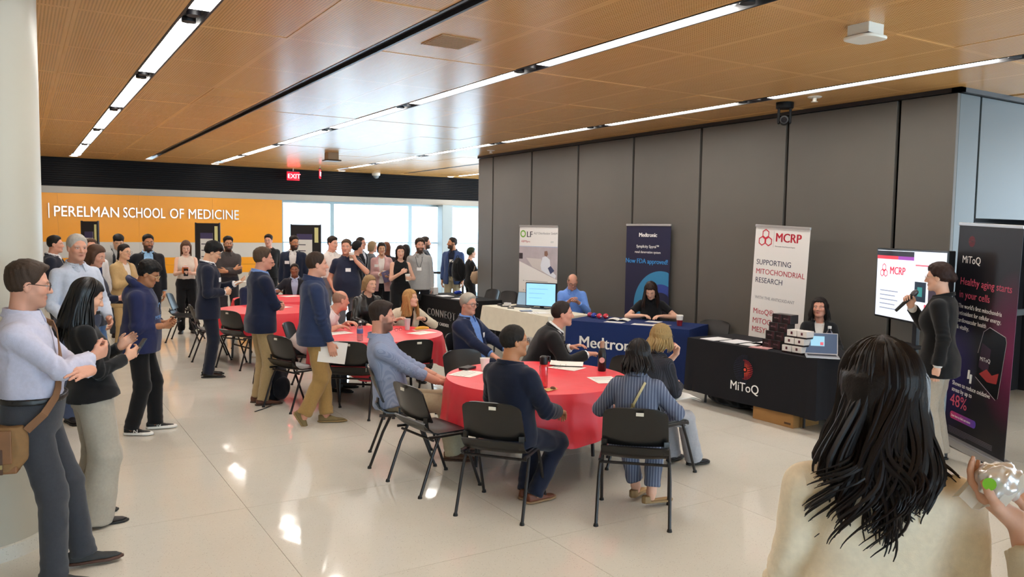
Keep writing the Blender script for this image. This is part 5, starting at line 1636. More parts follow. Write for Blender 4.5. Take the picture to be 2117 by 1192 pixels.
person('man in dark jacket looking right behind the man in grey shirt', p, vf(p, 85), 2, ht=1.80, skin='#d09880', haircol='#2a1f18', beard=.6, beardcol='#2a1f18', top=('jacket', '#22262e'), under='#8a8f98', trousers='#22222a')
p = (7.95, 15.35)
BLU30 = person('man in blue blazer and khaki trousers looking left by the pier', p, vf(p, 200), 2, ht=1.78, skin='#b57c58', haircol='#1f1814', beard=.4, beardcol='#2a1f18', top=('jacket', '#33456e'), under='#1c2030', open=.03, trousers='#a59a80', badge=(-.02, .30), head=(50, -4))
p = (8.05, 14.75)
BAG31 = person('person with short green-tinted hair and black top beside the wall end', p, vf(p, 70), 2, ht=1.58, sex='f', bare=True, skin='#d8a890', haircol='#22301f', hair=('short', dict(top=.024, side=.018, curly=.005)), top=('tee', '#151517'), fore=-.3, trousers='#141417', rh=(.10, .30, 1.02), lh=(-.08, .30, 1.02))

# seated round the middle table
p = (2.94, 9.40)
person('bald man in white shirt leaning on the middle red table', p, 122, 1, **seat(ht=1.76, fat=.03, skin='#c98f78', hair=('short', dict(baldtop=1, top=.001, side=.0015, rough=.0005)), haircol='#8a6a58', top=('shirt', '#d8cecb'), trousers='#3a3c44', lean=36, hunch=.06, head=(-36, 4), rh=(.24, .38, .79), lh=(-.20, .42, .79), rhd=(-.4, 1, 0), lhd=(.5, 1, 0), folds=.006, loose=.02, fore=.55, bare=True))
p = (4.05, 10.35)
person('blonde woman in black leather jacket seated behind the middle table', p, vf(p, 155), 1, **seat(ht=1.68, sex='f', skin='#d8a890', haircol='#8f7350', hair=('bob', dict(len=.2, top=.018, flare=.01)), top=('jacket', mat('leather_black', '#121213', rough=.35)), under='#1a1a1c', collar=False, unf=.03, trousers='#1a1a1e', head=(-14, 4), lean=8, pel=(0, -.05, .56)))
p = (4.28, 9.62)
CAR34 = person('woman with long blonde hair in cream cardigan leaning on middle table', p, vf(p, 168), 1, **seat(ht=1.60, sex='f', skin='#d8a890', haircol='#a9814f', hair=('long', dict(len=.36, front=.9, wide=.085)), top=('jacket', '#c9bda8'), under='#1c1a1c', collar=False, unf=.06, open=.03, jcollar=False, trousers='#2a2a30', head=(-50, -4), lean=32, hunch=.04, rh=(.18, .34, .80), lh=(-.18, .34, .80), relb=(.8, .2, -.6), lelb=(-.8, .2, -.6), pel=(0, -.05, .55)))
p = (4.20, 7.60)
GRN35 = person('grey-haired man with glasses in navy blazer seated at middle table', p, vf(p, 125), 1, **seat(ht=1.64, fat=.05, pel=(0, -.05, .52), skin='#cf957f', haircol='#a39c90', hair=('short', dict(top=.020, side=.014, recede=.004)), top=('jacket', '#1b2440'), under='#6d92d4', open=.05, trousers='#1b2238', glasses='#2a1c1c', gthick=1.5, head=(6, 2), lean=-8, hunch=.03, rh=(.14, .36, .62), lh=(-.12, .36, .66), hem=-.08, badge=(-.10, .28)))
# seated round the nearest table
p = (2.73, 6.17)
CHK36 = person('man with fade haircut in blue checked shirt seated leaning back', p, 112, 0, **seat(ht=1.79, skin='#c8907a', haircol='#2a1f1a', hair=('short', dict(top=.024, side=.002, quiff=.008, rough=.001)), top=('shirt', striped('blue_check', '#96a0b8', '#74809c', 160, .5, check=True)), trousers='#a5977c', stubble=.75, beardcol='#2a1f1a',
    lean=-13, hunch=.02, head=(-4, 1), rh=(.10, .42, .60), lh=(-.02, .44, .60), rhd=(-.5, 1, -.1), lhd=(.5, .8, -.1), rhc=.6, lhc=.5, fore=.55, bare=True, shoes=('#5a3a26', '#3a2214'), rf=(.10, .42, .075), lf=(-.16, .50, .075), folds=.0055, loose=.02, pel=(0, -.09, .545)))
p = (4.24, 6.42)
BLK37 = person('man in black suit leaning forward over the nearest red table', p, vf(p, 82), 1, **seat(ht=1.74, skin='#c98f78', haircol='#241b17', hair=('short', dict(top=.012, side=.009, recede=.008)), top=('jacket', '#141416'), under='#dcdcdc', trousers='#16161a', lean=24, hunch=.04, head=(4, 0), rh=(.22, .46, .79), lh=(-.2, .38, .79), rhd=(.1, 1, 0), hem=-.08))
p = (2.93, 4.74)
NAV38 = person('balding man with glasses in navy blazer seated with back to camera', p, 72, 0, **seat(ht=1.66, skin='#b57c58', haircol='#17120f', hair=('short', dict(top=.006, side=.011, recede=.02, baldtop=0)), top=('jacket', '#141a2c'), trousers='#171c2e', glasses='#2a211c', head=(28, -2), lean=-2, rh=(.20, .28, .66), lh=(-.20, .30, .72), rhc=.5, hem=-.10, shoes=('#6a3a26', '#8a6a4a'), rf=(.10, .16, .075), lf=(-.02, .20, .075), cuff=.022, pel=(.03, -.03, .555), folds=.004))
p = (3.57, 4.15)
PIN39 = person('woman with dark bob in blue pinstripe blazer seated with back to camera', p, 46, 0, **seat(ht=1.50, pel=(0, -.04, .55), sex='f', skin='#d8a890', haircol='#151112', hair=('bob', dict(len=.235, top=.016, wide=.088)), shiny=1, top=('jacket', striped('pinstripe', '#555c70', '#949cae', 52, .16)), trousers=striped('pinstripe', '#555c70', '#949cae', 52, .16), head=(14, 2), lean=2,
    rh=(.20, .24, .66), lh=(-.22, .26, .70), relb=(.9, -.3, -.6), hem=-.075, rf=(.10, .22, .09), lf=(-.02, .34, .09), rfy=55, lfy=20, bare=True, shoes=('#b08f62', '#8f744e'), lowcut=1, heel=.045, folds=.004, sole=.02, legend=.86, cuff=.03))
p = (4.35, 4.87)
TWD40 = person('blonde woman with glasses in black tweed jacket resting chin on hand', p, 84, 0, **seat(ht=1.50, pel=(0, -.05, .545), sex='f', fat=.02, skin='#d8a890', haircol='#8f7448', hair=('bob', dict(len=.23, top=.018, wide=.088, front=.3)), top=('jacket', striped('tweed', '#222226', '#3c3c44', 90, .45, check=True)), trousers='#9b9a9e', glasses='#222', head=(10, 0), lean=10, hunch=.04,
    rh=(.02, .30, .68), lh=(.02, .26, .95), lhd=(.1, -.2, 1), lhp=(0, -1, .2), lhc=.7, lelb=(-.7, .4, -.9), rhp=(-1, 0, -.4), rf=(.10, .42, .075), lf=(-.08, .36, .075), cuff=.05, shoes=('#141214', '#0c0b0b')))
# exhibitors
p = (7.46, 10.30)
person('bald man in blue shirt seated behind the cream table looking down', p, vf(p, 178), 1, **seat(ht=1.74, fat=.05, skin='#cf957f', haircol='#8a7260', hair=('short', dict(baldtop=1, top=.002, side=.006)), top=('shirt', '#6f97e0'), trousers='#33343a', glasses='#241a18', gthick=1.4, head=(-4, 30), lean=10, rh=(.05, .30, .86), lh=(-.10, .30, .84), pel=(0, -.05, .53)))
p = (7.55, 8.52)
POLW42 = person('woman with long dark hair in black polo writing at the blue table', p, vf(p, 182), 1, **seat(ht=1.68, sex='f', bare=True, skin='#d8a890', haircol='#2a1b16', hair=('long', dict(len=.34, front=.0, top=.014)), top=('polo', '#141417'), fore=-.4, trousers='#1c1c22', head=(6, 36), lean=14, rh=(.12, .28, .80), lh=(-.16, .26, .80), relb=(.9, 0, -.5), lelb=(-.9, 0, -.5)))
p = (7.54, 5.73)
JAK43 = person('woman with dark shoulder-length hair in black jacket behind the stacked boxes', p, vf(p, 178), 1, **seat(ht=1.57, sex='f', fat=.05, facew=1.08, skin='#cf957f', haircol='#1c1412', hair=('long', dict(len=.26, front=.0, top=.016, wide=.086)), top=('jacket', '#151518'), under='#cfcac4', collar=False, unf=.05, trousers='#1a1a1e', head=(12, -3), lean=2, pel=(0, -.05, .55)))
# speaker
p = (6.77, 3.92)
SPK44 = person('woman in black blazer and beige trousers speaking into a microphone', p, vf(p, 283), 0, ht=1.73, sex='f', skin='#d8a890', haircol='#2a1814', hair=('bun', dict(top=.024, side=.018, fringe=.01, bz=.0, nape=-.05, curly=.004)), top=('jacket', '#121214'), under='#c9c5c0', collar=False, unf=.05, trousers='#9f9181', cuff=.05, legoff=.024, glasses='#b9a48a', head=(0, 4), hem=-.20,
    rh=(.03, .25, 1.33), rhp=(-1, .1, .2), rhd=(-.1, .3, 1), rhc=.85, relb=(.7, .1, -.9), lh=(-.20, -.04, .84), joff=.024, shoes=('#1c1516', '#0c0b0b'), lip='#a03040')
# foreground
p = (1.72, 1.12)
HAI45 = person('woman in cream sweater with long wavy dark hair, back to camera', p, vf(p, -8), 0, ht=1.715, sex='f', skin='#d8a890', haircol='#140e0f', hair=('long', dict(len=.30, top=.018, wide=.088, side=.014)), shiny=1, top=('sweater', '#f2e6cf'), trousers='#4a4a52', head=(-16, 4), hem=-.16, sw=.160,
    rh=(.13, .24, 1.04), lh=(-.13, .24, 1.04), relb=(.35, -.45, -1), lelb=(-.35, -.45, -1), folds=.007, loose=.05, fore=.96)

# ------------------------------------------------------------------ things people hold and things on tables
TZ = .7375      # top of the red cloths
RZT = .7445     # top of the exhibit covers
M_PAPER = mat('paper', '#e4e2dc', rough=.6)
def paper(x, y, z, rz, label, w=.216, h=.279, m=None, lines=3, curl=0., group='papers on the tables'):
    t = thing('paper_sheet', label, 'paper', (x, y, z), rz, group)
    MB().grid(lambda u, v: ((u - .5) * w, (v - .5) * h, .002 + curl * (u - .5) ** 2 + curl * .5 * max(0, v - .7)), 7, 7, .001).build('sheet', m or M_PAPER, t)
    for k in range(lines):
        MB().box(-w * .4, w * (.4 - .1 * (k % 2)), h * (.32 - k * .16), h * (.35 - k * .16), .0022, .0028).build('printed_text_line', mat('print_grey', '#9a9a9c'), t)
    return t
def cup(x, y, z, label, r=.042, h=.105, col='#e9e6e0', lid=None, sleeve=None, group='paper cups', tilt=None):
    t = thing('paper_cup', label, 'cup', (x, y, z), 0, group)
    MB().lathe([(r * .70, 0), (r * .72, .004), (r, h), (r * 1.05, h + .003), (r * .96, h + .004), (r * .93, h - .004), (r * .68, .006), (.001, .005)], 20).build('cup', mat('cup_paper', col, rough=.5), t, smooth=True)
    if lid: MB().lathe([(r * 1.06, h - .002), (r * 1.08, h + .004), (r * 1.0, h + .012), (r * .9, h + .016), (.001, h + .014)], 20).build('lid', mat('lid', lid, rough=.4), t, smooth=True)
    if sleeve: MB().lathe([(r * .80, h * .25), (r * .82, h * .25), (r * .975, h * .75), (r * .95, h * .75)], 20).build('sleeve', mat('sleeve', sleeve, rough=.7), t, smooth=True)
    if tilt: t.rotation_euler = tilt
    return t
def bottle(x, y, z, label, prof, m, cap=None, capm=None, band=None, bandm=None, name='water_bottle', group=None):
    t = thing(name, label, 'bottle', (x, y, z), 0, group)
    MB().lathe(prof, 20).build('body', m, t, smooth=True)
    if cap: MB().lathe(cap, 16).build('cap', capm, t, smooth=True)
    if band: MB().lathe(band, 20).build('label_band', bandm, t, smooth=True)
    return t
def _clear(name, col, rough=.05):
    m = bpy.data.materials.new(name); m.use_nodes = True
    nt = m.node_tree; nt.nodes.remove(nt.nodes['Principled BSDF'])
    tr = N(nt, 'ShaderNodeBsdfTransparent'); tr.inputs[0].default_value = (*lin(col), 1)
    gl = N(nt, 'ShaderNodeBsdfGlossy'); gl.inputs['Roughness'].default_value = rough
    lw = N(nt, 'ShaderNodeLayerWeight', Blend=.35); mx = N(nt, 'ShaderNodeMixShader')
    nt.links.new(lw.outputs['Facing'], mx.inputs[0]); nt.links.new(tr.outputs[0], mx.inputs[1]); nt.links.new(gl.outputs[0], mx.inputs[2])
    nt.links.new(mx.outputs[0], nt.nodes['Material Output'].inputs[0])
    return m
M_CLEAR = _clear('clear_plastic', '#dfe6ea'); M_PINKC = _clear('pink_plastic', '#e9b3b8')
PET = [(.028, 0), (.033, .006), (.033, .06), (.031, .07), (.033, .08), (.033, .135), (.026, .165), (.013, .185), (.013, .20)]
PCAP = [(.015, .198), (.015, .215), (.013, .217), (.001, .217)]
# nearest red table
cup(3.40, 5.95, TZ, 'white paper cup beside black wallet on the nearest red table')
t = thing('wallet', 'black wallet beside white cup on the nearest red table', 'wallet', (3.30, 6.08, TZ), .5)
MB().box(-.075, .075, -.045, .045, 0, .022).build('cover', mat('wallet_black', '#161618', rough=.5), t, bevel=.006)
MB().box(-.07, .07, -.0455, -.044, .009, .013).build('fold_edge', mat('wallet_edge', '#3a3a3e', rough=.5), t)
paper(3.19, 5.88, TZ, .55, 'printed sheet lying left of white cup on the nearest red table', w=.28, h=.216, lines=4)
t = bottle(3.44, 5.10, TZ, 'pink transparent bottle with black cap on the nearest red table', [(.030, 0), (.034, .006), (.034, .16), (.028, .18), (.024, .185)], M_PINKC, [(.030, .18), (.032, .19), (.032, .235), (.022, .245), (.001, .246)], mat('cap_black', '#17171a', rough=.4))
MB().tube([(.03, 0, .20), (.055, 0, .205), (.058, 0, .235), (.03, 0, .24)], .005, 6).build('carry_loop', mat('cap_black', '#17171a', rough=.4), t, smooth=True)
t = thing('snack_wrapper', 'crumpled yellow and brown snack wrapper before the pink bottle', 'wrapper', (3.42, 4.99, TZ), .3)
MB().grid(lambda u, v: ((u - .5) * .13, (v - .5) * .07, .004 + .012 * abs(math.sin(u * 9 + v * 5)) * math.sin(math.pi * v)), 14, 8, .001).build('foil', mat('wrapper_gold', '#c9a860', rough=.3, noise=.4, nscale=40), t)
MB().lathe([(.001, .006), (.022, .004), (.024, .012), (.012, .022), (.001, .024)], 12, (.03, -.01, 0)).build('cookie', mat('cookie', '#5a3520', rough=.8, noise=.3, nscale=60), t, smooth=True)
t = bottle(4.30, 5.47, TZ, 'tall black insulated bottle with pale round sticker', [(.032, 0), (.036, .005), (.036, .15), (.026, .19), (.020, .20), (.020, .205)], mat('bottle_black', '#131315', rough=.35), [(.021, .204), (.021, .225), (.019, .262), (.001, .264)], mat('cap_brown', '#a58a72', rough=.5))
_va = math.radians(-90) - math.atan2(4.30, 5.47)
st = MB().prism([(.024 * math.cos(k * .4), .10 + .024 * math.sin(k * .4)) for k in range(16)], -.039, -.036, axis=1).build('round_sticker', mat('sticker_pink', '#d9b0a8', rough=.6), t)
st.rotation_euler = (0, 0, -math.atan2(4.30, 5.47))
paper(4.06, 5.12, TZ, -.3, 'printed sheet beside the pinstripe blazer on the nearest red table', lines=3)
paper(4.20, 5.86, TZ, .9, 'loose sheets under the hand of man in black suit', w=.24, h=.30, lines=3, curl=.05)
paper(4.12, 5.74, TZ, .4, 'sheet lying behind the black bottle on the nearest red table', lines=2)
# middle red table
bottle(3.10, 8.14, TZ, 'water bottle with blue label on the middle red table', PET, M_CLEAR, PCAP, mat('cap_white', '#e6e6e6', rough=.4), [(.0335, .082), (.0342, .084), (.0342, .125), (.0335, .127)], mat('label_blue', '#5a6aa0', rough=.5))
cup(3.95, 8.80, TZ, 'clear ribbed tumbler before the blonde woman in cream cardigan', r=.038, h=.13, col='#c9ced0', group='cups on the middle table')
t = thing('banana', 'yellow banana on white napkin on the middle red table', 'banana', (4.10, 8.72, TZ), .2)
MB().tube([(-.09, 0, .018), (-.05, .02, .02), (0, .028, .021), (.05, .02, .02), (.085, -.005, .018), (.10, -.018, .018)], lambda q: .018 * (math.sin(math.pi * min(1, .12 + q * .85)) ** .6) + .003, 8).build('fruit', mat('banana_peel', '#d8a236', rough=.5, noise=.1), t, smooth=True)
MB().box(-.11, .09, -.03, .05, 0, .0012).build('napkin', M_PAPER, t)
paper(3.98, 8.46, TZ, .4, 'printed sheet at the right rim of the middle red table', w=.30, h=.216)
paper(3.10, 8.84, TZ, .2, 'long sheet under the arms of the bald man', w=.30, h=.216)
t = thing('eyeglasses', 'red folded glasses on the middle red table', 'glasses', (3.80, 8.72, TZ), .4)
_g = MB()
for s_ in (-1, 1): _g.tube([(s_ * .034 + .024 * math.cos(a), 0, .02 + .017 * math.sin(a)) for a in [k * math.pi / 6 for k in range(12)]], .002, 5, close=True)
_g.build('frame', mat('red_frame', '#8a2030', rough=.3), t)
MB().tube([(-.058, 0, .026), (-.05, .12, .01)], .002, 5).tube([(.058, 0, .026), (.06, .12, .01)], .002, 5).build('temples', mat('red_frame', '#8a2030', rough=.3), t)
# far red tables
paper(3.35, 12.1, TZ, .6, 'sheet on the red table behind the navy-topped men')
paper(4.02, 13.95, TZ, .3, 'white papers before the seated man in dark suit', w=.3, h=.25)
cup(2.95, 12.05, TZ, 'white paper cup on the red table behind the navy-topped men')

# exhibit table with the dot emblem
for k, (x, y, c, lb) in enumerate(((6.74, 6.50, '#e2e2e4', 'leftmost of the leaflet stacks on the black emblem table'), (6.78, 6.24, '#dcdcdf', 'second leaflet stack from the left on the black emblem table'),
                                   (6.80, 5.98, '#dedee0', 'third leaflet stack from the left on the black emblem table'), (6.95, 5.98, '#d6d2d2', 'leaflets at the foot of the white leaning banner'), (6.74, 5.80, '#cf9a9a', 'pink printed leaflet beside the dark boxes'))):
    t = thing('leaflet_stack', lb, 'leaflets', (x, y, RZT), W90 + .06 * k, 'leaflets on the black emblem table')
    for j in range(3): MB().box(-.108 + .004 * j, .108 + .004 * j, -.14 + .003 * j, .14 + .003 * j, j * .0022, j * .0022 + .0018).build('leaflet', mat('leaflet', c, rough=.5), t)
M_BXD = mat('box_dark', '#1a1115', rough=.35); M_BXW = mat('box_white', '#dcd7d2', rough=.4)
def carton(x, y, z, w, d, h, dark, label, group):
    t = thing('carton', label, 'box', (x, y, z), W90, group)
    b_ = MB().box(-w / 2, w / 2, -d / 2, d / 2, 0, h).build('box_body', M_BXD if dark else M_BXW, t, bevel=.002, seg=1)
    if dark:
        lettering('MiToQ', .022, mat('print_plumgrey', '#8a6a72', rough=.5), b_, (0, -d / 2 - .0006, h * .45), XR, 'CENTER', .0004)
        MB().box(w * .18, w * .48, -d / 2 - .0008, -d / 2, .004, h - .004).build('printed_side', mat('print_maroon', '#3a1a22', rough=.4), b_)
    else:
        MB().box(-.012, .012, -d / 2 - .0008, -d / 2, h * .45, h * .80).build('emblem', mat('print_maroon2', '#5a2430', rough=.4), b_)
        MB().box(-w / 2 - .0006, w / 2 + .0006, -d / 2 - .0006, d / 2 + .0006, .0006, h * .22).build('base_band', M_BXD, b_)
ords = ('bottom', 'second', 'third', 'top')
for lay in range(4):
    for q in range(2):
        carton(6.80 + .012 * lay, 5.77 - .030 * lay - q * .122, RZT + lay * .092, .118, .12, .0915, True, f'dark product box, {"left" if q == 0 else "right"} of the {ords[lay]} row in the dark stack', 'dark product boxes')
for lay in range(3):
    for q in range(2):
        carton(6.70 + .02 * lay, 5.43 - .012 * lay - q * .125, RZT + lay * .078, .115, .115, .0775, False, f'white product box, {"left" if q == 0 else "right"} of the {ords[lay] if lay < 2 else "top"} row in the white stack', 'white product boxes')
def laptop(x, y, face, label, col='#b9bcc2', scr='#5a708f', ang=108, z=RZT, e=.15):
    t = thing('laptop', label, 'laptop', (x, y, z), -math.radians(face) + math.pi)
    MB().box(-.155, .155, -.11, .11, .002, .016).build('base', mat('laptop_metal', col, rough=.35, metal=.5), t, bevel=.004)
    kb = mat('keys', '#2a2b30', rough=.5)
    k_ = MB().box(-.135, .135, -.02, .085, .016, .0172).build('keyboard', kb, t)
    a = math.radians(ang - 90)
    def tp(u, w_, h_): return (u, .11 + h_ * math.sin(a) + w_ * math.cos(a), .016 + h_ * math.cos(a) - w_ * math.sin(a))
    def slab(x0, x1, h0, h1, w0, w1, name, m, par):
        mb = MB().box(x0, x1, w0, w1, h0, h1); mb.V = [tp(v[0], v[1], v[2]) for v in mb.V]; return mb.build(name, m, par)
    ld = slab(-.155, .155, 0, .215, 0, .007, 'lid', mat('laptop_metal', col, rough=.35, metal=.5), t)
    slab(-.148, .148, .008, .208, -.001, 0, 'screen', mat('screen_glow', scr, emit=e, rough=.2), ld)
    return ld, slab
ld, slab = laptop(6.72, 5.06, 228, 'open silver laptop at the right end of the black emblem table', scr='#3f5068', e=.15)
slab(-.10, .03, .08, .18, -.002, -.001, 'window_panel', mat('slide', '#8fc0d8', emit=.15), ld); slab(-.01, .02, .09, .12, -.003, -.002, 'window_patch', mat('slide', '#d05a6a', emit=.15), ld)
bottle(6.98, 5.18, RZT, 'water bottle behind the silver laptop', [(r * 1.25, z * 1.3) for r, z in PET], M_CLEAR, [(r * 1.2, z * 1.3) for r, z in PCAP], mat('cap_white', '#e6e6e6', rough=.4), [(.042, .10), (.0428, .104), (.0428, .165), (.042, .168)], mat('label_blue2', '#3a4fa8', rough=.5))
t = thing('cardboard_box', 'flat brown cardboard box under the black emblem table', 'box', (6.78, 5.52, 0), W90)
MB().box(-.26, .26, -.20, .20, 0, .15).build('carton', mat('cardboard', '#9a6f3c', rough=.8, noise=.1, nscale=8), t, bevel=.003, seg=1)
MB().box(-.26, .26, -.012, .012, .15, .1515).build('tape', mat('tape', '#b8946a', rough=.4), t)
MB().box(.15, .23, -.2012, -.2002, .03, .05).build('printed_mark', mat('print_brown', '#4a3018', rough=.8), t)
t = thing('duffel_bag', 'black fabric bag lying under the black emblem table', 'bag', (6.90, 6.35, 0), W90)
sv, sq = snets(lambda p: ell(p, v3(0, 0, .10), v3(.36, .20, .13)) + folds(p * 1.5, .012, 5), (-.45, -.3, 0), (.45, .3, .3), .02)
new_obj('bag_body', to_mesh('bag_body', sv, sq, cloth('#121214'), smooth=True), t)
MB().tube([(-.12, -.16, .17), (-.08, -.20, .25), (.08, -.20, .25), (.12, -.16, .17)], .01, 6).build('handle', cloth('#121214'), t, smooth=True)

# blue table
def med(lx, ly): return (7.04 + lx * .452 + ly * .892, 8.23 - lx * .892 + ly * .452)
t = cup(*med(.62, -.05), RZT, 'red and white coffee cup on the blue table', r=.044, h=.125, col='#8a1f2c', lid='#e9e6e0')
MB().lathe([(.0405, .075), (.0408, .075), (.0445, .124), (.044, .124)], 20).build('white_band', mat('cup_white', '#e2ded8', rough=.5), t, smooth=True)
for (lx, ly), c, lb in (((-.68, .10), '#2a3a9a', 'blue squeeze ball on the blue table'), ((-.76, .14), '#a02a4a', 'dark pink squeeze ball at the far end of the blue table'), ((-.58, .06), '#d0304a', 'red squeeze ball on the blue table'), ((-.50, .10), '#c02a3a', 'rightmost red squeeze ball on the blue table')):
    o = tag(thing('squeeze_ball', lb, 'ball', (*med(lx, ly), RZT), 0, 'squeeze balls on the blue table'))
    sv, sq = snets(lambda p: ell(p, v3(0, 0, .036), v3(.040, .036, .036)) + .0015 * np.sin(p[:, 0] * 160) * np.sin(p[:, 2] * 150), (-.05, -.05, -.004), (.05, .05, .08), .006)
    new_obj('ball', to_mesh('ball', sv, sq, mat('foam', c, rough=.4), smooth=True), o)
    MB().box(-.012, .012, -.0385, -.035, .03, .042).build('printed_mark', M_WHITE, o)
t = thing('booklet', 'open white booklet on the blue table', 'booklet', (*med(-.28, .05), RZT), MED_RZ + .2)
for s_ in (-1, 1): MB().grid(lambda u, v, s_=s_: (s_ * u * .15, (v - .5) * .21, .003 + .022 * math.sin(math.pi * u) * (1 - .3 * u)), 8, 4, .0015).build('page', M_PAPER, t)
MB().box(-.152, .152, -.107, .107, 0, .002).build('cover', mat('cover_navy', '#2a3350', rough=.5), t)
paper(*med(-.22, -.22), RZT, MED_RZ, 'leaflet near the front edge of the blue table', w=.26, h=.14, group='papers on the blue table')
paper(*med(.22, -.24), RZT, MED_RZ + .1, 'white sheets at the front right of the blue table', w=.34, h=.16, group='papers on the blue table')
paper(*med(.40, -.10), RZT, MED_RZ - .3, 'tan leaflet on the blue table before the woman writing', w=.22, h=.12, m=mat('leaflet_tan', '#cdb39a', rough=.6), group='papers on the blue table')
paper(*med(.18, .16), RZT, MED_RZ, 'notepad under the hands of the woman writing', w=.2, h=.16, group='papers on the blue table')
# cream table: monitor, laptop and bits
t = thing('monitor', 'desktop monitor with pale blue screen on the cream table', 'monitor', (6.86, 10.28, RZT), -math.radians(238) + math.pi)
MB().box(-.13, .13, -.08, .10, 0, .012).build('stand_base', M_DARK, t, bevel=.004)
MB().box(-.03, .03, .03, .06, .01, .20).build('stand_neck', M_DARK, t)
hs_ = MB().box(-.26, .26, -.012, .03, .03, .40).build('housing', M_DARK, t, bevel=.005)
MB().box(-.245, .245, -.0135, -.0125, .045, .385).build('screen', mat('screen_glow', '#86bdf0', emit=.25, rough=.3), hs_)
for k in range(3): MB().box(-.2, .12 - .05 * k, -.0145, -.0138, .30 - .07 * k, .305 - .07 * k).build('screen_trace', mat('slide', '#5f94cc', emit=.15), hs_)
laptop(6.74, 10.62, 236, 'dark laptop left of the monitor on the cream table', col='#3a3d44', scr='#7f9cb0', e=.15)
for k, (x, y, w, d, h, c, lb) in enumerate(((6.52, 10.95, .08, .05, .03, '#1c1c20', 'small black device at the left end of the cream table'), (6.62, 10.88, .10, .07, .05, '#d8d8d6', 'small white device box on the cream table'), (6.50, 10.76, .12, .07, .015, '#22242a', 'black pouch on the cream table'),
                                            (6.45, 10.50, .10, .06, .012, '#2a2c34', 'black phone on the cream table'), (6.44, 10.05, .18, .12, .006, '#3a4a78', 'navy brochure on the cream table'))):
    t = thing('gadget', lb, 'gadget', (x, y, RZT), W90 + .3 * k, 'gadgets on the cream table')
    MB().box(-w / 2, w / 2, -d / 2, d / 2, 0, h).build('case', mat('gadget', c, rough=.4), t, bevel=min(.004, h * .3))
    MB().box(-w * .3, w * .3, -d * .3, d * .3, h, h + .001).build('face_plate', mat('gadget_face', '#8a8f98', rough=.3), t)
paper(6.45, 9.75, RZT, 1.2, 'white sheets at the right end of the cream table', group='papers on the cream table')
paper(6.70, 9.60, RZT, 1.4, 'sheet before the bald exhibitor on the cream table', group='papers on the cream table')
# far black table
t = thing('display_box', 'white box standing on the far black table', 'box', (6.50, 13.38, RZT), W90 + .2)
MB().box(-.12, .12, -.05, .05, 0, .13).build('box_body', M_BXW, t, bevel=.003)
MB().box(-.1, .1, -.052, -.05, .02, .06).build('printed_band', mat('print_grey', '#9a9a9c'), t)
t = thing('glasses_case', 'blue oval case on the far black table', 'case', (6.92, 13.15, RZT), .4)
MB().tube([(-.09, 0, .035), (-.06, 0, .038), (.06, 0, .038), (.09, 0, .035)], lambda q: .034 * (math.sin(math.pi * (.1 + .8 * q)) ** .4), 10).build('shell', mat('case_blue', '#2440a8', rough=.4), t, smooth=True)
MB().tube([(-.088, -.034, .036), (.088, -.034, .036)], .002, 5).build('zip', M_DARK, t)
for k, (x, y, c, lb) in enumerate(((6.52, 12.9, '#e2e2e4', 'leaflets in the middle of the far black table'), (6.80, 12.55, '#4a7aa8', 'blue folder on the far black table'), (6.52, 12.25, '#dcdcdf', 'leaflets at the right end of the far black table'))):
    t = thing('leaflet_stack', lb, 'leaflets', (x, y, RZT), W90 + .2 * k, 'leaflets on the far black table')
    for j in range(2): MB().box(-.15, .15, -.11 + .01 * j, .11 + .01 * j, j * .003, j * .003 + .0025).build('leaflet', mat('leaflet', c, rough=.5), t)

# ---- held things
def orient(o, s, sd, along, out, dirv=None, upv=None):
    """place a thing at a hand; its local z along dirv, local -y towards upv (both in figure axes)"""
    W, d, n, t_, c = s.hands[sd]
    z = nrm(v3(*dirv)) if dirv is not None else t_
    y = -nrm(v3(*upv)) if upv is not None else -n
    y = nrm(y - z * (y @ z)); x = np.cross(y, z)
    P = s.world(W + d * along + n * out)
    Mx = Matrix([[*s.wdir(v)] for v in (x, y, z)]).transposed().to_4x4()
    o.matrix_world = Matrix.Translation(P) @ Mx
def phone(s, sd, label, dirv, upv, along=.10, out=.02):
    t = thing('mobile_phone', label, 'phone', (0, 0, 0), 0, 'mobile phones in hands')
    MB().box(-.037, .037, -.004, .004, -.075, .075).build('case', mat('phone_case', '#17171b', rough=.35), t, bevel=.003)
    MB().box(-.034, .034, -.0046, -.004, -.070, .070).build('screen', mat('phone_screen', '#20242c', rough=.15, emit=.08), t)
    orient(t, s, sd, along, out, dirv, upv)
phone(WOM2, 1, 'phone held by the woman with long black hair', (-.1, .55, .8), (0, -.8, .6), .13, .03)
phone(HOO11, 1, 'phone held by the young man in navy hoodie', (-.05, .95, .3), (0, -.3, .95), .12, .03)
phone(PEA10, -1, 'dark phone held by woman in white sleeveless top', (0, .4, .9), (0, -.9, .4), .12, .03)
phone(BEI8, -1, 'phone in left hand of the woman in beige blazer', (0, .9, .4), (0, -.3, .9), .10, .02)
def held_cup(s, sd, label, **k):
    W, d, n, t_, c = s.hands[sd]
    P = s.world(W + d * .075 + n * .045)
    return cup(P.x, P.y, P.z - .05, label, **k)
held_cup(BEI8, 1, 'white cup in the hand of the woman in beige blazer', lid='#e4e2dc', r=.038, h=.09)
held_cup(PIN24, 1, 'white cup held by the woman in pink blazer', r=.04, h=.09, lid='#e4e2dc')
held_cup(BLK26, -1, 'coffee cup with lid held by the woman in black', r=.042, h=.11, lid='#e4e2dc', sleeve='#b09a80')
held_cup(SUI12, 1, 'white paper cup held by the young man in navy suit', r=.038, h=.10)
c_ = held_cup(POL21, -1, 'paper cup at the mouth of man in navy polo', r=.042, h=.115, lid='#e4e2dc', sleeve='#a58a6a')
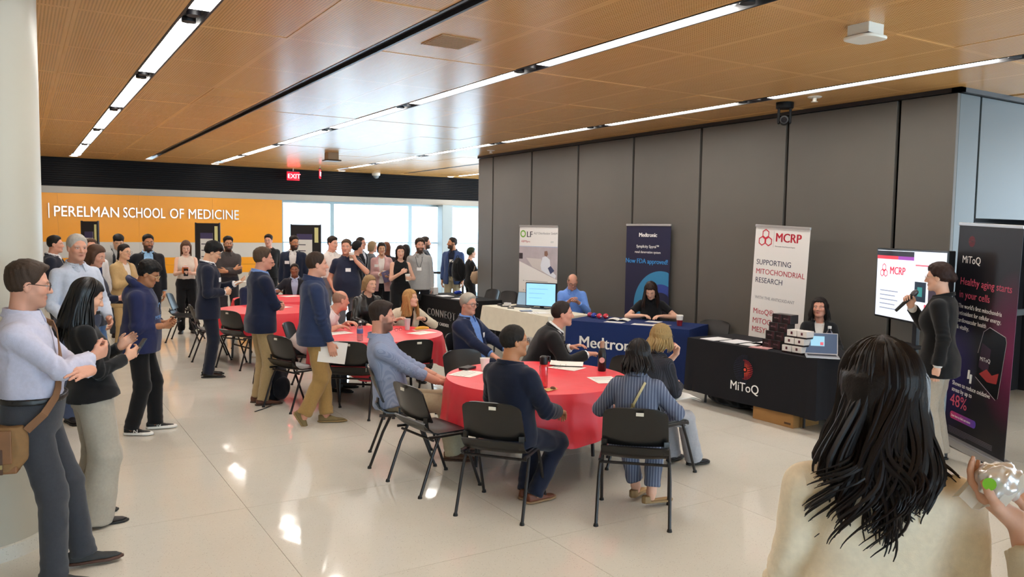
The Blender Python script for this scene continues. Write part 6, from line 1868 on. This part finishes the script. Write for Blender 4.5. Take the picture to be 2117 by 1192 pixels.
def booklet(s, sd, label, w, h, dirv, upv, along, out, m=None, bend=.0, name='booklet'):
    t = thing(name, label, 'booklet', (0, 0, 0), 0)
    for j, s_ in enumerate((0, 1)):
        MB().grid(lambda u, v: ((u - .5) * w, -.004 * j + bend * (v - .2) ** 2 * (1 if j else .8) - .002, (v - .5) * h), 5, 9, .0018).build('page' if j else 'cover', m or M_PAPER, t)
    orient(t, s, sd, along, out, dirv, upv)
    return t
booklet(QZI19, 1, 'plain white booklet held against khaki trousers', .21, .27, (.0, .95, -.15), (1, 0, 0), .10, .03)
booklet(SUI12, -1, 'open programme held by the young man in navy suit', .22, .30, (0, .9, .35), (0, -.35, .9), .14, .02, bend=.35)
booklet(PIN24, -1, 'dark-patterned programme held by woman in pink blazer', .15, .22, (.3, .2, .9), (0, .9, .3), .10, .03, m=mat('programme', '#6a6488', rough=.5, noise=.5, nscale=18))
booklet(GRE28, 1, 'black and white tote pouch held by bearded man in grey shirt', .22, .20, (0, .1, 1), (0, 1, 0), .16, .02, m=mat('pouch', '#26262c', rough=.6, noise=.8, nscale=6))
t = thing('paper_sheet', 'folded white sheets on the lap of the tweed-jacketed woman', 'paper', tuple(TWD40.world((.02, .33, .70))), -math.radians(84))
MB().grid(lambda u, v: ((u - .5) * .24, (v - .5) * .32, .02 - .14 * max(0, v - .55) ** 1.5 - .05 * abs(u - .5)), 8, 12, .002).build('sheet', M_PAPER, t)
MB().grid(lambda u, v: ((u - .45) * .23, (v - .45) * .30, .026 - .14 * max(0, v - .58) ** 1.5 - .05 * abs(u - .5)), 8, 12, .002).build('sheet', M_PAPER, t)
t = thing('snack_bag', 'orange snack bag held by woman in white sleeveless top', 'snack bag', tuple(PEA10.world(PEA10.hands[1][0] + v3(-.03, .07, .03))))
MB().grid(lambda u, v: ((u - .5) * .09, .018 * math.sin(math.pi * u) * math.sin(math.pi * v), (v - .5) * .13), 8, 8, .03).build('bag', mat('snack_orange', '#d06a28', rough=.35, noise=.2, nscale=30), t, smooth=True)
MB().box(-.045, .045, -.012, -.008, .055, .065).build('seal', mat('snack_foil', '#d9d4cc', rough=.3, metal=.5), t)
# microphone
t = thing('microphone', 'black handheld microphone held near the speaking woman', 'microphone')
MB().lathe([(.012, -.14), (.014, -.138), (.017, -.02), (.020, .05), (.022, .06)], 16).build('handle', mat('mic_black', '#141417', rough=.4), t, smooth=True)
MB().lathe([(.022, .06), (.026, .066), (.026, .085), (.022, .105), (.012, .115), (.001, .117)], 16).build('grille', mat('mic_mesh', '#5a5a60', rough=.4, metal=.7), t, smooth=True)
W, d, n, th, c = SPK44.hands[1]
_P = W + d * .07 + n * .03
_dz = nrm(SPK44.hc + SPK44.Rh @ v3(0, .13, -.07) - _P)
orient(t, SPK44, 1, .07, .03, tuple(_dz), (0, 1, .3))

# messenger bag of the man at the column
t = thing('messenger_bag', 'brown leather messenger bag at the hip of the leaning man', 'bag', tuple(MAN1.world((0, 0, 0))), -math.radians(vf((.12, 4.98), 100)))
M_LEATH = mat('brown_leather', '#7a5230', rough=.55, noise=.2, nscale=14); M_CANV = mat('brown_canvas', '#80603c', rough=.85, noise=.15, nscale=30)
sv, sq = snets(lambda p: np.maximum(ell(p, v3(.205, -.22, .80), v3(.080, .16, .18)), np.maximum(np.abs(p[:, 2] - .79) - .115, np.abs(p[:, 0] - .205) - .055)) + folds(p, .004, 3), (.08, -.45, .62), (.34, .06, .98), .009)
bd_ = new_obj('bag_body', to_mesh('bag_body', sv, sq, M_CANV, smooth=True), t)
MB().box(.256, .268, -.33, -.13, .72, .895).build('flap', M_LEATH, t, bevel=.005)
MB().box(.162, .256, -.335, -.11, .665, .705).build('base_trim', M_LEATH, t, bevel=.010)
for y in (-.285, -.18):
    MB().box(.269, .275, y - .010, y + .010, .67, .80).build('buckle_strap', mat('dark_leather', '#4a3020', rough=.5), t, bevel=.002)
    MB().box(.275, .279, y - .009, y + .009, .70, .722).build('buckle', mat('brass', '#a8976a', rough=.3, metal=.8), t)
_st = [(.222, -.07, .88), (.215, .01, .96)]
def _surf(x, z):
    P = np.linspace(.02, .30, 120); S = MAN1.sc
    q = np.stack([np.full(120, x), P, np.full(120, z)], 1)
    return P[np.argmax(MAN1.torso(q, .034) > 0)]
for k in range(11):
    f_ = k / 10
    lx, lz = .15 - .23 * f_, .06 + .41 * f_
    ly = _surf(lx, lz) if k < 10 else .04
    P_ = MAN1.up(v3(lx, ly, lz)) * MAN1.sc
    _st.append(tuple(P_))
_st += [tuple(MAN1.up(v3(-.085, -.03, .512)) * MAN1.sc), tuple(MAN1.up(v3(-.06, -.14, .44)) * MAN1.sc), tuple(MAN1.up(v3(.05, -.16, .25)) * MAN1.sc), (.20, -.34, .88)]
_sm = MB()
def ribbon(mb, pts, w, th, axis=None):
    pts = [Vector(p) for p in pts]
    fr = []
    for i, p in enumerate(pts):
        tg = (pts[min(i + 1, len(pts) - 1)] - pts[max(0, i - 1)]).normalized()
        c_ = axis(p.z) if axis else Vector((0, 0, 0))
        out = Vector((p.x - c_[0], p.y - c_[1], 0)); out = (out - tg * out.dot(tg))
        out = out.normalized() if out.length > 1e-4 else Vector((0, 1, 0))
        sd_ = tg.cross(out)
        fr.append([p + sd_ * w / 2 + out * th, p - sd_ * w / 2 + out * th, p - sd_ * w / 2, p + sd_ * w / 2])
    V = [q for f in fr for q in f]
    F = []
    for i in range(len(pts) - 1):
        for k in range(4): F.append((i * 4 + k, i * 4 + (k + 1) % 4, i * 4 + 4 + (k + 1) % 4, i * 4 + 4 + k))
    F.append((3, 2, 1, 0)); b_ = (len(pts) - 1) * 4; F.append((b_, b_ + 1, b_ + 2, b_ + 3))
    return mb.add(V, F)
ribbon(_sm, _st, .040, .005, lambda z: tuple(MAN1.up(v3(0, 0, max(0, min(.5, (z / MAN1.sc - MAN1.pel[2])))))[:2] * MAN1.sc)).build('shoulder_strap', M_LEATH, t)
# cross-body strap on the pinstripe back
t = thing('handbag_strap', 'thin cream bag strap across the pinstripe blazer', 'strap', tuple(PIN39.world((0, 0, 0))), -math.radians(46))
_sp = []
for k in range(11):
    f_ = k / 10
    lx, lz = .075 - .17 * f_, .465 - .36 * f_
    P = np.linspace(-.30, -.02, 120)
    q = np.stack([np.full(120, lx), P, np.full(120, lz)], 1)
    ds = PIN39.torso(q, .036); y_ = P[np.argmax(ds < 0)]
    _sp.append(tuple(PIN39.up(v3(lx, y_, lz)) * PIN39.sc))
ribbon(MB(), _sp, .016, .004, lambda z: tuple(PIN39.up(v3(0, 0, max(0, min(.5, (z / PIN39.sc - PIN39.pel[2])))))[:2] * PIN39.sc)).build('strap', mat('cream_leather', '#b9a878', rough=.5), t)
MB().box(-.012, .012, -.004, .004, -.012, .012).build('slider', mat('brass', '#a8976a', rough=.3, metal=.8), t, _sp[5])

# backpacks
def backpack(loc, rz, label, col, tilt=(0, 0), sc=1.):
    t = thing('backpack', label, 'backpack', loc, rz, 'dark backpacks')
    t.rotation_euler = (tilt[0], tilt[1], rz); t.scale = (1, 1, 1)
    S = sc
    sv, sq = snets(lambda p: smax(ell(p, v3(0, 0, .23 * S), v3(.175, .12, .27) * S), -p[:, 2] + .002, .02) + folds(p, .005, 9), (-.25 * S, -.2 * S, -.01), (.25 * S, .2 * S, .55 * S), .012)
    new_obj('pack_body', to_mesh('pack_body', sv, sq, cloth(col), smooth=True), t)
    sv, sq = snets(lambda p: smax(ell(p, v3(0, -.11, .15) * S, v3(.13, .06, .13) * S), -p[:, 2] + .01, .02) + folds(p, .004, 4), (-.2 * S, -.22 * S, -.01), (.2 * S, .02, .34 * S), .012)
    new_obj('front_pocket', to_mesh('front_pocket', sv, sq, cloth(col), smooth=True), t)
    for s_ in (-1, 1): MB().tube([(s_ * .07 * S, .09 * S, .45 * S), (s_ * .10 * S, .17 * S, .38 * S), (s_ * .13 * S, .18 * S, .20 * S), (s_ * .14 * S, .10 * S, .06 * S)], .018 * S, 6, flat=.4).build('shoulder_strap', cloth(col), t, smooth=True)
    MB().tube([(-.03 * S, .03 * S, .49 * S), (-.02 * S, .03 * S, .535 * S), (.02 * S, .03 * S, .535 * S), (.03 * S, .03 * S, .49 * S)], .008 * S, 6).build('haul_loop', cloth(col), t, smooth=True)
    return t
bp = backpack((2.40, 8.98, 0), .6, 'dark navy backpack on the floor behind khaki trousers', '#15161e')
MB().tube([(-.10, -.12, .02), (-.22, -.17, .012), (-.36, -.20, .006), (-.55, -.22, .005)], .008, 6, flat=.5).build('loose_strap', cloth('#15161e'), bp, smooth=True)
backpack((7.86, 14.92, .86), 1.9, 'black backpack of the green-haired person', '#121215')
t = thing('tote_bag', 'beige cloth bundle held by the green-haired person', 'bag', (8.02, 14.45, .86))
sv, sq = snets(lambda p: ell(p, v3(0, 0, .1), v3(.13, .09, .14)) + folds(p * 1.6, .012, 2), (-.2, -.2, -.1), (.2, .2, .3), .016)
new_obj('cloth', to_mesh('cloth', sv, sq, cloth('#a58a70'), smooth=True), t)
MB().tube([(-.06, 0, .22), (-.03, 0, .33), (.03, 0, .33), (.06, 0, .22)], .006, 6).build('handle', cloth('#a58a70'), t, smooth=True)

# person at the right edge with a foil bundle
_hp = Vector((0, 0, CAM_H)) + 1.66 * (_fw + _r * ((2108 - 1058.5) / F_PX) - _u * ((1080 - 596) / F_PX))
_f46 = vf((_hp.x, _hp.y), 282)
_Rz = Matrix.Rotation(-math.radians(_f46), 3, 'Z')
_lw = Vector((-.06, .30, 0))
_o = Vector((_hp.x, _hp.y, 0)) - _Rz @ _lw
P46 = person('person at the right edge in cream sleeve holding a foil bundle', (_o.x, _o.y), _f46, 0, ht=1.66, sex='f', skin='#d8a890', haircol='#3a2a22', hair=('long', dict(len=.3)), top=('sweater', '#cabda4'), trousers='#9a9488',
    lh=(-.06, .30, _hp.z), lhp=(.2, .1, 1), lhd=(.1, 1, .35), lhc=.35, rh=(.10, .26, _hp.z - .02), rhp=(-.3, 0, 1), rhd=(-.4, 1, .2), rhc=.4, lelb=(-.3, -.4, -1), relb=(.3, -.4, -1), fore=.80, loose=.03, folds=.006)
_W, _d, _n, _t, _c = P46.hands[-1]
_c46 = P46.world(_W + _d * .080 + _n * .046)
t = thing('foil_bundle', 'crumpled foil-wrapped food with green sticker in hand at right edge', 'food bundle', tuple(_c46))
sv, sq = snets(lambda p: ell(p, v3(0, 0, 0), v3(.050, .046, .040)) + .005 * np.sin(p[:, 0] * 140 + np.sin(p[:, 1] * 120) * 2) * np.sin(p[:, 2] * 150 + p[:, 1] * 90), (-.08, -.08, -.07), (.08, .08, .07), .005)
new_obj('foil', to_mesh('foil', sv, sq, mat('foil', '#e6e7ea', rough=.32, metal=.6)), t)
_cd = (Vector((0, 0, CAM_H)) - _c46).normalized()
mb = MB().lathe([(.001, .0), (.013, .0), (.013, .003), (.001, .003)], 14)
st_ = mb.build('green_sticker', mat('sticker_green', '#7fc22a', rough=.5), t)
st_.matrix_basis = Matrix.Translation(_cd * .043 + Vector((-.018, .010, -.006))) @ _cd.to_track_quat('Z', 'Y').to_matrix().to_4x4()
MB().grid(lambda u, v: (-.05 + .05 * u, -.03 + .10 * v - .03 * u, -.05 + .07 * u + .01 * math.sin(9 * v)), 6, 8, .001).build('napkin', M_PAPER, t)

# wavy locks of the foreground hair
def locks(s, clumps, per, seed, m, az=(65, 295), L=(.20, .33), wave=.016, r=.0062, spread=.012, curl=.02, seg=34):
    """hair as clumps of tapering strands that share their wave"""
    rr = random.Random(seed); mb = MB()
    for c in range(clumps):
        th0 = math.radians(az[0] + (az[1] - az[0]) * (c + rr.uniform(.1, .9)) / clumps); ln0 = rr.uniform(*L); ph = rr.uniform(0, 6.3)
        wv = wave * rr.uniform(.6, 1.4); lam = rr.uniform(6.5, 10.5); cd = rr.choice((-1, 1)); lay = rr.uniform(.92, 1.08)
        for k in range(per):
            th = th0 + rr.gauss(0, .10); ln = ln0 * rr.uniform(.86, 1.06); sp = lay + rr.gauss(0, .025)
            jx, jy = rr.gauss(0, spread), rr.gauss(0, spread)
            back = max(0., -math.cos(th)); sx = math.sin(th0)
            pts = []
            for i in range(seg):
                q = i / (seg - 1)
                if q < .30:
                    a = q / .30 * math.pi * .52
                    pp = s.Rh @ v3(math.sin(th) * .086 * math.sin(a) * sp, -.014 + math.cos(th) * .103 * math.sin(a) * sp, .030 + .103 * math.cos(a) * (.98 + .02 * sp))
                else:
                    g_ = (q - .30) / .70
                    fl = 1 + .22 * math.sin(math.pi * min(1, g_ * .8)) + .22 * g_ * abs(sx)
                    am = wv * min(1, g_ * 1.3)
                    x = math.sin(th) * .086 * sp * fl + am * math.sin(lam * g_ + ph) + jx * math.sin(math.pi * min(1, g_ * .9))
                    y = -.014 + math.cos(th) * .103 * sp - .055 * g_ * back - .02 * g_ + am * .6 * math.cos(lam * g_ + ph) + jy * math.sin(math.pi * min(1, g_ * .9))
                    z = .030 + .103 * math.cos(math.pi * .52) - ln * g_
                    if g_ > .62:
                        e_ = (g_ - .62) / .38
                        x += cd * curl * (1 - math.cos(e_ * 2.2)) * .8; z += curl * .35 * e_ ** 3; y += curl * .5 * e_ * e_
                    w_ = min(1, g_ * 1.6)
                    pp = s.Rh @ v3(math.sin(th) * .086 * sp, -.014 + math.cos(th) * .103 * sp, .023 - ln * g_ * .3) * (1 - w_) + v3(x, y, z) * w_
                pts.append(tuple((s.hc + pp) * s.sc))
            mb.tube(pts, lambda q, r_=r * rr.uniform(.7, 1.2): r_ * (1 - .80 * max(0, (q - .7) / .3) ** 1.5), 4, flat=.8)
    return mb.build('hair_locks', m, s.root, smooth=True)
locks(HAI45, 42, 13, 4, mat('hair_strand', '#140d0e', rough=.48, spec=.3, noise=.3, nscale=60), az=(46, 314), L=(.25, .40), wave=.026, r=.0050, spread=.008, curl=.030)
locks(WOM2, 26, 6, 5, mat('hair_strand', '#0c0a0b', rough=.35, spec=.4, noise=.3, nscale=60), az=(70, 290), L=(.28, .36), wave=.005, r=.005, curl=.008)

for s_, seed_, col_, az_, L_, cl_ in ((PIN39, 6, '#171213', (40, 320), (.13, .17), 26), (TWD40, 7, '#93784c', (40, 320), (.12, .17), 24), (POLW42, 8, '#2c1d18', (52, 308), (.24, .32), 20), (JAK43, 9, '#1e1614', (52, 308), (.17, .23), 20), (CAR34, 10, '#ab8452', (50, 310), (.24, .34), 20)):
    locks(s_, cl_, 5, seed_, mat('hair_strand', col_, rough=.5, spec=.3, noise=.3, nscale=60), az=az_, L=L_, wave=.006, r=.0062, spread=.006, curl=.008, seg=15)

# prints on clothing and shoes
def on_chest(s, x, z, off):
    P = np.linspace(.0, .30, 150)
    q = np.stack([np.full(150, x), P, np.full(150, z)], 1)
    return P[np.argmax(s.torso(q, off) > 0)]
_pl = mat('print_skyblue', '#5f86b8', rough=.7)
def chest_print(me, s, off, name):
    V = np.array([v.co for v in me.vertices])
    out = [tuple(s.up(v3(a, on_chest(s, a, b, off) + c_, b)) * s.sc) for a, c_, b in V]
    for v, p_ in zip(me.vertices, out): v.co = p_
    new_obj(name, me, s.root)
mb = MB()
for k in range(22):
    a0, a1 = math.radians(20 + k * 10), math.radians(30 + k * 10)
    mb.prism([(r_ * math.cos(t_), .30 + r_ * math.sin(t_)) for r_, t_ in ((.050, a0), (.062, a0), (.062, a1), (.050, a1))], .002, .004, axis=1)
chest_print(mb.mesh('chest_emblem', _pl), HOO11, .046, 'chest_emblem')
_o = lettering('MOBILITY', .052, _pl, None, (0, 0, 0)); _me = _o.data; bpy.data.objects.remove(_o)
for v in _me.vertices: v.co = (-(v.co.x - .125), .003 + v.co.z, v.co.y + .20)
chest_print(_me, HOO11, .046, 'chest_lettering')
for ch in [c for c in HOO11.root.children if c.name.startswith('shoe')]:
    vs_ = np.array([v.co for v in ch.data.vertices]); c0 = vs_.mean(0)
    sel = vs_[(np.abs(vs_[:, 1] - c0[1]) < .05) & (np.abs(vs_[:, 2] - c0[2]) < .02)]
    o = lettering('N', .055, mat('print_offwhite', '#dcdad4', rough=.6), ch, (float(sel[:, 0].max()) + .001, float(c0[1]) - .02, float(c0[2]) - .015), (math.pi / 2, 0, math.pi / 2), extrude=.002)

# worn backpacks and a lanyard
def worn_backpack(s, label, col, off):
    t = thing('backpack', label, 'backpack', tuple(s.root.location), s.root.rotation_euler[2], 'worn backpacks')
    m = cloth(col)
    c = v3(0, -.235, .26)
    def fb(p):
        q = s.tl(p)
        return np.maximum(ell(q, c, v3(.16, .12, .25)), q[:, 1] + .13) + folds(p, .004, 6)
    lo, hi = s.bbox([s.up(v3(.2, -.4, 0)), s.up(v3(-.2, -.05, .55))], .06)
    V, Q = snets(fb, lo, hi, .016)
    new_obj('pack_body', to_mesh('pack_body', V * s.sc, Q, m, smooth=True), t)
    for sd in (1, -1):
        pts = [tuple(s.up(v3(sd * .135, -.10, .10)) * s.sc)]
        for z in (.12, .18, .24, .30, .36, .41):
            pts.append(tuple(s.up(v3(sd * (.12 - .06 * (z - .12)), on_chest(s, sd * (.12 - .06 * (z - .12)), z, off), z)) * s.sc))
        pts += [tuple(s.up(v3(sd * .10, .0, .475 + off)) * s.sc), tuple(s.up(v3(sd * .09, -.12, .43)) * s.sc)]
        ax_ = lambda z: tuple(s.up(v3(0, -.03, max(0, min(.5, z / s.sc - s.pel[2]))))[:2] * s.sc)
        ribbon(MB(), pts, .045, .008, ax_).build('shoulder_strap', m, t)
worn_backpack(WHI5, 'navy backpack worn by the man in white shirt', '#1f2c58', .028)
worn_backpack(HOOD7, 'dark backpack worn by the young man in grey hooded jacket', '#22252c', .050)
_pts = [(.02 + sd * w_, z) for sd, w_, z in ((1, .055, .47), (1, .045, .36), (1, .015, .27))]
for sd in (1, -1):
    MB().tube([tuple(GRE28.up(v3(.02 + sd * w_, on_chest(GRE28, .02 + sd * w_, z, .022), z)) * GRE28.sc) for w_, z in ((.06, .46), (.05, .38), (.03, .31), (.008, .26))], .004, 5, flat=.5).build('lanyard', cloth('#2a2a32'), GRE28.root)
